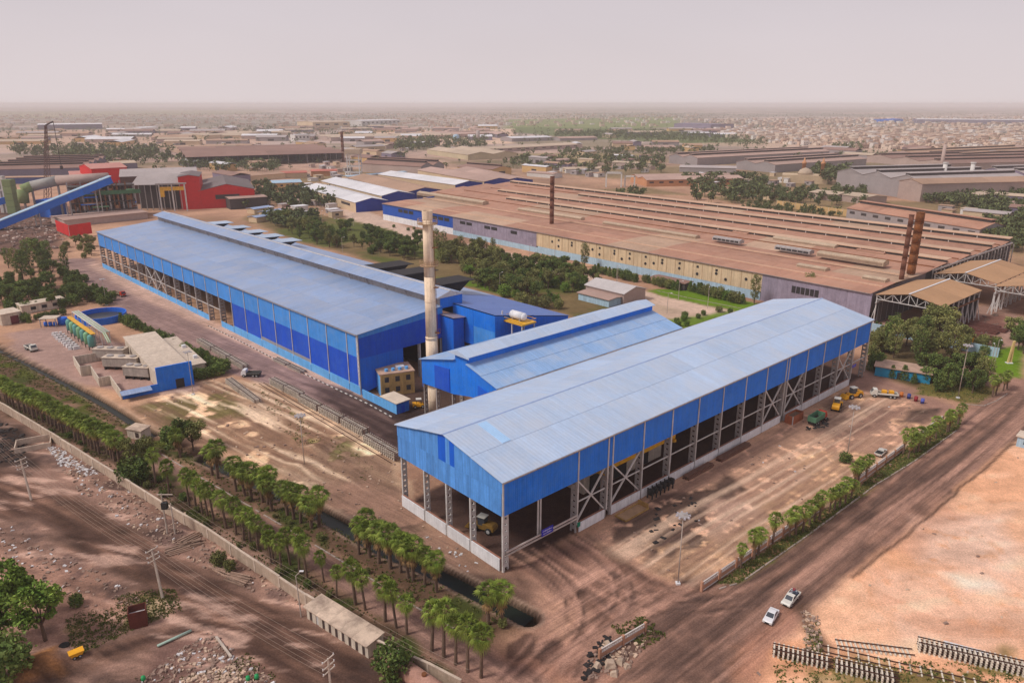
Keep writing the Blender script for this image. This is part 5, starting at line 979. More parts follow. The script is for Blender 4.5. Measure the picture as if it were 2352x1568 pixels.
# ------------------------------------------------------------------ far woods that read as one mass
dm = MB()
def wood(poly, n, seed, h0, h1):
    rr = random.Random(seed)
    for p in scatter(poly, n, seed, 0.0):
        h = rr.uniform(h0, h1); d = p.length; n2 = 26 if d < 900 else (14 if d < 1600 else 8); dm.tube((p.x, p.y, 0), (p.x, p.y, h * .5), .25, .15, 3, False)
        for q in range(3): cards(dm, (p.x + rr.uniform(-.22, .22) * h, p.y + rr.uniform(-.22, .22) * h, h * rr.uniform(.42, .78)), h * .30, n2, h * .12, rr, .9)
for i, (poly, n, h0, h1) in enumerate((
    ([(0, 300), (2352, 296), (2352, 352), (1500, 402), (600, 402), (0, 402)], 330, 6, 13), ([(0, 262), (2352, 262), (2352, 300), (0, 300)], 420, 7, 12), ([(905, 328), (1000, 322), (1010, 345), (905, 352)], 40, 12, 20), ([(1010, 322), (1120, 322), (1120, 342), (1010, 345)], 34, 10, 18), ([(15, 345), (200, 340), (420, 350), (420, 378), (250, 384), (40, 360)], 110, 10, 18), ([(420, 372), (640, 378), (640, 398), (420, 392)], 60, 8, 14),
    ([(580, 352), (740, 350), (760, 374), (600, 372)], 40, 8, 13), ([(1276, 306), (1500, 306), (1764, 326), (1764, 338), (1500, 328), (1276, 316)], 190, 10, 17), ([(1283, 348), (1650, 340), (1650, 352), (1283, 360)], 90, 7, 11), ([(1176, 368), (1526, 366), (1526, 402), (1300, 402), (1176, 392)], 70, 8, 15),
    ([(1573, 420), (1750, 410), (1770, 470), (1600, 468)], 42, 8, 14), ([(1914, 338), (1980, 338), (1980, 346), (1914, 346)], 12, 10, 15), ([(1864, 395), (1945, 395), (1945, 425), (1864, 425)], 18, 10, 18), ([(1764, 440), (1990, 440), (1990, 476), (1764, 470)], 48, 6, 10), ([(2090, 462), (2352, 455), (2352, 530), (2300, 545), (2200, 480)], 80, 7, 12), ([(2230, 540), (2352, 530), (2352, 590), (2300, 570)], 24, 7, 11),
    ([(608, 450), (773, 440), (773, 482), (640, 482)], 36, 7, 12), ([(590, 505), (720, 500), (730, 530), (640, 525)], 22, 7, 11), ([(-20, 300), (700, 290), (700, 330), (-20, 330)], 90, 8, 14), ([(560, 296), (900, 286), (900, 316), (560, 320)], 70, 8, 14), ([(600, 262), (1600, 258), (1600, 275), (600, 280)], 160, 9, 15), ([(1600, 262), (2352, 262), (2352, 330), (1600, 300)], 90, 8, 14),
    ([(1180, 470), (1480, 440), (1500, 470), (1280, 452)], 16, 5, 9), ([(2352, 345), (1960, 352), (1980, 362), (2352, 358)], 30, 6, 10), ([(520, 430), (620, 425), (640, 470), (560, 480)], 26, 7, 11), ([(1080, 300), (1290, 312), (1280, 330), (1080, 318)], 26, 8, 13), ([(1700, 470), (1930, 490), (1930, 505), (1700, 485)], 26, 4, 7))):
    wood(poly, int(n * 2.6), 300 + i, h0, h1)
tag(dm.build('distant_trees', LF['far']), kind='stuff')
# ------------------------------------------------------------------ walls, kerbs and fences
def ang_of(a, b): return math.atan2(b.y - a.y, b.x - a.x)
cream = mat('cream_plaster_wall', (0.50, 0.385, 0.29), 0.9, 0.16, 0.4, 4, streak=0.2, rnd=0.06, dust=(0.34, 0.24, 0.18), dusta=0.6)
capm = mat('wall_cap', (0.56, 0.45, 0.36), 0.9, 0.2, 0.8, 6)
bw_ = thing('boundary_wall', 'long beige plastered boundary wall crossing the lower left', 'wall')
BWP = [at(*p) for p in ((-40, 920), (10, 945), (120, 1012), (270, 1108), (375, 1175), (480, 1238), (588, 1312), (705, 1392), (800, 1450), (865, 1497), (940, 1532), (985, 1552), (1060, 1592))]
for a, b in zip(BWP[:-1], BWP[1:]):
    L = (b - a).length; n = max(1, int(L / 6)); rz = ang_of(a, b)
    for k in range(n):
        p = a.lerp(b, k / n); w = L / n; h = 2.5 + random.uniform(-.08, .08)
        q = MB().box(0.03, w - .03, -.14, .14, -.2, h).build('wall_panel', cream, bw_, False, (p.x, p.y, 0), rz)
        MB().box(0.0, w, -.2, .2, h, h + .14).build('coping', capm, q); MB().box(-.2, .2, -.22, .22, -.2, h + .05).build('pillar', capm, bw_, False, (p.x, p.y, 0), rz)
kw = mat('kerb_white', (0.36, 0.29, 0.25), 0.9, 0.25, 1, 6, rnd=0.12); kd = mat('kerb_dark', (0.10, 0.085, 0.08), 0.9, 0.25, 1, 6)
def kerb(label, pts, step, alt=False, h=.16, skip=0.0):
    t = thing('kerb', label, 'kerb'); P = [at(*p) for p in pts]; r = random.Random(len(pts)); i = 0
    mw = MB().box(0, step - .06, -.14, .14, -.1, h).mesh('kerb_stone', kw); md = MB().box(0, step - .06, -.14, .14, -.1, h).mesh('kerb_stone', kd)
    for a, b in zip(P[:-1], P[1:]):
        n = int((b - a).length / step); rz = ang_of(a, b)
        for k in range(n):
            i += 1
            if r.random() < skip: continue
            p = a.lerp(b, k / n); inst('kerb_stone', md if alt and i % 2 else mw, t, (p.x, p.y, random.uniform(-.02, .02)), rz + r.uniform(-.03, .03))
kerb('pale kerb stones along the canal side of the palm road', [(372, 1044), (540, 1143), (700, 1238), (850, 1328), (940, 1386), (1110, 1480)], 1.6, skip=.12)
kerb('pale kerb along the grass verge of the main road', [(1652, 1352), (1700, 1338), (1850, 1233), (2012, 1113), (2100, 1059), (2203, 984)], 1.6, skip=.05)
kw = mat('kerb_painted_white', (0.62, 0.58, 0.54), 0.9, 0.2, 1, 6)
kerb('black and white painted kerb beside the long blue hall', [(478, 748), (560, 788), (660, 840), (760, 888), (850, 930), (900, 958)], 1.3, True, .22)
kw = mat('kerb_white', (0, 0, 0))
kerb('curved pale kerb round the palm island at the upper right junction', [(2215, 928), (2260, 932), (2290, 920), (2315, 903)], 1.6)
kerb('pale kerb along the garden road before the beige mill wall', [(1510, 668), (1580, 684), (1660, 700), (1740, 716)], 2.2)
fbk = mat('terracotta_fence_panel', (0.46, 0.24, 0.155), 0.9, 0.15, 0.6, 5, rnd=0.08); fwt = mat('white_lattice', (0.62, 0.56, 0.52), 0.8, 0.15, 0.8, 5)
def make_fence_panel():
    b = MB().box(.22, 5.0, -.09, .09, .25, 1.15).mesh('panel', fbk); f = MB().box(.22, 5.0, -.13, .13, -.1, .25).mesh('footing', fwt)
    g = MB(); g.box(.22, 5.0, -.1, .1, 1.15, 1.27); g.box(.22, 5.0, -.1, .1, 1.78, 1.92); [g.box(.22 + k * .48, .32 + k * .48, -.06, .06, 1.27, 1.78) for k in range(11)]; [g.beam((.3 + k * .48, 0, 1.27), (.3 + (k + 1) * .48, 0, 1.78), .07) for k in range(9)]
    p = MB().box(-.22, .22, -.22, .22, -.1, 2.05).mesh('pillar', fbk); return b, f, g.mesh('lattice', fwt), p
FP = make_fence_panel()
def fence(label, pts, skip=()):
    t = thing('yard_fence', label, 'fence'); P = [at(*p) for p in pts]; i = 0
    for a, b in zip(P[:-1], P[1:]):
        n = max(1, round((b - a).length / 5.22)); rz = ang_of(a, b)
        for k in range(n):
            p = a.lerp(b, k / n); i += 1
            if i in skip: continue
            for nm, me in zip(('panel', 'footing', 'lattice', 'pillar'), FP): inst(nm, me, t, (p.x, p.y, 0), rz)
        inst('pillar', FP[3], t, (b.x, b.y, 0), rz)
fence('low terracotta and white lattice fence along the yard beside the verge palms', [(1611, 1357), (1691, 1302), (1764, 1252), (1889, 1168), (1989, 1096), (2074, 1034), (2164, 968)], (9, 17))
fence('short stub of terracotta lattice fence on the rubble island at the bottom', [(1377, 1513), (1481, 1451)])
# ------------------------------------------------------------------ row of store rooms built against the boundary wall
p1, p2 = at(708, 1421), at(844, 1510); rz = ang_of(p1, p2); L = (p2 - p1).length
sr = thing('store_row', 'low cream row of store rooms with nine doorways against the boundary wall', 'building', p1, rz)
crW = mat('cream_wash', (0.62, 0.53, 0.43), 0.9, 0.14, 0.6, 5, streak=0.25, rnd=0.05); n = 9; bw2 = L / n; doorM = mat('dark_steel_door', (0.075, 0.05, 0.045), 0.7, 0.2)
for k in range(n):
    x = k * bw2; m = MB(); m.box(x, x + bw2 * .30, -.0, .25, 0, 2.6); m.box(x + bw2 * .72, x + bw2 - .01, -.0, .25, 0, 2.6); m.box(x + bw2 * .30, x + bw2 * .72, 0, .25, 2.1, 2.6); m.build('front_wall', crW, sr)
    MB().box(x + bw2 * .30, x + bw2 * .72, .12, .2, 0, 2.1).build('door', doorM if k not in (1,) else mat('white_door', (0.5, 0.48, 0.46), 0.8), sr)
MB().box(L, L + .25, 0, 3.3, 0, 2.6).build('end_wall', crW, sr); MB().box(-.25, 0, 0, 3.3, 0, 2.6).build('end_wall', crW, sr)
stain = mat('stained_roof', (0.62, 0.48, 0.37), 0.95, 0.10, 0.12, 4, dust=(0.16, 0.11, 0.09), dusta=0.7)
for k in range(5): MB().slab((k * L / 5 - (.5 if k == 0 else 0), -.5, 2.66 + .02 * (k % 2)), ((k + 1) * L / 5 + (.5 if k == 4 else 0), -.5, 2.66 + .02 * (k % 2)), ((k + 1) * L / 5 + (.5 if k == 4 else 0), 3.5, 3.0 + .02 * (k % 2)), (k * L / 5 - (.5 if k == 0 else 0), 3.5, 3.0 + .02 * (k % 2)), .18).build('roof_slab', stain, sr)
# ruined hut and small enclosures by the wall
p = at(322, 1003); t = thing('ruined_hut', 'small cream ruined hut between canal and palm road', 'hut', p, R(-20)); MB().box(-2.6, 2.2, -1.6, 1.6, -.2, 2.7).build('wall', crW, t); MB().slab((-2.9, -1.8, 2.75), (2.5, -1.8, 2.75), (2.5, 1.8, 3.0), (-2.9, 1.8, 3.0), .25).build('roof', stain, t); MB().box(.2, 1.4, -1.64, -1.58, .6, 2.0).build('window', doorM, t)
p = at(78, 1025); t = thing('rubble_bin', 'low walled rubble enclosure built against the boundary wall', 'enclosure', p, R(28))
for a in ((-4, 4, -2.6, -2.35, 0, 1.3), (-4, -3.75, -2.35, 2.4, 0, 1.5), (-4, 4, 2.4, 2.65, 0, 1.7), (3.75, 4, -2.35, 2.4, 0, 1.2)): MB().box(*a).build('wall', capm, t)
# ------------------------------------------------------------------ track panels in stacks
railM = mat('rail_rust', (0.085, 0.04, 0.03), 0.7, 0.25, 1, 6); slpM = mat('sleeper_concrete', (0.68, 0.60, 0.50), 0.9, 0.2, 0.8, 6, rnd=0.12)
def rail_mesh(L): m = MB(); m.box(0, L, -.07, .07, 0, .03); m.box(0, L, -.02, .02, .03, .13); m.box(0, L, -.04, .04, .13, .18); return m.mesh('rail', railM)
RAILM = {}; SLP = MB().hexa([(-.15, -1.25, 0), (.15, -1.25, 0), (.15, 1.25, 0), (-.15, 1.25, 0)], [(-.11, -1.22, .24), (.11, -1.22, .24), (.11, 1.22, .24), (-.11, 1.22, .24)]).mesh('sleeper', slpM)
WORD = ['top', 'second', 'third', 'fourth', 'fifth']
def panel_stack(where, a, b, layers, plen=12.5, sp=.72, group=None):
    A_, B_ = at(*a), at(*b); L = (B_ - A_).length; n = max(1, round(L / plen)); w = L / n; rz = ang_of(A_, B_); key = round(w, 2)
    if key not in RAILM: RAILM[key] = rail_mesh(w - .25)
    for k in range(n):
        for ly in range(layers):
            p = A_.lerp(B_, k / n); pos = '' if n == 1 else (', ' + ('left' if k == 0 else ('right' if k == n - 1 else 'middle')))
            t = thing('track_panel', f'{WORD[layers - 1 - ly]} track panel in stack {where}{pos}', 'track panel', (p.x, p.y, ly * .44), rz + random.uniform(-.006, .006), group or 'stacked track panels ' + where)
            for s in (-.72, .72): inst('rail', RAILM[key], t, (.1, s, .24))
            for i in range(int((w - .4) / sp)): inst('sleeper', SLP, t, (.35 + i * sp, random.uniform(-.03, .03), 0))
panel_stack('at the bottom right, nearest the camera', (1772, 1496), (2066, 1566), 3)
panel_stack('at the bottom right beside the sand lot', (1918, 1478), (2100, 1500), 1)
panel_stack('against the right edge at the bottom', (2104, 1486), (2372, 1548), 4)
panel_stack('along the works road, upper run', (626, 880), (697, 917), 5, 12.5, .9)
panel_stack('along the works road, middle run', (692, 920), (846, 1003), 5, 13, .9)
panel_stack('along the works road, lower run by the front hall', (842, 1011), (922, 1060), 5, 13, .9)
panel_stack('on the far kerb of the works road', (459, 786), (569, 850), 4, 13, .9)
panel_stack('at the edge of the sand by the white truck', (526, 878), (594, 930), 4, 13, .9)
panel_stack('on the pavement before the long hall', (632, 825), (702, 858), 2, 13, .9)
rt = thing('ground_track', 'old railway track lying in weeds at the bottom right', 'railway track')
a, b = at(1880, 1487), at(2270, 1576)
for s in (-.72, .72): rz = ang_of(a, b); inst('rail', rail_mesh((b - a).length), rt, (a.x - math.sin(rz) * s, a.y + math.cos(rz) * s, .05), rz)
for i in range(int((b - a).length / 1.5)): p = a.lerp(b, i * 1.5 / (b - a).length); inst('sleeper', SLP, rt, (p.x, p.y, -.12), rz)
a, b = at(600, 880), at(905, 1062); rt = thing('ground_track', 'narrow rail track crossing the sand beside the stacked panels', 'railway track')
for s in (-.72, .72): rz = ang_of(a, b); inst('rail', rail_mesh((b - a).length), rt, (a.x - math.sin(rz) * s, a.y + math.cos(rz) * s, .02), rz)
p = at(2160, 1497); o = MB().box(0, 14, -.6, .6, 0, .9).build('concrete_beam', concW, None, False, (p.x, p.y, 0), R(-40)); tag(o, 'long white concrete beam lying beside the track panels', 'beam')
a, b = at(2166, 1485), at(2268, 1512); o.location = (a.x, a.y, 0); o.rotation_euler.z = ang_of(a, b); o.scale.x = (b - a).length / 14
# ------------------------------------------------------------------ vehicles
glass = mat('car_glass', (0.05, 0.06, 0.075), 0.15, 0.05, spec=0.6, rnd=0); tyre = mat('tyre', (0.02, 0.02, 0.02), 0.9, 0.1); chrome = mat('wheel_rim', (0.4, 0.4, 0.4), 0.4, 0.1); lampW = mat('lamp_lens', (0.7, 0.7, 0.65), 0.2, 0.05); lampR = mat('tail_lens', (0.4, 0.02, 0.02), 0.3, 0.05); blk = mat('black_plastic', (0.03, 0.03, 0.03), 0.7, 0.1)
def wheel(parent, x, y, r, w=.22):
    o = MB().tube((0, -w / 2, 0), (0, w / 2, 0), r, n=14).build('wheel', tyre, parent, True, (x, y, r)); MB().tube((0, -w / 2 - .01, 0), (0, w / 2 + .01, 0), r * .55, n=10).build('rim', chrome, o); return o
def carbody(parent, prof, w, m_, name='body', tuck=.06): # side profile (x,z) with sides tucked in towards top
    zs = [z for x, z in prof]; z0, z1 = min(zs), max(zs); n = len(prof); hw = lambda z: w / 2 - tuck * ((z - z0) / (z1 - z0)) ** 2
    mb = MB(); mb.v = [(x, -hw(z), z) for x, z in prof] + [(x, hw(z), z) for x, z in prof]
    mb.f = [tuple(range(n)), tuple(range(2 * n - 1, n - 1, -1))] + [((i + 1) % n, i, n + i, n + (i + 1) % n) for i in range(n)]
    o = mb.build(name, m_, parent); bv = o.modifiers.new('bevel', 'BEVEL'); bv.width = .07; bv.segments = 2; return o
def car(kind, label, p, ang, paint, bed=None):
    t = thing('pickup_truck' if kind == 'pickup' else 'car', label, 'pickup' if kind == 'pickup' else 'car', p, ang)
    if kind == 'sedan':
        carbody(t, [(-2.15, .35), (-2.2, .62), (-2.1, .88), (-1.35, .95), (.75, .95), (1.95, .80), (2.15, .58), (2.12, .33)], 1.68, paint)
        carbody(t, [(-1.55, .9), (-1.0, 1.36), (.1, 1.40), (.95, .92)], 1.5, paint, 'cabin', .12)
        MB().add([(.99, -.62, .95), (.99, .62, .95), (.22, .56, 1.36), (.22, -.56, 1.36)], [(0, 1, 2, 3)]).build('windscreen', glass, t); MB().add([(-1.62, .62, .95), (-1.62, -.62, .95), (-1.1, -.56, 1.34), (-1.1, .56, 1.34)], [(0, 1, 2, 3)]).build('rear_window', glass, t)
        for s in (-1, 1):
            for a, b in ((-1.2, -.28), (-.2, .68)): MB().add([(a, s * .765, .97), (b, s * .765, .97), (min(b, .15) if b > 0 else b, s * .67, 1.32), (max(a, -.95), s * .67, 1.32)], [(0, 1, 2, 3) if s < 0 else (3, 2, 1, 0)]).build('side_window', glass, t)
        xw = (-1.3, 1.3); fl = 2.13; rl = -2.18; wr = .31
    else:
        carbody(t, [(-2.4, .45), (-2.42, .78), (-.35, .78), (-.35, .98), (1.1, .98), (2.2, .90), (2.4, .70), (2.4, .42)], 1.72, paint)
        for s in (-1, 1): MB().box(-2.42, -.4, s * .86 - .05, s * .86 + .05, .75, 1.08).build('bed_side', paint, t)
        MB().box(-2.45, -2.38, -.85, .85, .6, 1.06).build('tailgate', paint, t); MB().box(-2.35, -.42, -.78, .78, .79, .83).build('bed_floor', blk, t)
        carbody(t, [(-.45, .9), (-.35, 1.5), (.45, 1.52), (1.15, .95)], 1.56, paint, 'cabin', .1)
        MB().add([(1.2, -.62, .99), (1.2, .62, .99), (.56, .58, 1.48), (.56, -.58, 1.48)], [(0, 1, 2, 3)]).build('windscreen', glass, t)
        for s in (-1, 1): MB().add([(-.3, s * .79, 1.0), (.9, s * .79, 1.0), (.45, s * .71, 1.42), (-.28, s * .71, 1.42)], [(0, 1, 2, 3) if s < 0 else (3, 2, 1, 0)]).build('side_window', glass, t)
        if bed == 'cargo':
            r = random.Random(8)
            for k in range(9): x, y = r.uniform(-2.1, -.7), r.uniform(-.5, .5); MB().box(x - .25, x + .25, y - .2, y + .2, .83, 1.0 + r.random() * .5).build('cargo', mat('cargo_%d' % (k % 3), ((.05, .06, .09), (.25, .05, .06), (.30, .33, .36))[k % 3], .7), t)
        elif bed == 'cover': MB().box(-2.36, -.42, -.8, .8, 1.05, 1.12).build('bed_cover', blk, t)
        xw = (-1.45, 1.5); fl = 2.39; rl = -2.44; wr = .35
    for x in xw:
        for s in (-1, 1): wheel(t, x, s * .76, wr)
    for s in (-1, 1): MB().box(fl - .06, fl + .03, s * .6 - .18, s * .6 + .18, .58, .74).build('headlight', lampW, t); MB().box(rl - .03, rl + .06, s * .66 - .14, s * .66 + .14, .6, .76).build('tail_light', lampR, t)
    MB().box(fl - .02, fl + .06, -.36, .36, .42, .62).build('grille', blk, t); MB().box(-1.7, 1.7, -.7, .7, .16, .4).build('underbody', blk, t)
    return t
whiteP = mat('white_car_paint', (0.74, 0.74, 0.76), 0.3, 0.04, 0.5, 4, spec=0.5, rnd=0); whiteD = mat('dusty_white_paint', (0.66, 0.64, 0.58), 0.4, 0.08, 0.5, 4, rnd=0)
fr = at(1762, 1436); re_ = at(1783, 1402); car('sedan', 'white sedan driving on the main road, nearest of the two cars', at(1770, 1420), ang_of(re_, fr), whiteP)
car('pickup', 'cream white pickup with loaded bed following the sedan', at(1815, 1380), ang_of(re_, fr) - .1, whiteD, 'cargo')
car('pickup', 'white pickup with black covered bed parked in the yard by the fence', at(2023, 1043), R(46), whiteD, 'cover')
orangeM = mat('machine_yellow', (0.80, 0.38, 0.015), 0.45, 0.1, 0.8, 5); redM = mat('red_lorry_paint', (0.50, 0.045, 0.02), 0.5, 0.1, 0.8, 5); greenM = mat('faded_green_paint', (0.09, 0.22, 0.13), 0.7, 0.2, 0.8, 5); contM = mat('rusty_red_container', (0.42, 0.13, 0.06), 0.75, 0.15, 0.8, 5, corr=.28, streak=.2)
def loader(label, p, ang, ym_=None):
    orangeM = ym_ or MATS['machine_yellow']
    t = thing('wheel_loader', label, 'loader', p, ang)
    carbody(t, [(-3.2, .8), (-3.3, 1.6), (-2.9, 2.1), (-.6, 2.1), (-.6, .8)], 2.1, orangeM, 'engine_hood'); MB().box(-.7, 1.5, -.9, .9, .7, 1.5).build('chassis', orangeM, t)
    MB().box(-.9, .7, -.75, .75, 1.5, 3.3).build('cab', glass, t); MB().box(-1.05, .85, -.9, .9, 3.3, 3.45).build('cab_roof', whiteD, t)
    for s in (-1, 1): MB().beam((.4, s * .6, 1.6), (2.6, s * .6, 1.0), .26).build('lift_arm', orangeM, t)
    m = MB(); m.hexa([(2.5, -1.3, .3), (3.7, -1.3, .25), (3.7, 1.3, .25), (2.5, 1.3, .3)], [(2.5, -1.3, 1.4), (2.8, -1.3, 1.45), (2.8, 1.3, 1.45), (2.5, 1.3, 1.4)]); m.build('bucket', orangeM, t)
    for x in (-2.1, 1.2):
        for s in (-1, 1): wheel(t, x, s * 1.0, .75, .5)
    return t
loader('yellow wheel loader with white cab roof, furthest machine in the yard', at(1957, 913), R(200))
loader('yellow wheel loader beside the dump truck', at(1921, 938), R(60))
loader('yellow wheel loader parked inside the open front hall', at(1108, 1216), R(150), mat('shaded_yellow', (0.20, 0.11, 0.02), 0.7, 0.25, 0.8, 5))  # yellow darkened in the paint for the shade under the hall roof
def lorry(label, p, ang, cabm, bedm, L=6.5, open_=True, hb=1.3):
    t = thing('lorry', label, 'truck', p, ang); carbody(t, [(L / 2 - .2, .7), (L / 2 - .2, 2.5), (L / 2 + .9, 2.55), (L / 2 + 1.45, 1.6), (L / 2 + 1.6, .7)], 2.2, cabm, 'cab')
    MB().add([(L / 2 + 1.5, -.9, 1.65), (L / 2 + 1.5, .9, 1.65), (L / 2 + 1.0, .85, 2.4), (L / 2 + 1.0, -.85, 2.4)], [(0, 1, 2, 3)]).build('windscreen', glass, t); MB().box(-L / 2, L / 2 + 1.3, -.5, .5, .55, .85).build('chassis', blk, t)
    if open_:
        MB().box(-L / 2, L / 2 - .35, -1.15, 1.15, .95, 1.1).build('bed_floor', blk, t)
        for s in (-1, 1): MB().box(-L / 2, L / 2 - .35, s * 1.15 - .06, s * 1.15 + .06, 1.1, 1.1 + hb).build('bed_side', bedm, t)
        for x in (-L / 2, L / 2 - .4): MB().box(x, x + .1, -1.1, 1.1, 1.1, 1.1 + hb).build('bed_end', bedm, t)
    for x in (-L / 2 + 1.0, -L / 2 + 2.1, L / 2 + .6):
        for s in (-1, 1): wheel(t, x, s * .98, .5, .34)
    for s in (-1, 1): MB().box(L / 2 + 1.57, L / 2 + 1.64, s * .75 - .2, s * .75 + .2, .8, 1.05).build('headlight', lampW, t)
    return t
lorry('dump truck with red cab and faded green tipping bed in the yard', at(1874, 970), R(44), redM, greenM, 6.2, True, 1.5)
lorry('red flatbed lorry on the works road at upper left', at(271, 678), R(-35), redM, mat('tan_bed', (.40, .26, .17), .8), 8, True, .6)
lorry('small white lorry parked on the works road beside the track panels', at(583, 864), R(178), whiteP, mat('dark_bed', (.10, .10, .09), .8), 4.6, True, .5)
t = lorry('white service truck with yellow crane gear at the yard end', at(2036, 912), R(165), whiteD, whiteD, 6, True, .5)
for x in (-1.8, .2): MB().box(x, x + 1.3, -.7, .7, 1.1, 2.2).build('crane_gear', orangeM, t)
lorry('white lorry parked beside the ditch in the pump plant yard', at(70, 803), R(-38), whiteD, whiteD, 5, True, .5)
t = thing('forklift', 'yellow forklift in the dark lane beside the chimney', 'forklift', at(963, 935), R(10)); carbody(t, [(-1.9, .5), (-2.0, 1.5), (-.6, 1.5), (1.2, 1.2), (1.5, .5)], 1.8, orangeM); MB().box(-.9, .7, -.7, .7, 2.6, 2.75).build('cab_roof', whiteD, t)
for x, y in ((-.8, -.6), (-.8, .6), (.6, -.6), (.6, .6)): MB().box(x - .06, x + .06, y - .06, y + .06, 1.2, 2.6).build('cab_post', blk, t)
for x in (-1.2, 1.0):
    for s in (-1, 1): wheel(t, x, s * .85, .5, .4)
t = thing('steel_container', 'rusty orange-red open top container beside the front hall', 'container', at(1823, 966), R(A_ANG))
for a in ((-3, 3, -1.2, -1.1, 0, 2.4), (-3, 3, 1.1, 1.2, 0, 2.4), (-3, -2.9, -1.1, 1.1, 0, 2.4), (2.9, 3, -1.1, 1.1, 0, 2.4)): MB().box(*a).build('side', contM, t)
MB().box(-2.9, 2.9, -1.1, 1.1, 1.5, 1.7).build('contents', mat('scrap_fill', (.22, .14, .09), .95, .4, 2, 9), t); MB().box(-3.03, -2.9, -1.25, -1.0, 0, 2.45).build('corner_post', trimW, t)
for (px, py), c, nm in zip(((2070, 911), (2087, 915), (2103, 921), (2118, 926)), ((.55, .16, .03), (.03, .05, .22), (.28, .02, .03), (.08, .10, .40)), ('orange', 'navy', 'dark red', 'blue')):
    m = MB().lathe([(.30, 0), (.30, .42), (.32, .44), (.30, .46), (.30, .88), (.26, .9)], n=12).build('steel_drum', mat('drum_' + nm.replace(' ', '_'), c, .5, .1), None, True, at(px, py)); m.scale = (1.7, 1.7, 1.7); tag(m, f'{nm} steel drum in the line of drums at the yard end', 'drum', 'drums at the yard end')
# billets and frames along the hall wall
bil = mat('billet_steel', (0.17, 0.085, 0.06), .8, .25, 1, 6)
def pile(label, u0, u1, v, n, h): # bars laid along the hall
    t = thing('bar_pile', label, 'steel bars', (A_O[0], A_O[1], 0), R(A_ANG)); r = random.Random(n)
    for k in range(n): y = v - .35 * (k % 5); z = .16 + .3 * (k // 5); MB().box(u0 + r.random() * .6, u1 - r.random() * .6, y - .15, y + .15, z - .15, z + .15).build('bar', bil, t)
pile('rusty steel bars stacked along the white wall of the front hall, near pile', 56, 67, -1.4, 14, 1); pile('rusty steel bars stacked along the white wall of the front hall, far pile', 70, 84, -1.4, 14, 1)
for k in range(6):
    t = thing('mould_frame', f'black mould frame in the row at the white hall wall, {("first","second","third","fourth","fifth","sixth")[k]} from left', 'steel frame', (A_O[0], A_O[1], 0), R(A_ANG), 'mould frames at the hall wall'); u = 42.6 + k * 1.55
    for a in ((u, u + .3, -2.6, -2.4, 0, 2.3), (u, u + .3, -1.3, -1.1, 0, 2.5), (u, u + .9, -2.4, -1.3, .9, 2.2)): MB().box(*a).build('frame_leg', blk, t)
t = thing('pit_frame', 'yellow framed shallow pit beside the front hall', 'pit', (A_O[0], A_O[1], 0), R(A_ANG))
for a in ((31, 39, -4.6, -4.4, 0, .35), (31, 39, -1.6, -1.4, 0, .35), (31, 31.2, -4.4, -1.6, 0, .35), (38.8, 39, -4.4, -1.6, 0, 1.2)): MB().box(*a).build('rail', mat('dull_yellow_rail', (0.42, 0.25, 0.08), 0.8, 0.25, 0.8, 5, rust=0.3), t)
MB().box(31.2, 38.8, -4.4, -1.6, .02, .1).build('floor_plate', mat('pit_soil', (.45, .28, .16), .95, .2), t)
# ------------------------------------------------------------------ lamps and poles
poleM = mat('pole_paint', (0.45, 0.38, 0.33), 0.7, 0.15, 1, 6, rust=.2); conP = mat('concrete_pole', (0.52, 0.44, 0.37), 0.9, 0.15, 0.8, 6)
def mast(label, px, py, h, heads=8):
    p = at(px, py); t = thing('floodlight_mast', label, 'lamp post', p); MB().tube((0, 0, -.3), (0, 0, h), .13, .07, 8).build('mast', poleM, t, True); MB().box(-.4, .4, -.4, .4, 0, .35).build('footing', concW, t)
    MB().lathe([(.9, h - .25), (1.0, h - .25), (1.0, h - .1), (.9, h - .1)], n=16).build('head_ring', steelG, t); MB().beam((-1, 0, h - .2), (1, 0, h - .2), .1).build('ring_spoke', steelG, t)
    for k in range(heads): a = 2 * PI * k / heads; MB().hexa([(-.22, -.18, -.12), (.22, -.18, -.12), (.22, .18, -.12), (-.22, .18, -.12)], [(-.16, -.14, .16), (.16, -.14, .16), (.16, .14, .16), (-.16, .14, .16)])  .build('floodlight', mat('lamp_grey', (0.42, 0.40, 0.44), 0.5, 0.1), t, False, (1.15 * math.cos(a), 1.15 * math.sin(a), h - .2), a)
mast('floodlight mast in the yard beside the clipped bush', 1944, 1058, 14.7); mast('floodlight mast at the near end of the yard', 1557, 1340, 14.6); mast('floodlight mast before the tree clump right of the hall', 2200, 914, 17); mast('floodlight mast standing on the sand left of the front hall', 700, 1073, 14)
mast('floodlight mast before the blue pump house', 444, 906, 14, 4); mast('floodlight mast at the end of the orchard strip', 245, 701, 12, 4)
def street_lamp(label, px, py, h, group):
    p = at(px, py); t = thing('street_lamp', label, 'lamp post', p, random.random() * 6, group); MB().tube((0, 0, 0), (0, 0, h), .13, .08, 6).build('post', poleM, t); MB().tube((0, 0, h - .1), (1.4, 0, h + .3), .06, n=5).build('arm', poleM, t); MB().box(1.2, 1.9, -.16, .16, h + .2, h + .36).build('lamp_head', concW, t)
for i, (px, py) in enumerate(((1216, 600), (1274, 600), (1416, 650), (1532, 720), (1558, 690), (1418, 655), (1625, 708), (1148, 670), (787, 580), (812, 520), (720, 505), (726, 490), (740, 512), (690, 500), (960, 540), (985, 520), (1275, 560))): street_lamp('tall street lamp in the gardens between the blue halls and the mill', px, py, 9, 'garden street lamps')
for px, py in ((2285, 830), (2275, 845)): street_lamp('slim lamp on the round lawn at the right', px, py, 8, 'lamps on the round lawn')
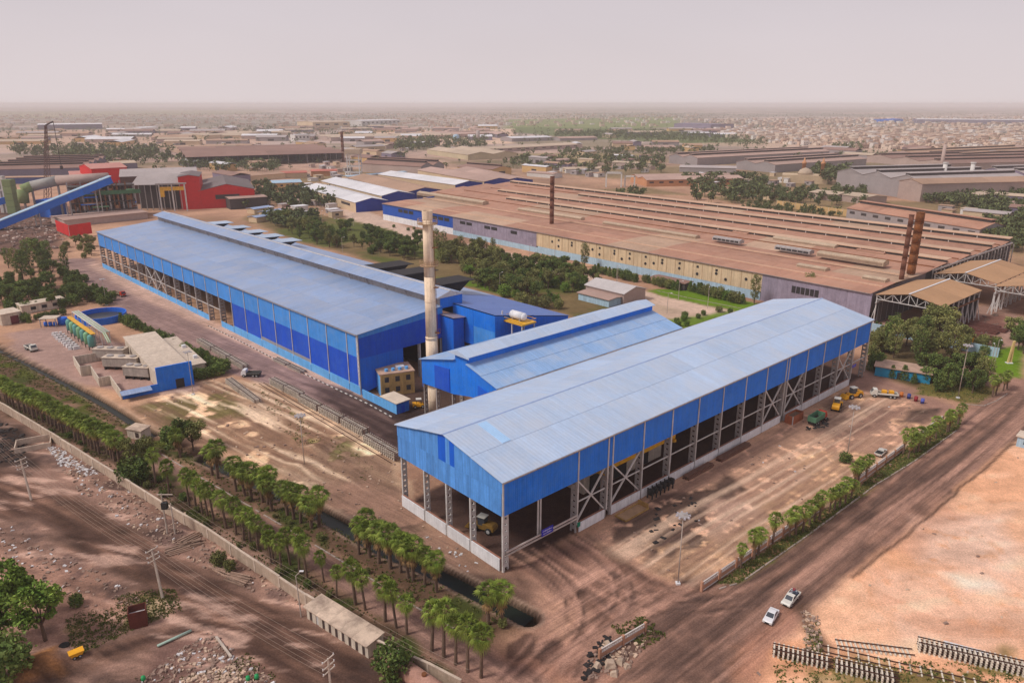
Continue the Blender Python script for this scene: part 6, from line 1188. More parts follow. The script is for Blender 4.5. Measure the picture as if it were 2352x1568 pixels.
t = thing('street_lamp', 'leaning lamp post beside the store row', 'lamp post', at(692, 1416)); MB().tube((0, 0, 0), (-.3, .2, 8.2), .13, .08, 6).build('post', poleM, t); MB().tube((-.3, .2, 8.2), (.5, .6, 8.9), .06, n=5).build('arm', poleM, t); MB().box(.3, 1.0, .45, .75, 8.8, 8.95).build('lamp_head', concW, t)
p = at(2318, 834); t = thing('post_monument', 'pale yellow slanting post monument on the round lawn', 'monument', p); MB().beam((-.6, 0, 0), (.1, 0, 8), .5).build('post', mat('pale_yellow', (.70, .52, .22), .8), t); MB().beam((.6, .2, 0), (.35, .2, 8), .5).build('post', mat('pale_yellow', (0, 0, 0)), t); MB().box(-1, 1, -.6, .8, 0, .3).build('plinth', concW, t)
PT = []
def power_pole(label, px, py, h, az, lean=(0, 0)):
    p = at(px, py); t = thing('power_pole', label, 'power pole', p); top = Vector((lean[0], lean[1], h)); MB().hexa([(-.2, -.2, -.3), (.2, -.2, -.3), (.2, .2, -.3), (-.2, .2, -.3)], [tuple(top + Vector(q)) for q in ((-.11, -.11, 0), (.11, -.11, 0), (.11, .11, 0), (-.11, .11, 0))]).build('pole', conP, t)
    d = Vector((math.cos(az), math.sin(az), 0)); pts = []
    for dz in (-.15, -1.3, -2.2):
        c = top * ((h + dz) / h); MB().beam(c - d * 1.2, c + d * 1.2, .14).build('cross_arm', conP, t)
        for s in (-1.1, 1.1):
            q = c + d * s; MB().tube(q, q + Vector((0, 0, .28)), .08, n=6).build('insulator', concW, t); pts.append(p + q + Vector((0, 0, .28)))
    return pts
az = R(60)
q0 = power_pole('concrete power pole with three cross arms at the left edge', 72, 1147, 10, az, (-.6, .2)); q1 = power_pole('concrete power pole with three cross arms beside the dirt track', 374, 1373, 10, az, (-.7, .3))
q2 = power_pole('concrete power pole at the bottom edge of the picture', 765, 1640, 10, az)
qa = [q + Vector((-70, 62, 0)) for q in q0]
wireM = mat('wire', (0.42, 0.33, 0.26), 0.5, 0.05)
def wire(a, b, label, sag=1.0, r=.013):
    m = MB(); n = 8; P = [a.lerp(b, k / n) + Vector((0, 0, -4 * sag * (k / n) * (1 - k / n))) for k in range(n + 1)]
    for u, v in zip(P[:-1], P[1:]): m.tube(u, v, r, n=4, cap=False)
    tag(m.build('power_line', wireM), label, 'wire', 'power lines on the left')
for i in range(6):
    wire(q0[i], q1[i], 'power line strung between the two poles at lower left'); wire(q1[i], q2[i], 'power line running to the bottom edge from the dirt track pole'); wire(qa[i], q0[i], 'power line leaving the picture at the left edge')
t = thing('transformer_pole', 'twin concrete poles carrying a black transformer by the boundary wall', 'power pole', at(394, 1228)); 
for x, y in ((-.9, .2), (.9, -.2)): MB().tube((x, y, -.2), (x, y, 9.5 if x < 0 else 7.5), .19, .12, 8).build('pole', conP, t)
MB().box(-1.0, .1, -.5, .5, 6.2, 7.6).build('transformer', blk, t); MB().beam((-1.8, .2, 9.3), (1.4, .2, 9.3), .16).build('cross_arm', conP, t); MB().beam((-1, 0, 6.1), (1, 0, 6.1), .2).build('platform', conP, t)
tp = at(394, 1228)
for i, s in enumerate((-1.6, -.2, 1.2)):
    wire(tp + Vector((s, .2, 9.4)), at(700, 1430) + Vector((s, 0, 9)), 'thin power line along the boundary wall to the store row', .8); wire(at(700, 1430) + Vector((s, 0, 9)), at(1060, 1640) + Vector((s, 0, 8)), 'thin power line over the store row to the bottom edge', .8)
# ------------------------------------------------------------------ office, hut and tank platform beside the chimney
yel = mat('yellow_office_paint', (0.60, 0.40, 0.16), 0.85, 0.1, 0.5, 4, streak=.2); roofP = mat('pinkish_flat_roof', (0.48, 0.32, 0.24), 0.95, 0.2, 0.5, 5)
p1, p2, p3_ = at(876, 912), at(953, 901), at(845, 893); rz = ang_of(p1, p2); L = (p2 - p1).length; D = 8.5
of = thing('office', 'two storey yellow office with blue side wall beside the chimney', 'building', p1, rz); MB().box(0, L, .3, D, 0, 7.0).build('wall', bluePl, of); MB().box(-.3, L + .3, -.1, D + .2, 7.0, 7.3).build('roof', roofP, of)
for k in range(4): x = k * (L - .5) / 3; MB().box(x, x + .5, -.15, .35, 0, 7.0).build('pier', yel, of)
for z in (0, 3.3, 6.4): MB().box(.5, L - .5, -.02, .32, z, z + .7).build('spandrel', yel, of)
for k in range(3):
    for z in (.7, 4.0): x = .5 + k * (L - .5) / 3; w = (L - .5) / 3 - .5; MB().box(x + .02, x + w - .02, .1, .3, z, z + 2.6).build('wall_infill', yel, of); o = MB().box(x + w * .28, x + w * .75, .02, .12, z + .5, z + 2.1).build('window', glass, of)
for k in range(4): MB().tube((2.4 + k * 2.1, 2.2, 7.3), (2.4 + k * 2.1, 2.2, 8.1), .55, n=10).build('water_tank', bluePl, of)
MB().box(L * .55, L * .8, 3, 5, 7.3, 7.9).build('roof_box', concW, of)
p1, p2, p0 = at(913, 951), at(936, 942), at(834, 912); rz = ang_of(p1, p0); ht = thing('gate_hut', 'blue hut with cream roof joined to a sky blue yard wall', 'hut', p1, rz); L = (p0 - p1).length
MB().box(L * .42, L, -.15, .15, 0, 2.6).build('yard_wall', bluePl, ht); MB().box(0, L * .42, -4.2, .16, 0, 3.4).build('wall', blueM, ht); MB().box(.0, L * .42, .17, .24, 0, 3.3).build('front_wall', bluePl, ht); MB().slab((-.4, -4.6, 3.6), (L * .45, -4.6, 3.6), (L * .45, .5, 3.45), (-.4, .5, 3.45), .2).build('roof', mat('cream_slab', (.62, .52, .42), .95, .15), ht); MB().box(-.06, 0.0, -2.6, -1.5, 0, 2.3).build('door', blueD, ht)
pz = 20.0; p = at(1190, 738, pz); tk = thing('tank_platform', 'white horizontal gas tank on a yellow platform behind the middle hall', 'tank', (p.x, p.y, 0), R(C_ANG + 180))
for x in (-4.5, 0, 4.5):
    for y in (-2.6, 2.6): MB().box(x - .18, x + .18, y - .18, y + .18, 0, pz + 3 if (x == -4.5 and y < 0) else pz).build('leg', trimW, tk)
MB().box(-5, 5, -3.1, 3.1, pz, pz + .45).build('deck', yellowS, tk); MB().tube((-2.6, 0, pz + 2.0), (2.6, 0, pz + 2.0), 1.25, n=18).build('vessel', concW, tk, True)
for x in (-2.6, 2.6): MB().lathe([(1.25, 0), (1.05, .35), (.6, .6), (.1, .7)], n=18).build('vessel_end', concW, tk, True).matrix_local = Matrix.Translation((x, 0, pz + 2.0)) @ Matrix.Rotation(R(90 if x > 0 else -90), 4, 'Y')
for x in (-1.6, 1.6): MB().box(x - .2, x + .2, -1, 1, pz + .4, pz + 1.2).build('saddle', steelG, tk)
for x in (-5, 5): MB().beam((x, -3, pz + 1.4), (x, 3, pz + 1.4), .1).build('hand_rail', yellowS, tk)
for y in (-3, 3): MB().beam((-5, y, pz + 1.4), (5, y, pz + 1.4), .1).build('hand_rail', yellowS, tk)
# ------------------------------------------------------------------ pump plant on the left
p1, p2 = at(347, 903), at(437, 884); rz = ang_of(p1, p2); L = (p2 - p1).length
flat = mat('cream_concrete_roof', (0.62, 0.52, 0.42), 0.95, 0.12, 0.4, 4, dust=(.36, .26, .2), dusta=.5)
ph = thing('pump_house', 'flat-roofed cream pump house with bright blue front', 'building', p1, rz)
MB().box(2.6, 12.6, 0.3, 48, 0, 5.6).build('wall', crW, ph); MB().box(12.6, 18.8, 8, 44, 0, 3.6).build('wing_wall', crW, ph); MB().box(2.2, 12.8, -.3, 0.28, 0, 7.8).build('blue_front', blueA, ph); MB().box(7.4, 9.9, -.38, -.28, 0, 3.0).build('doorway', darkS, ph)
for k in range(4): MB().slab((2.2, .3 + k * 12, 5.85 + .02 * (k % 2)), (13.0, .3 + k * 12, 5.85 + .02 * (k % 2)), (13.0, 12.3 + k * 12, 5.85 + .02 * (k % 2)), (2.2, 12.3 + k * 12, 5.85 + .02 * (k % 2)), .3).build('roof_slab', flat, ph)
for k in range(3): MB().slab((12.65, 7.6 + k * 12.2, 3.85 + .02 * (k % 2)), (19.2, 7.6 + k * 12.2, 3.85 + .02 * (k % 2)), (19.2, 19.8 + k * 12.2, 3.85 + .02 * (k % 2)), (12.65, 19.8 + k * 12.2, 3.85 + .02 * (k % 2)), .3).build('roof_slab', flat, ph)
for y in (14, 28): MB().box(17, 18.2, y, y + 1.2, 3.85, 4.8).build('roof_unit', concW, ph)
MB().box(-8, 2.2, -.25, .05, 0, 2.6).build('blue_yard_wall', blueA, ph); MB().slab((-8.5, -3.2, 2.2), (0, -3.2, 2.2), (0, -.3, 2.7), (-8.5, -.3, 2.7), .12).build('awning', roofC, ph)
for a_ in ((-8.3, -8.0, -.3, 16, 0, 3.0), (-11.5, -8.3, 15.7, 16, 0, 3.0), (-11.5, -11.2, 16, 30, 0, 3.0), (-14.5, -11.2, 29.7, 30, 0, 3.4), (-14.5, -14.2, 30, 44, 0, 3.2), (-14.2, -6, 43.7, 44, 0, 3.0)): MB().box(*a_).build('yard_wall', crW, ph)
for i, (px, py, ln, lab) in enumerate(((258, 826, 11, 'furthest'), (284, 846, 12, 'middle'), (322, 868, 9, 'nearest'))):
    t = thing('cooling_unit', f'grey box cooling unit beside the pump house, {lab} of three', 'cooling unit', at(px, py), R(-4 - 6 * (i == 2)), 'cooling units'); x = -ln / 2; y = 0; MB().box(x, -x, -1.8, 1.8, 1.2, 4.2).build('casing', mat('unit_grey', (.44, .38, .33), .7, .15, .6, 5, streak=.2), t); MB().box(x - .15, -x + .15, -1.95, 1.95, 4.2, 4.4).build('top', flat, t)
    for k in range(3): MB().tube((x + ln * (k + .5) / 3, 0, 4.4), (x + ln * (k + .5) / 3, 0, 4.7), 1.1, n=14).build('fan_ring', steelG, t)
    for k in range(4): MB().box(x + .3 + k * (ln - 1) / 3, x + .7 + k * (ln - 1) / 3, -1.6, 1.6, 0, 1.2).build('leg', darkS, t)
tA, tB = at(164, 765), at(214, 803); grn = mat('tank_green', (.20, .42, .22), .6, .12, .6, 4, streak=.2); grn2 = mat('tank_teal', (.12, .34, .30), .6, .12, .6, 4, streak=.2)
for k in range(7):
    p = tA.lerp(tB, k / 6); t = thing('filter_tank', f'green vertical filter tank in the row at the pump plant, {("first","second","third","fourth","fifth","sixth","seventh")[k]} from the back', 'tank', p, 0, 'filter tanks'); MB().lathe([(.3, 1.0), (1.3, 1.5), (1.3, 5.0), (.9, 5.6), (.2, 5.8)], n=14).build('shell', grn if k % 2 else grn2, t, True)
    for a in (0.5, 2.1, 3.7, 5.2): MB().box(math.cos(a) * 1.1 - .1, math.cos(a) * 1.1 + .1, math.sin(a) * 1.1 - .1, math.sin(a) * 1.1 + .1, -.2, 1.8).build('leg', blk, t)
d = (tB - tA).normalized(); nrm = Vector((-d.y, d.x, 0)); wk = thing('tank_walkway', 'yellow walkway over the row of green filter tanks', 'walkway', tA, ang_of(tA, tB)); L2_ = (tB - tA).length
MB().box(-1.5, L2_ + 1.5, -.2, 1.4, 6.0, 6.25).build('deck', yellowS, wk)
for x in (-1, L2_ / 2, L2_ + 1): MB().box(x - .12, x + .12, .5, .74, 0, 6).build('post', steelG, wk)
pr = thing('pipe_rack', 'pale green pipes on a rack rising past the filter tanks', 'pipe rack', tA, ang_of(tA, tB)); pg = mat('pipe_pale_green', (.42, .52, .36), .5, .15)
for k in range(5): MB().tube((-5, 2.6 + k * .55, 7.2), (L2_ + 6, 2.6 + k * .55, 7.2), .2, n=8).build('pipe', pg if k % 2 else trimW, pr, True)
for k in range(2): MB().tube((L2_ + 6, 2.7 + k * .6, 7.2), (L2_ + 13, 2.2 + k * .6, 5.2), .22, n=8).build('pipe', pg, pr, True)
for k in range(6): x = -4 + k * (L2_ + 8) / 5; m = MB(); m.box(x - .12, x + .12, 2.3, 2.5, 0, 7.1); m.box(x - .12, x + .12, 5.1, 5.3, 0, 7.1); m.box(x - .12, x + .12, 2.3, 5.3, 6.8, 7.0); m.build('rack_frame', trimW, pr)
c = at(234, 734); pool = thing('settling_pool', 'round bright blue settling pool wall behind the filter tanks', 'pool', c)
m = MB(); n = 28; R0 = 9.5
for k in range(n): a, b = 2 * PI * k / n, 2 * PI * (k + 1) / n; m.hexa([(math.cos(a) * R0, math.sin(a) * R0, 0), (math.cos(b) * R0, math.sin(b) * R0, 0), (math.cos(b) * (R0 - .4), math.sin(b) * (R0 - .4), 0), (math.cos(a) * (R0 - .4), math.sin(a) * (R0 - .4), 0)], [(math.cos(a) * R0, math.sin(a) * R0, 2.8), (math.cos(b) * R0, math.sin(b) * R0, 2.8), (math.cos(b) * (R0 - .4), math.sin(b) * (R0 - .4), 2.8), (math.cos(a) * (R0 - .4), math.sin(a) * (R0 - .4), 2.8)])
m.build('ring_wall', blueM, pool); MB().lathe([(.1, .6), (R0 - .45, .6), (R0 - .45, .9), (.1, .9)], n=28).build('water', mat('pool_dark', (.05, .05, .045), .3), pool)
p1, p2 = at(6, 749), at(52, 740); rz = ang_of(p1, p2); sd = thing('cream_shed', 'cream shed with dark red door at the left of the pump plant', 'shed', p1, rz); L = (p2 - p1).length; MB().box(0, L, 0, 8, 0, 4.6).build('wall', crW, sd); MB().box(L * .45, L * .85, -.06, .0, 0, 3.4).build('door', mat('maroon', (.14, .03, .04), .7), sd); MB().slab((-.3, -.3, 4.8), (L + .3, -.3, 4.8), (L + .3, 8.3, 5.0), (-.3, 8.3, 5.0), .25).build('roof', flat, sd)
p1, p2 = at(52, 722), at(152, 704); rz = ang_of(p1, p2); sd = thing('cream_shed', 'long low cream shed behind the pump plant', 'shed', p1, rz); L = (p2 - p1).length; MB().box(0, L, 0, 6, 0, 3.6).build('wall', crW, sd); MB().slab((-.3, -.3, 3.7), (L + .3, -.3, 3.7), (L + .3, 6.3, 3.9), (-.3, 6.3, 3.9), .25).build('roof', flat, sd); [MB().box(L * f, L * f + 2, -.05, 0, 1.2, 2.6).build('window', darkS, sd) for f in (.2, .45, .7)]
p = at(118, 748); sd = thing('pump_shelter', 'open shelter with flat roof over blue pumps', 'shelter', p, R(5)); MB().slab((-3.2, -2.4, 3.6), (3.2, -2.4, 3.6), (3.2, 2.4, 3.7), (-3.2, 2.4, 3.7), .2).build('roof', flat, sd); [MB().box(x - .15, x + .15, y - .15, y + .15, 0, 3.5).build('post', steelG, sd) for x in (-2.9, 2.9) for y in (-2.1, 2.1)]; [MB().tube((x, -.5, .2), (x, -.5, 1.7), .7, n=10).build('pump', blueM, sd, True) for x in (-1.8, 0, 1.8)]
p = at(146, 744); tag(MB().lathe([(1.9, 0), (1.9, 2.6), (1.7, 2.8)], n=18).build('round_tank', blueM, None, True, p), 'squat blue round tank beside the pump shelter', 'tank')
bag = mat('white_bulk_bag', (.68, .66, .66), .85, .12, 1, 6); r = random.Random(2)
bm_ = MB().hexa([(-.5, -.5, 0), (.5, -.5, 0), (.5, .5, 0), (-.5, .5, 0)], [(-.42, -.42, 1.0), (.42, -.42, 1.05), (.42, .42, 1.0), (-.42, .42, .95)]).mesh('bulk_bag', bag)
for k in range(24):
    f = k // 3 / 7; p = at(122 + 40 * f, 770 + 33 * f) + Vector((r.uniform(-.2, .2) + (k % 3) * 1.15, r.uniform(-.2, .2) + (k % 3) * .5, 0)); tag(inst('bulk_bag', bm_, None, p, r.random(), None, 1.15), 'white bulk bag in the double row on the pump plant yard', 'bag', 'bulk bags on the yard')
# ------------------------------------------------------------------ rubble, debris and scrap (uncountable)
def debris(name, m_, polys, s0, s1, seed, flat=.5):
    mb = MB(); r = random.Random(seed)
    for poly, n in polys:
        for p in scatter(poly, n, seed, 0.0):
            a, b, c = r.uniform(s0, s1), r.uniform(s0, s1) * .7, r.uniform(s0, s1) * flat; th = r.random() * 6.28; ct, st = math.cos(th), math.sin(th); tl = r.uniform(-.3, .3); z = float(np.interp(0, [0], [0]))
            vs = []
            for zz in (-.15, c):
                k = 1 if zz < 0 else r.uniform(.55, .95)
                for x, y in ((-a, -b), (a, -b), (a, b), (-a, b)): x *= k * r.uniform(.8, 1.15); y *= k * r.uniform(.8, 1.15); vs.append((p.x + x * ct - y * st, p.y + x * st + y * ct, zz + tl * x + gz(p.x, p.y)))
            mb.hexa(vs[:4], vs[4:])
    tag(mb.build(name, m_), kind='stuff')
def gz(x, y): j = int(np.clip(np.searchsorted(GXS, x), 0, len(GXS) - 1)); i = int(np.clip(np.searchsorted(GYS, y), 0, len(GYS) - 1)); return float(GZ[i, j])
RUB = [(90, 1010), (380, 1150), (600, 1295), (720, 1400), (600, 1370), (400, 1270), (180, 1130)]; RUB2 = [(480, 1450), (640, 1568), (320, 1568), (400, 1500)]; RUB3 = [(-10, 1190), (200, 1300), (390, 1390), (230, 1410), (-10, 1330)]
debris('white_debris', mat('white_scrap', (.58, .56, .56), .8, .2, 1, 6), [([(100, 1020), (145, 1030), (210, 1090), (140, 1070)], 110), ([(150, 1050), (230, 1090), (200, 1100)], 60), (RUB, 70), (RUB2, 40), (RUB3, 40), ([(960, 1220), (1140, 1310), (1080, 1320)], 12), (YARD, 8)], .12, .5, 1, .5)
debris('brown_rubble', mat('rubble_brown', (.28, .19, .15), .95, .3, 1, 6), [(RUB, 380), (RUB2, 260), (RUB3, 140), ([(1360, 1500), (1480, 1480), (1440, 1540), (1350, 1560)], 70), ([(1840, 1400), (1880, 1410), (1890, 1500), (1850, 1500)], 60), (SND, 90), (YARD, 50), (LOT, 10)], .12, .5, 2, .6)
debris('pale_rubble', mat('rubble_pale', (.52, .38, .28), .95, .25, 1, 6), [(RUB, 160), (RUB2, 60), ([(1370, 1480), (1500, 1440), (1440, 1540)], 60), ([(1840, 1400), (1880, 1410), (1890, 1500), (1850, 1500)], 40), (SND, 90), (LOT, 20), ([(440, 1540), (560, 1530), (560, 1568), (420, 1568)], 110)], .1, .45, 3, .7)
debris('coal_heaps', mat('coal_black', (.025, .022, .022), .9, .3, 1, 6), [([(1500, 1170), (1600, 1140), (1600, 1200), (1480, 1260)], 22), ([(1360, 1480), (1400, 1460), (1400, 1520), (1340, 1560)], 60), ([(1840, 990), (1900, 960), (1900, 980)], 30), ([(-10, 960), (80, 1010), (40, 1070), (-10, 1060)], 90)], .2, .8, 4, .35)
for i, (px, py, s) in enumerate(((1402, 1528, 1.5), (1425, 1520, 1.2), (1440, 1530, .9), (1410, 1548, 1.0), (1370, 1530, 1.1), (1395, 1480, 1.0))):
    r = random.Random(i); a = s * .7; m = MB().hexa([(-a, -a * .8, -.1), (a, -a * .7, -.1), (a * .9, a * .8, -.1), (-a * .8, a, -.1)], [(-a * .5, -a * .5, a * .9), (a * .6, -a * .3, a * .7), (a * .5, a * .5, a * .8), (-a * .5, a * .4, a)]); tag(m.build('boulder', cream, None, False, at(px, py), i), 'sandy boulder at the foot of the fence stub', 'rock', 'boulders at the fence stub')
for i, (px, py, az, lab) in enumerate(((405, 1265, .6, 'bundle of old timber by the twin poles'), (432, 1255, .5, 'long bundle of old timber against the wall'), (510, 1306, -.5, 'pile of planks below the wall shrubs'), (545, 1330, -.4, 'lower pile of planks below the wall shrubs'), (430, 1242, .9, 'rusty bar heap by the boundary wall'))):
    t = thing('timber_pile', lab, 'timber', at(px, py), az); r = random.Random(i)
    for k in range(10): MB().box(-2.4 + r.random(), 2.2 + r.random(), -.12, .12, -.1, .12).build('plank', mat('old_timber', (.30, .20, .15), .9, .25, 1, 6, rnd=.25), t, False, (0, -1.2 + k * .26, .15 + .22 * (k % 3)), r.uniform(-.12, .12))
t = thing('steel_box', 'rusty dark red steel bin with open top at lower left', 'bin', at(320, 1432), R(25))
for a in ((-1.4, 1.4, -1.2, -1.1, 0, 3.2), (-1.4, 1.4, 1.1, 1.2, 0, 3.2), (-1.4, -1.3, -1.1, 1.1, 0, 3.2), (1.3, 1.4, -1.1, 1.1, 0, 3.2)): MB().box(*a).build('side', mat('maroon_rust', (.13, .035, .025), .85, .3), t)
MB().box(-1.3, 1.3, -1.1, 1.1, 1.8, 1.9).build('contents', concW, t)
a, b = at(362, 1486), at(440, 1450); tag(MB().tube((0, 0, .3), ((b - a).x, (b - a).y, .3), .22, n=8).build('pipe', mat('pale_green_pipe', (.38, .52, .44), .6), None, True, a), 'pale green pipe lying beside the dirt track', 'pipe')
a, b = at(497, 1465), at(532, 1512); tag(MB().beam((0, 0, .3), ((b - a).x, (b - a).y, .3), .35).build('concrete_post', conP, None, False, a), 'fallen concrete post on the rubble at lower left', 'post')
p = at(177, 1508); t = thing('yellow_cart', 'small yellow handcart body beside the dirt track', 'cart', p, R(40)); MB().hexa([(-.7, -.5, .4), (.7, -.5, .4), (.7, .5, .4), (-.7, .5, .4)], [(-1.1, -.7, 1.2), (1.1, -.7, 1.2), (1.1, .7, 1.2), (-1.1, .7, 1.2)]).build('tub', orangeM, t); [wheel(t, x, y, .3, .12) for x in (-.4, .4) for y in (-.5, .5)]
p = at(148, 1484); tag(MB().lathe([(.45, 0), (.8, 0), (.8, .35), (.45, .35)], n=16).build('old_tyre', tyre, None, True, p), 'old tyre lying by the earth heap', 'tyre')
a = at(955, 1572); t = thing('storage_tank', 'rusty pink cylinder tank at the bottom edge by the wall', 'tank', a, R(-40)); MB().tube((-3, 0, 1.5), (9, 0, 1.5), 1.5, n=20).build('shell', mat('pink_rust', (.40, .22, .17), .8, .2, .5, 4, rust=.2), t, True); MB().tube((2, 0, 3), (2, 0, 3.3), .4, n=10).build('hatch', rustS, t)
for k, (px, py) in enumerate(((570, 1562), (590, 1558), (330, 1562))): tag(MB().lathe([(.3, 0), (.36, .4), (.3, .8)], n=10).build('green_barrel', mat('green_plastic', (.02, .32, .10), .5), None, True, at(px, py)), 'bright green plastic barrel among the rubble at the bottom', 'barrel', 'green barrels')
p1, p2 = at(2333, 1024), at(2380, 1030); bt = thing('guard_hut', 'pale blue guard hut with flat roof at the right edge', 'hut', p1, R(-45)); MB().box(0, 6, 0, 4, 0, 2.8).build('wall', ltblue, bt); MB().box(-.4, 6.4, -.4, 4.4, 2.8, 3.05).build('roof', flat, bt); MB().box(1.5, 2.6, -.06, 0, 1, 2).build('window', darkS, bt); MB().box(3.4, 4.4, -.06, 0, 0, 2.1).build('door', doorM, bt)
p1 = at(2008, 862); ks = thing('blue_kiosk', 'small teal blue kiosk with pink flat roof beside the tree clump', 'kiosk', p1, R(-30)); MB().box(0, 16, 0, 8, 0, 3.2).build('wall', mat('teal_paint', (.02, .26, .45), .8, .1), ks); MB().box(-.5, 16.5, -.5, 8.5, 3.2, 3.5).build('roof', roofP, ks); MB().box(6.5, 8, -.06, 0, 0, 2.3).build('door', darkS, ks)
p = at(2215, 798); tag(MB().box(-2, 2, -1.5, 1.5, 0, 5).build('yellow_silo', orangeM, None, False, p, R(20)), 'tall orange yellow bin at the edge of the scrap yard', 'bin')
scr = mat('scrap_red', (.13, .05, .04), .9, .3, 1, 6)
for i, (px, py) in enumerate(((2160, 762), (2180, 768), (2200, 774), (2195, 758), (2215, 764), (2240, 768), (2225, 752), (2250, 756), (2270, 752), (2255, 745))):
    t = thing('billet_stack', 'long flat stack of dark red billets on the yard by the open sheds', 'billets', at(px, py), R(E_ANG + 90 + 90), 'billet stacks on the shed yard')
    for k in range(7): MB().box(-7, 7, k * .6, k * .6 + .5, 0, .8 + .2 * (k % 3)).build('billet', scr, t)
# ------------------------------------------------------------------ sheds and works further off
def pal(n, c, **k): return mat('far_' + n, c, k.pop('rough', .8), .10, .04, .5, rnd=.08, **k)
RW = pal('white_roof', (.66, .65, .67), corr=1.2); RT = pal('tan_roof', (.40, .255, .175), corr=1.2); RB = pal('brown_roof', (.27, .16, .13), corr=1.2); RP = pal('pink_roof', (.44, .30, .25), corr=1.2); RG = pal('grey_roof', (.40, .35, .34), corr=1.2); RC = pal('cream_roof', (.50, .39, .29)); RBl = pal('pale_blue_roof', (.36, .50, .62), corr=1.2); RR = pal('red_roof', (.50, .16, .12)); RD = pal('dark_roof', (.16, .13, .13), corr=1.2); CN = {RW.name: 'white', RT.name: 'tan', RB.name: 'rust brown', RP.name: 'dull pink', RG.name: 'grey', RC.name: 'cream'}
WB = pal('royal_wall', (.012, .04, .30)); WC = pal('cream_wall', (.58, .44, .29)); WG = pal('grey_wall', (.33, .29, .29)); WP = pal('pink_wall', (.44, .33, .29)); WR = pal('red_wall', (.60, .022, .022)); WY = pal('ochre_wall', (.58, .38, .17)); WO = pal('orange_wall', (.50, .24, .12)); WW = pal('white_wall', (.62, .59, .56)); WV = pal('violet_wall', (.20, .17, .24)); WK = pal('dark_wall', (.06, .05, .05)); WBB = pal('bright_blue_wall', (.01, .14, .60))
def shed(label, o, p2, p3, h, rise, roof, wall, ridge='u', nb=1, gable=None, W=None, mon=0, win=0, door=0, name='shed', group=None, cat='building', open_=False):
    O, P2 = at(*o), at(*p2); rz = ang_of(O, P2); U = Vector((math.cos(rz), math.sin(rz), 0)); V = Vector((-U.y, U.x, 0)); L = (P2 - O).length
    if W is None: W = max(6, (at(*p3) - P2).dot(V))
    t = thing(name, label, cat, O, rz, group); gable = gable or wall; bl, sp = (W, L) if ridge == 'u' else (L, W)   # bl: length across the ridges, sp: along
    def X(a, b, z): return (b, a, z) if ridge == 'u' else (a, b, z)                     # a across, b along
    def hexa_(lo, hi): return MB().hexa(lo, hi) if ridge == 'v' else MB().hexa(lo[::-1], hi[::-1])
    if open_:
        for k in range(9): MB().box(L * k / 8 - .3, L * k / 8 + .3, .2, .8, 0, h).build('post', steelG, t)
        MB().box(0, L, W * .3, W * .3 + .3, 0, h).build('inner_wall', WK, t)
    else: MB().box(0, L, 0, W, -.5, h).build('wall', wall, t)
    w = bl / nb
    for i in range(nb):
        a0, a1 = i * w, (i + 1) * w; am = (a0 + a1) / 2; ov = .6
        npan = max(1, min(4, int(sp / 25)))
        for k in range(npan):
            b0, b1 = sp * k / npan - (ov if k == 0 else 0), sp * (k + 1) / npan + (ov if k == npan - 1 else 0); e = .03 * (k % 2)
            for (c0, z0, c1, z1) in ((a0 - (ov if i == 0 else 0), h, am, h + rise), (am, h + rise, a1 + (ov if i == nb - 1 else 0), h)):
                lo = [X(c0, b0, z0 - .2 + e), X(c1, b0, z1 - .2 + e), X(c1, b1, z1 - .2 + e), X(c0, b1, z0 - .2 + e)]; hi = [X(c0, b0, z0 + .1 + e), X(c1, b0, z1 + .1 + e), X(c1, b1, z1 + .1 + e), X(c0, b1, z0 + .1 + e)]
                hexa_(lo, hi).build('roof_sheet', roof, t)
        if rise > .5 and not open_:
            for b in (0, sp):
                lo = [X(a0, b, h - .3), X(a1, b, h - .3), X(a1, b + .01, h - .3), X(a0, b + .01, h - .3)]
                m = MB(); e = -.12 if b == 0 else .12
                m.add([X(a0 + .1, b + e, h * .0 if gable is not wall else h - .2), X(a1 - .1, b + e, h * .0 if gable is not wall else h - .2), X(a1 - .1, b + e, h - .1), X(am, b + e, h + rise - .15), X(a0 + .1, b + e, h - .1)], [(0, 1, 2, 3, 4)]); m.build('gable', gable, t)
        if mon:
            lo = [X(am - mon, 1, h + rise - .6), X(am + mon, 1, h + rise - .6), X(am + mon, sp - 1, h + rise - .6), X(am - mon, sp - 1, h + rise - .6)]; hi = [(p[0], p[1], p[2] + 2.2) for p in lo]
            hexa_(lo, hi).build('ridge_monitor', WK, t); l2 = [X(am - mon - .8, .5, h + rise + 1.6), X(am + mon + .8, .5, h + rise + 1.6), X(am + mon + .8, sp - .5, h + rise + 1.6), X(am - mon - .8, sp - .5, h + rise + 1.6)]; hexa_(l2, [(p[0], p[1], p[2] + .35) for p in l2]).build('monitor_roof', roof, t)
    for k in range(win): x = L * (k + .5) / win; MB().box(x - L / win * .22, x + L / win * .22, -.16, -.02, h * .5, h * .75).build('window', WK, t)
    for k in range(door): y = W * (k + .5) / door; MB().box(L + .02, L + .2, y - W / door * .16, y + W / door * .16, 0, h * .65).build('door', WK, t)
    return t
S = shed
S('white-roofed shed with deep blue gable, nearest of the white roofs', (697, 449), (818, 488), (876, 478), 8, 3, RW, WC, 'u', 1, WB, win=3)
S('second white-roofed shed with blue gable edge', (740, 436), (878, 474), (930, 463), 9, 3.2, RW, WC, 'u', 1, WB)
S('tan-roofed shed with blue gable between the white sheds', (800, 428), (935, 465), (988, 452), 9, 3.4, RT, WC, 'u', 1, WB)
S('third white-roofed shed with blue gable, behind the tan roof', (870, 419), (1046, 446), (1086, 437), 9, 3, RW, WC, 'u', 1, WB)
S('pale pink roof shed with blue gable near the mill corner', (960, 408), (1112, 438), (1150, 428), 9, 3, RP, WC, 'u', 1, WB)
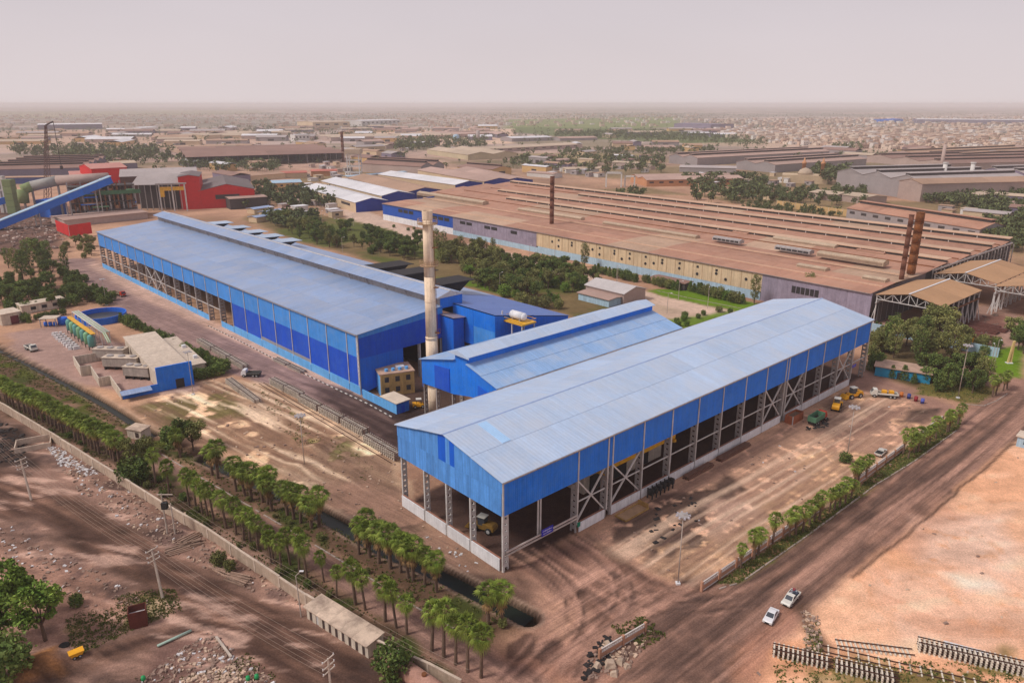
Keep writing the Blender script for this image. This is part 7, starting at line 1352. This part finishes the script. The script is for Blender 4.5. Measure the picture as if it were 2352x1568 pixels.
S('small blue-gabled shed behind the mill corner', (1040, 405), (1150, 434), (1196, 424), 8, 3, RP, WC, 'u', 1, WB)
S('pale blue sheet roof canopy left of the white water tower', (800, 416), (935, 404), (0, 0), 5, .6, RBl, WC, 'u', 1, W=12)
S('grey-brown twin gabled workshop behind the white sheds', (832, 395), (968, 404), (1041, 399), 11, 4.5, RB, WP, 'u', 2, WG, mon=2, door=2)
S('ochre shed with row of small windows and grey gable', (1051, 400), (1131, 407), (1168, 402), 9, 3, RB, WY, 'u', 1, WY, mon=1.5, win=6, door=1)
S('cream twin-ridged shed beyond the dark conifers', (981, 354), (1075, 368), (1150, 363), 8, 4, RC, pal('cream2', (.50, .42, .28)), 'u', 2, W=90)
S('long pale shed with pink wall in the middle distance', (1098, 353), (1330, 340), (0, 0), 7, 3, RC, WP, 'u', 1, W=50, win=12)
S('long white-roofed shed below the green belt', (1176, 326), (1268, 323), (0, 0), 8, 3, RW, WG, 'u', 1, W=50)
S('low pale shed right of the white-roofed shed below the green belt', (1286, 324), (1372, 322), (0, 0), 6, 3, RP, WG, 'u', 1, W=40)
S('long brown multi-bay works with open columned front', (430, 385), (792, 373), (0, 0), 14, 4, RB, WP, 'u', 4, W=230, open_=True)
S('smaller brown columned works beside the thin dark stack', (690, 372), (800, 366), (0, 0), 11, 3, RB, WP, 'u', 2, W=60, open_=True)
S('tan warehouse at the end of the brown works', (362, 352), (430, 372), (560, 362), 10, 3, RT, WP, 'u', 2, W=120)
S('low brown sheds with parallel roof lights at the left edge', (-30, 408), (190, 402), (0, 0), 9, 3.5, RB, WV, 'u', 5, W=200, mon=2)
S('blue-walled low shed in front of the brown sheds at left', (-30, 424), (172, 420), (0, 0), 7, 1, RT, pal('slate_blue_wall', (.05, .09, .26)), 'u', 1, W=14)
S('pale grey hall with long right wall beyond the gardens', (1536, 375), (1601, 381), (1922, 353), 11, 3.5, RP, WG, 'v', 2, W=300, mon=3)
S('long brown hall in front of the pale grey hall', (1690, 389), (1779, 397), (1992, 379), 10, 3.5, RP, WG, 'v', 2, W=200, mon=3)
S('wide low brown hall behind the big grey hall', (1990, 372), (2180, 392), (2500, 378), 9, 3.5, RB, WP, 'v', 3, W=280, mon=3)
S('dark roofed long hall beyond the right edge', (2040, 362), (2240, 376), (2500, 360), 9, 3.5, RT, WP, 'v', 3, W=300, mon=3)
gh = S('big grey hall with stepped gables and dark doorway', (1919, 431), (2111, 461), (2293, 443), 17, 4.5, RG, WG, 'v', 3, WG, mon=3)
S('tan-roofed front bay of the big grey hall', (2060, 455), (2112, 464), (2293, 446), 16, 3.4, RT, WP, 'v', 1, WP, W=150)
gl = (at(2111, 461) - at(1919, 431)).length; MB().box(gl * .84, gl * .84 + 15, -.5, -.2, 0, 13).build('doorway', WK, gh)
S('violet-grey hall at the right edge behind the big grey hall', (2250, 420), (2352, 432), (2480, 424), 14, 4, RG, WV, 'v', 2, W=200, mon=3)
S('small cream-roofed shed left of the big grey hall', (1858, 456), (1920, 463), (1950, 458), 6, 1.5, RC, WP, 'u', 1, W=26)
S('second small cream-roofed shed left of the big grey hall', (1932, 462), (1985, 470), (2010, 465), 6, 1.5, RC, WP, 'u', 1, W=26)
S('long brown-roofed shed with ridge vent behind the mill', (1943, 500), (2246, 553), (2285, 545), 7.5, 3.5, roofE, WG, 'u', 1, W=26, mon=1.5, win=10)
S('pink-roofed building with orange walls among the garden trees', (1485, 429), (1706, 425), (0, 0), 7, 2.5, RP, WO, 'u', 2, W=55, win=10)
S('low white roof behind the pink building', (1300, 398), (1400, 396), (0, 0), 5, 1.5, RC, WW, 'u', 1, W=30)
S('small pale workshop roof left of the garden gate', (1210, 405), (1270, 410), (1300, 406), 5, 1.2, RP, WW, 'u', 1, W=18)
S('grey sheet roof behind the garden gate', (1560, 395), (1690, 398), (0, 0), 6, 1.5, RG, WG, 'u', 1, W=40)
S('red-roofed row left of the white water tower', (715, 405), (774, 404), (0, 0), 6, 1.5, RR, WO, 'u', 1, W=22)
S('red-roofed store left of the red row', (648, 410), (706, 408), (0, 0), 6, 1.5, RR, WC, 'u', 1, W=22)
S('tan-roofed store next to the red-roofed store', (560, 418), (656, 410), (0, 0), 6, 1.5, RT, WC, 'u', 1, W=30)
S('ochre house with pale blue roof', (628, 437), (694, 434), (0, 0), 7, 2, RBl, WY, 'u', 1, W=22, win=5)
for i, (a, b, w) in enumerate((((590, 512), (634, 505), 9), ((612, 500), (652, 494), 9), ((585, 492), (625, 486), 9))): S('low dark blue roofed office among the trees behind the long hall', a, b, (0, 0), 4, .8, roofC, WC, 'u', 1, W=w, group='low offices behind the long hall')
S('canteen with pale grey gable roof in the garden', (1345, 678), (1432, 700), (1470, 690), 5, 2.2, pal('pale_sheet', (.55, .51, .50), corr=.8), WP, 'u', 1, W=15)
S('pinkish lean-to roof before the canteen', (1328, 688), (1398, 706), (1432, 700), 3.4, .4, RP, ltblue, 'u', 1, W=9)
S('brown canopy against the beige mill wall', (1496, 652), (1572, 668), (0, 0), 3.6, .3, RB, WK, 'u', 1, W=6)
S('yellow kiosk at the foot of the violet mill wall', (1028, 530), (1052, 536), (0, 0), 3.5, .2, pal('kiosk_yellow', (.75, .48, .05)), WY, 'u', 1, W=5)
# far individual works on the plain
S('long violet-walled warehouse far left on the plain', (88, 298), (236, 296), (0, 0), 16, 3, RW, WV, 'u', 1, W=90)
S('cream factory on the plain left of centre', (720, 296), (804, 294), (0, 0), 22, 3, RC, WC, 'u', 1, W=120, win=4)
S('white factory with columned front on the plain', (831, 290), (920, 287), (0, 0), 20, 2, RW, WW, 'u', 1, W=120, win=9)
S('dark violet shed far off behind the town edge', (1548, 293), (1632, 296), (0, 0), 14, 2, WV, WV, 'u', 1, W=120)
S('long dark warehouse far right above the town', (2105, 284), (2352, 286), (0, 0), 18, 2, RW, WV, 'u', 1, W=150)
S('blue-roofed shed far right above the town', (2052, 282), (2074, 281), (0, 0), 14, 2, WBB, WBB, 'u', 1, W=90)
S('white walled block with pale roof on the left plain', (325, 305), (365, 303), (0, 0), 14, 2, RW, WW, 'u', 1, W=60)
S('tan sheds on the plain above the brown works', (470, 320), (600, 312), (0, 0), 9, 2, RC, WC, 'u', 2, W=120)
S('low cream sheds on the bare ground in the middle distance', (760, 325), (1050, 318), (0, 0), 9, 2, RC, WP, 'u', 2, W=160)
S('pink flat works right of the low cream sheds', (1010, 318), (1160, 312), (0, 0), 9, 2, RP, WP, 'u', 2, W=180)
S('white house block beside the trees left of centre', (678, 326), (712, 325), (0, 0), 16, .3, RW, WW, 'u', 1, W=30, win=4)
r = random.Random(91); k_ = 0
for poly, n, rot, sc in (([(20, 372), (420, 380), (640, 380), (640, 402), (560, 420), (480, 425), (240, 396), (20, 392)], 9, -47, 1), ([(560, 336), (980, 330), (980, 372), (830, 376), (560, 366)], 16, -47, 1.2), ([(1060, 376), (1340, 358), (1540, 362), (1480, 396), (1180, 398)], 12, -47, .8), ([(1900, 350), (2352, 346), (2352, 374), (2000, 374)], 12, -50, 1.4), ([(0, 305), (700, 296), (1150, 292), (1150, 322), (700, 330), (0, 342)], 60, 10, 1.8), ([(1280, 300), (1620, 296), (1680, 316), (1300, 318)], 12, 10, 1.6), ([(1280, 330), (1600, 334), (1640, 350), (1300, 346)], 8, 0, 1.2), ([(2130, 470), (2352, 462), (2352, 520), (2240, 510)], 5, -47, .6)):
    for p in scatter(poly, n, 60 + n, 46 * sc):
        L, W, h = r.uniform(26, 60) * sc, r.uniform(12, 24) * sc, r.uniform(6, 9); rf = r.choice((RB, RB, RT, RP, RG, RC, RW)); t = thing('distant_shed', f'low gabled works shed with {CN[rf.name]} roof in the industrial belt before the town', 'shed', p, R(rot + r.choice((0, 0, 90)) + r.uniform(-5, 5)), 'distant works sheds'); MB().box(-L / 2, L / 2, -W / 2, W / 2, -.5, h).build('wall', r.choice((WP, WC, WG, WY, WV)), t)
        MB().prism([(-W / 2 - .6, h), (0, h + W * .12), (0, h + W * .12 + .3), (-W / 2 - .6, h + .3)], -L / 2 - .5, L / 2 + .5).build('roof_slope', rf, t); MB().prism([(0, h + W * .12), (W / 2 + .6, h), (W / 2 + .6, h + .3), (0, h + W * .12 + .3)], -L / 2 - .5, L / 2 + .5).build('roof_slope', rf, t); MB().box(-L * .1, L * .1, -W / 2 - .1, -W / 2 - .02, 0, h * .6).build('door', WK, t)
# mosque-like hall with dome and two towers
t = thing('domed_hall', 'small cream hall with white dome and two short towers', 'building', at(1795, 420), R(-20)); MB().box(0, 48, 0, 25, 0, 9).build('wall', WC, t); MB().lathe([(8, 9), (7.6, 11.5), (6, 14), (3, 15.6), (.3, 16.4)], 24, 12, 18).build('dome', RC, t, True)
for x in (22, 42): MB().lathe([(2, 9), (2, 20), (2.6, 20), (2.6, 22), (1.6, 22), (.3, 27)], x, 22, 10).build('tower', WO, t, True)
t = thing('garden_gate', 'white portal frames of the works gate in the gardens', 'gate', at(1390, 430), R(-8))
for a in ((0, 1.5, 0, 1.5, 0, 16), (16, 17.5, 0, 1.5, 0, 16), (0, 17.5, 0, 1.5, 14, 16), (20, 21.5, 4, 5.5, 0, 12), (30, 31.5, 4, 5.5, 0, 12), (20, 31.5, 4, 5.5, 10.5, 12)): MB().box(*a).build('frame', WW, t)
t = thing('water_tower', 'white lattice water tower with square tank', 'tower', at(816, 410)); s = 7
for x in (-s, s):
    for y in (-s, s): MB().box(x - .5, x + .5, y - .5, y + .5, 0, 30).build('leg', WW, t)
for z in (7, 14, 21, 28): [MB().box(*a).build('ring_beam', WW, t) for a in ((-s, s, -s - .4, -s + .4, z, z + .8), (-s, s, s - .4, s + .4, z, z + .8), (-s - .4, -s + .4, -s, s, z, z + .8), (s - .4, s + .4, -s, s, z, z + .8))]
MB().box(-s - 2, s + 2, -s - 2, s + 2, 29, 34).build('tank', RC, t)
for i, (px, py, h, r_, m_) in enumerate(((1048, 330, 18, 7, RBl), (1098, 326, 24, 4.5, RG))): tag(MB().lathe([(r_, 0), (r_, h), (r_ * .5, h + 2)], n=14).build('storage_silo', m_, None, True, at(px, py)), ('squat blue-grey silo in the middle distance', 'taller grey silo in the middle distance')[i], 'silo')
t = thing('slim_chimney', 'slim pale chimney above the brown halls at right', 'chimney', at(2402 - 246, 420)); MB().lathe([(2.2, 0), (1.7, 42)], n=12).build('shaft', WP, t, True)
for lab, px in (('left', 2161), ('right', 2224)): t = thing('roof_chimney', f'short white roof chimney on the grey hall, {lab} one', 'chimney', at(px, 440)); MB().lathe([(2, 0), (2, 28)], n=10).build('shaft', WW, t, True); MB().lathe([(2.6, 28), (2.6, 29)], n=10).build('cap', WW, t)
a, b = at(1784, 474), at(1968, 500); wl2 = thing('brick_wall', 'long ochre boundary wall behind the mill', 'wall', a, ang_of(a, b)); L = (b - a).length
for k in range(12): MB().box(k * L / 12 + .1, (k + 1) * L / 12 - .1, -.3, .3, 0, 5).build('wall_panel', WY, wl2); MB().box(k * L / 12 - .3, k * L / 12 + .3, -.4, .4, 0, 5.3).build('pillar', WC, wl2)
# ------------------------------------------------------------------ red and blue melt shop at upper left
def top_z(p, y): # height above p that reaches sheet line y
    lo, hi = 0, 160
    for _ in range(40):
        m = (lo + hi) / 2; dz = m - CAM_H; yy = CY - FPX * (p.y * SP + dz * CP) / (p.y * CP - dz * SP)
        if yy > y: lo = m
        else: hi = m
    return lo
S('red steel hall with stepped gable front in the melt shop', (462, 480), (588, 474), (0, 0), 15, 5, RD, WR, 'v', 1, WR, W=90, win=1)
ms = S('tall red hall block with crane opening in the melt shop', (418, 482), (466, 480), (0, 0), 27, 1.5, RD, WR, 'v', 1, WR, W=45)
S('dark grey-roofed hall of the melt shop with open front', (312, 484), (420, 482), (0, 0), 21, 7, RG, WK, 'u', 1, WR, W=45, open_=True)
S('red panelled storey over the open melt shop hall', (345, 478), (418, 476), (0, 0), top_z(at(345, 478), 424), .5, RD, WR, 'u', 1, W=8)
S('rear dark hall of the melt shop', (285, 470), (460, 462), (0, 0), 24, 5, RG, pal('shop_brown', (.13, .07, .055)), 'u', 1, WR, W=40)
S('pink-roofed red block on top of the melt shop', (222, 462), (302, 456), (0, 0), top_z(at(222, 462), 388), 3, pal('pale_red_roof', (.55, .26, .22)), WR, 'u', 1, W=45)
S('low pale red roof left of the pink-roofed block', (170, 455), (225, 452), (0, 0), top_z(at(170, 455), 402), 2, pal('pale_red_roof', (0, 0, 0)), WR, 'u', 1, W=40)
S('low pink roof behind the far end of the long hall', (150, 522), (340, 502), (0, 0), 5, .8, RP, WP, 'u', 1, W=30)
S('blue box building under the conveyor', (118, 500), (158, 494), (0, 0), 13, .5, WBB, WBB, 'u', 1, W=14)
a, b, c = at(132, 535), at(163, 549), at(213, 541); t = thing('red_screen_wall', 'bright red sheet wall screen at the far end of the long hall', 'wall')
for p, q, n in ((a, b, 3), (b, c, 5)):
    for k in range(n): u = p.lerp(q, k / n); MB().box(0.01, (q - p).length / n - .01, -.1, .1, 1.5, 9.0).build('sheet', WR, t, False, (u.x, u.y, 0), ang_of(p, q)); MB().box(-.15, .15, .15, .45, 0, 8.6).build('post', steelG, t, False, (u.x, u.y, 0), ang_of(p, q))
cA, cB = at(-30, 532), at(268, 500); zA, zB = top_z(cA, 520), top_z(cB, 405)
cv = thing('conveyor_gallery', 'long bright blue inclined conveyor gallery at upper left', 'conveyor'); n = 8
for k in range(n):
    p = cA.lerp(cB, k / n); q = cA.lerp(cB, (k + 1) / n); p = Vector((p.x, p.y, zA + (zB - zA) * k / n)); q = Vector((q.x, q.y, zA + (zB - zA) * (k + 1) / n - .05)); MB().beam(p - Vector((0, 0, 2.4)), q - Vector((0, 0, 2.4)), 5.4, 5.2).build('gallery_section', WBB, cv); MB().beam(p + Vector((0, 0, .3)), q + Vector((0, 0, .3)), 5.8, .5).build('gallery_roof', RBl, cv)
    if k % 2 == 1: MB().box(p.x - 2, p.x - 1.4, p.y - .3, p.y + .3, 0, p.z - 4).build('trestle_leg', steelG, cv); MB().box(p.x + 1.4, p.x + 2, p.y - .3, p.y + .3, 0, p.z - 4).build('trestle_leg', steelG, cv)
a, b = at(-20, 492), at(20, 490); za = top_z(a, 470); t = thing('blue_duct_box', 'short blue conveyor housing at the left edge', 'conveyor'); MB().beam((a.x, a.y, za), (b.x, b.y, za + 3), 4, 5).build('housing', WBB, t)
dk_ = thing('gas_duct', 'large grey gas duct with green elbow over the melt shop', 'duct'); pts = [(62, 500, 466), (64, 500, 436), (86, 498, 428), (146, 496, 415), (262, 494, 408)]; P = []
for x, yb, yt in pts: g = at(x, yb); P.append(Vector((g.x, g.y, top_z(g, yt))))
for i, (u, v) in enumerate(zip(P[:-1], P[1:])): MB().tube(u, v, 3.9, n=14).build('duct_section', pal('duct_green', (.22, .28, .12)) if i < 2 else (WP if i == 3 else pal('duct_grey', (.34, .33, .31))), dk_, True)
for u in P[1:]: MB().box(u.x - .6, u.x + .6, u.y - .6, u.y + .6, 0, u.z - 2).build('duct_leg', steelG, dk_)
t = thing('dust_filter_tower', 'olive green dust filter tower at the left edge', 'tower', at(34, 490)); z = top_z(at(34, 490), 412); [MB().box(-3.4, 3.4, -3.4, 3.4, z * k / 5 + .1, z * (k + 1) / 5 - .1).build('tower_section', pal('filter_green', (.20, .26, .12)), t) for k in range(5)]
t = thing('dust_filter_tower', 'pale twin filter stack left of the green tower', 'tower', at(18, 488)); z = top_z(at(18, 488), 404); [MB().box(x, x + 2.4, -2, 2, 0, z).build('column', WW, t) for x in (-4, 0)]; [MB().box(-4.2, 2.6, -2.2, 2.2, z * f, z * f + 1).build('tie_beam', WW, t) for f in (.3, .6, .9)]
ff = thing('furnace_frame', 'brown steel furnace frame full of columns, floors and pipes', 'steel frame', at(168, 506), ang_of(at(168, 506), at(318, 496))); L = (at(318, 496) - at(168, 506)).length; r = random.Random(6)
for k in range(16):
    x = L * k / 15
    for y in (0, 14): MB().box(x - .45, x + .45, y - .45, y + .45, 0, r.uniform(20, 29)).build('column', rustS if k % 3 else steelG, ff)
for z in (6, 12, 18, 24): MB().box(0, L, -.6, 15, z, z + .7).build('floor', WK if z != 18 else pal('floor_green', (.06, .16, .07)), ff)
for k in range(40): x = r.uniform(0, L - 3); z = r.choice((0, 6.7, 12.7, 18.7)); MB().box(x, x + r.uniform(1, 4), r.uniform(-.3, 4), r.uniform(5, 10), z, z + r.uniform(2, 5)).build('equipment', r.choice((rustS, steelG, WK, WP, WO)), ff)
for k in range(14): x = r.uniform(0, L); z = r.uniform(3, 24); MB().tube((x, -1, z), (min(L, x + r.uniform(5, 16)), -1, z), .5, n=7).build('pipe', r.choice((rustS, steelG, grn, WBB)), ff, True)
MB().box(0, L, 15.2, 15.5, 0, 25).build('back_screen', pal('shop_brown', (0, 0, 0)), ff); MB().box(L * .45, L + 4, -2, -1, 18, 21).build('green_girder', pal('girder_green', (.05, .15, .07)), ff)  # dark backing sheet added so the gaps in the frame don't show bright
cy_ = thing('crane_bay', 'yellow gantry crane in the open bay of the melt shop', 'crane', at(372, 486), ang_of(at(372, 486), at(430, 484))); L = (at(430, 484) - at(372, 486)).length
z = 17; MB().box(0, L, -2, 0, z, z + 3).build('girder', yellowS, cy_); MB().box(1, 4, -2.2, .2, z - 5, z).build('trolley', yellowS, cy_); [MB().box(x, x + 1, -2, -1, 0, z + 5).build('column', trimW, cy_) for x in (0, L * .5, L)]; MB().box(-2, L + 2, -2.4, .5, z + 5, z + 6).build('top_beam', steelG, cy_)
S('dark opening hall with pale columns at the right of the red hall', (530, 482), (615, 476), (0, 0), 9, .6, RP, WK, 'u', 1, W=20)
# lattice boom crane
g = at(112, 470); zt = top_z(g, 288); lc = thing('lattice_crane', 'tall dark lattice boom crane above the melt shop', 'crane', g); w = 2.2; crM = pal('crane_brown', (.16, .10, .09))
P0, P1 = Vector((0, 0, 4)), Vector((9, 2, zt)); n = 16
for sx, sy in ((-1, -1), (1, -1), (1, 1), (-1, 1)): MB().beam(P0 + Vector((sx * w, sy * w, 0)), P1 + Vector((sx * .6, sy * .6, 0)), .42).build('boom_chord', crM, lc)
m = MB()
for k in range(n):
    u, v = P0.lerp(P1, k / n), P0.lerp(P1, (k + 1) / n); wa, wb = w + (.6 - w) * k / n, w + (.6 - w) * (k + 1) / n
    m.beam(u + Vector((-wa, -wa, 0)), v + Vector((wb, -wb, 0)), .22); m.beam(u + Vector((wa, -wa, 0)), v + Vector((wb, wb, 0)), .22); m.beam(u + Vector((-wa, wa, 0)), v + Vector((-wb, -wb, 0)), .22)
m.build('boom_lacing', crM, lc); MB().box(-5, 5, -4, 4, 0, 5).build('crane_house', rustS, lc); MB().beam(P1, P1 + Vector((7, 0, 3)), 1.0).build('jib', WK, lc); MB().tube(P1 + Vector((7, 0, 3)), P1 + Vector((7, 0, -34)), .25, n=4).build('hoist_rope', WK, lc); MB().box(P1.x + 6.2, P1.x + 7.8, -1 + P1.y, 1 + P1.y, P1.z - 37, P1.z - 34).build('hook_block', WK, lc)
debris('scrap_yard_clutter', mat('scrap_mixed', (.17, .11, .09), .9, .35, 1, 6), [([(-20, 505), (150, 500), (140, 570), (-20, 590)], 220), ([(150, 492), (330, 486), (330, 500), (150, 512)], 120), ([(2130, 745), (2300, 720), (2320, 760), (2200, 790)], 60)], .4, 1.5, 9, .6)
debris('pale_yard_clutter', mat('clutter_pale', (.55, .44, .38), .9, .3, 1, 6), [([(-20, 505), (150, 500), (140, 570), (-20, 590)], 90), ([(600, 480), (800, 470), (780, 505), (650, 520)], 60)], .3, 1.4, 10, .6)
# scattered sheds, tanks and yards between the halls: small pale blocks among the trees
r = random.Random(77); blocks = []
for poly, n in (([(1180, 372), (1500, 372), (1500, 410), (1250, 410)], 26), ([(560, 390), (830, 375), (830, 440), (700, 440), (560, 430)], 30), ([(1600, 400), (1900, 390), (1900, 440), (1700, 470), (1600, 440)], 22), ([(2120, 480), (2352, 470), (2352, 540), (2250, 520)], 14), ([(600, 470), (760, 470), (780, 500), (640, 520)], 18), ([(820, 330), (1090, 326), (1090, 350), (830, 350)], 16), ([(100, 330), (700, 330), (700, 346), (100, 346)], 26)):
    for p in scatter(poly, n, n * 3, 9.0): blocks.append(p)
for i, p in enumerate(blocks):
    w, d, h = r.uniform(5, 13), r.uniform(5, 10), r.uniform(3, 5.5); rf = r.choice((RC, RP, RW, RT, RG)); t = thing('small_building', f'small works building with flat {CN[rf.name]} roof among the trees between the halls', 'building', p, R(r.choice((-48, 42)) + r.uniform(-4, 4)), 'small works buildings'); MB().box(-w / 2, w / 2, -d / 2, d / 2, -.3, h).build('wall', r.choice((WC, WP, WW, WG)), t); MB().box(-w / 2 - .4, w / 2 + .4, -d / 2 - .4, d / 2 + .4, h, h + .35).build('roof', rf, t); MB().box(-w * .2, w * .1, -d / 2 - .06, -d / 2, h * .35, h * .7).build('window', WK, t)
# ------------------------------------------------------------------ the town
hm = [pal('house_%d' % i, c) for i, c in enumerate(((.60, .46, .36), (.52, .38, .30), (.66, .54, .44), (.46, .32, .25), (.62, .57, .53)))]
def house_mesh(r, m_):
    w, d, h = r.uniform(9, 16), r.uniform(9, 18), r.choice((4.5, 4.5, 7.5, 8, 10)); b = MB().box(-w / 2, w / 2, -d / 2, d / 2, -.5, h); b.box(-w / 2, w / 2, -d / 2, -d / 2 + .4, h, h + .9); b.box(-w / 2, -w / 2 + .4, -d / 2 + .4, d / 2, h, h + .9)
    if r.random() < .6: b.box(w * .1, w * .4, 0, d * .35, h, h + 2.6)
    f = MB()
    for k in range(3):
        for z in ((1.2,) if h < 6 else (1.2, 4.6)): x = -w / 2 + w * (k + .5) / 3; f.box(x - .8, x + .8, -d / 2 - .12, -d / 2 - .02, z, z + 1.7)
    f.box(-w / 2 - .12, -w / 2 - .02, -1, 1, 1.2, 2.9); return b.mesh('wall', m_), f.mesh('windows', WK)
r = random.Random(12); HM = [house_mesh(r, hm[i % 5]) for i in range(15)]
TOWN = [(1640, 306), (1900, 300), (2400, 296), (2400, 349), (2190, 347), (1960, 342), (1800, 332), (1680, 318)]
def blocks_of(poly, dx, dy, ang, seed, drop=.12): # houses in blocks along a street grid
    P = pl(poly); rr = random.Random(seed); ca, sa = math.cos(R(ang)), math.sin(R(ang)); us = [p.x * ca + p.y * sa for p in P]; vs = [-p.x * sa + p.y * ca for p in P]; out = []; u = min(us); i = 0
    while u < max(us):
        v = min(vs); j = 0
        while v < max(vs):
            p = Vector((u * ca - v * sa, u * sa + v * ca, 0)) + Vector((rr.uniform(-2, 2), rr.uniform(-2, 2), 0))
            if rr.random() > drop and in_poly(p, P): out.append(p)
            j += 1; v += dy * (1.9 if j % 6 == 0 else 1)
        i += 1; u += dx * (2.0 if i % 2 == 0 else 1)
    return out
near = sorted(blocks_of(TOWN, 17, 16, 12, 5), key=lambda p: p.length)
for i, p in enumerate(near[:300]):
    w_, f_2 = HM[i % 15]; t = thing('town_house', f'flat-roofed {("sandy beige", "light brown", "pale cream", "reddish brown", "grey white")[i % 5]} house in the dense town at the right', 'house', p, R(r.choice((0, 90)) + 12), 'houses of the near town'); inst('wall', w_, t); inst('windows', f_2, t)
def mass(name, pts, m_, seed, s=1.0):
    mb = MB(); r = random.Random(seed)
    for p in pts:
        w, d, h = r.uniform(8, 18) * s, r.uniform(8, 18) * s, r.choice((4, 4.5, 7, 8, 10)) * s; a = R(12 + r.choice((0, 90))); c_, s_ = math.cos(a), math.sin(a); q = lambda x, y, z: (p.x + x * c_ - y * s_, p.y + x * s_ + y * c_, z); w /= 2; d /= 2
        mb.hexa([q(-w, -d, -.5), q(w, -d, -.5), q(w, d, -.5), q(-w, d, -.5)], [q(-w, -d, h), q(w, -d, h), q(w, d, h), q(-w, d, h)])
    tag(mb.build(name, m_), kind='stuff')
far_ = near[300:2600] + scatter([(1600, 276), (2420, 270), (2420, 300), (1640, 304)], 900, 6, 0)
far_ += scatter([(0, 266), (700, 262), (1600, 264), (1620, 290), (900, 294), (500, 300), (0, 306)], 900, 7, 0) + scatter([(600, 285), (1180, 282), (1180, 300), (600, 320)], 90, 8, 0)
random.Random(1).shuffle(far_)
for i in range(5): mass('distant_houses', far_[i::5], hm[i], 40 + i, 1.15)
# ------------------------------------------------------------------ the dusty air
hz = bpy.data.materials.new('dusty_air'); hz.use_nodes = True; hn = hz.node_tree.nodes; hl = hz.node_tree.links; hn.clear()
ho = hn.new('ShaderNodeOutputMaterial'); hv = hn.new('ShaderNodeVolumePrincipled'); hv.inputs['Color'].default_value = (0.96, 0.915, 0.925, 1); hv.inputs['Density'].default_value = 0.00011; hv.inputs['Anisotropy'].default_value = 0.0
hl.new(hv.outputs[0], ho.inputs['Volume'])
m = MB().box(-13000, 13000, -240, 23000, -4, 92)
tag(m.build('haze', hz), kind='stuff')
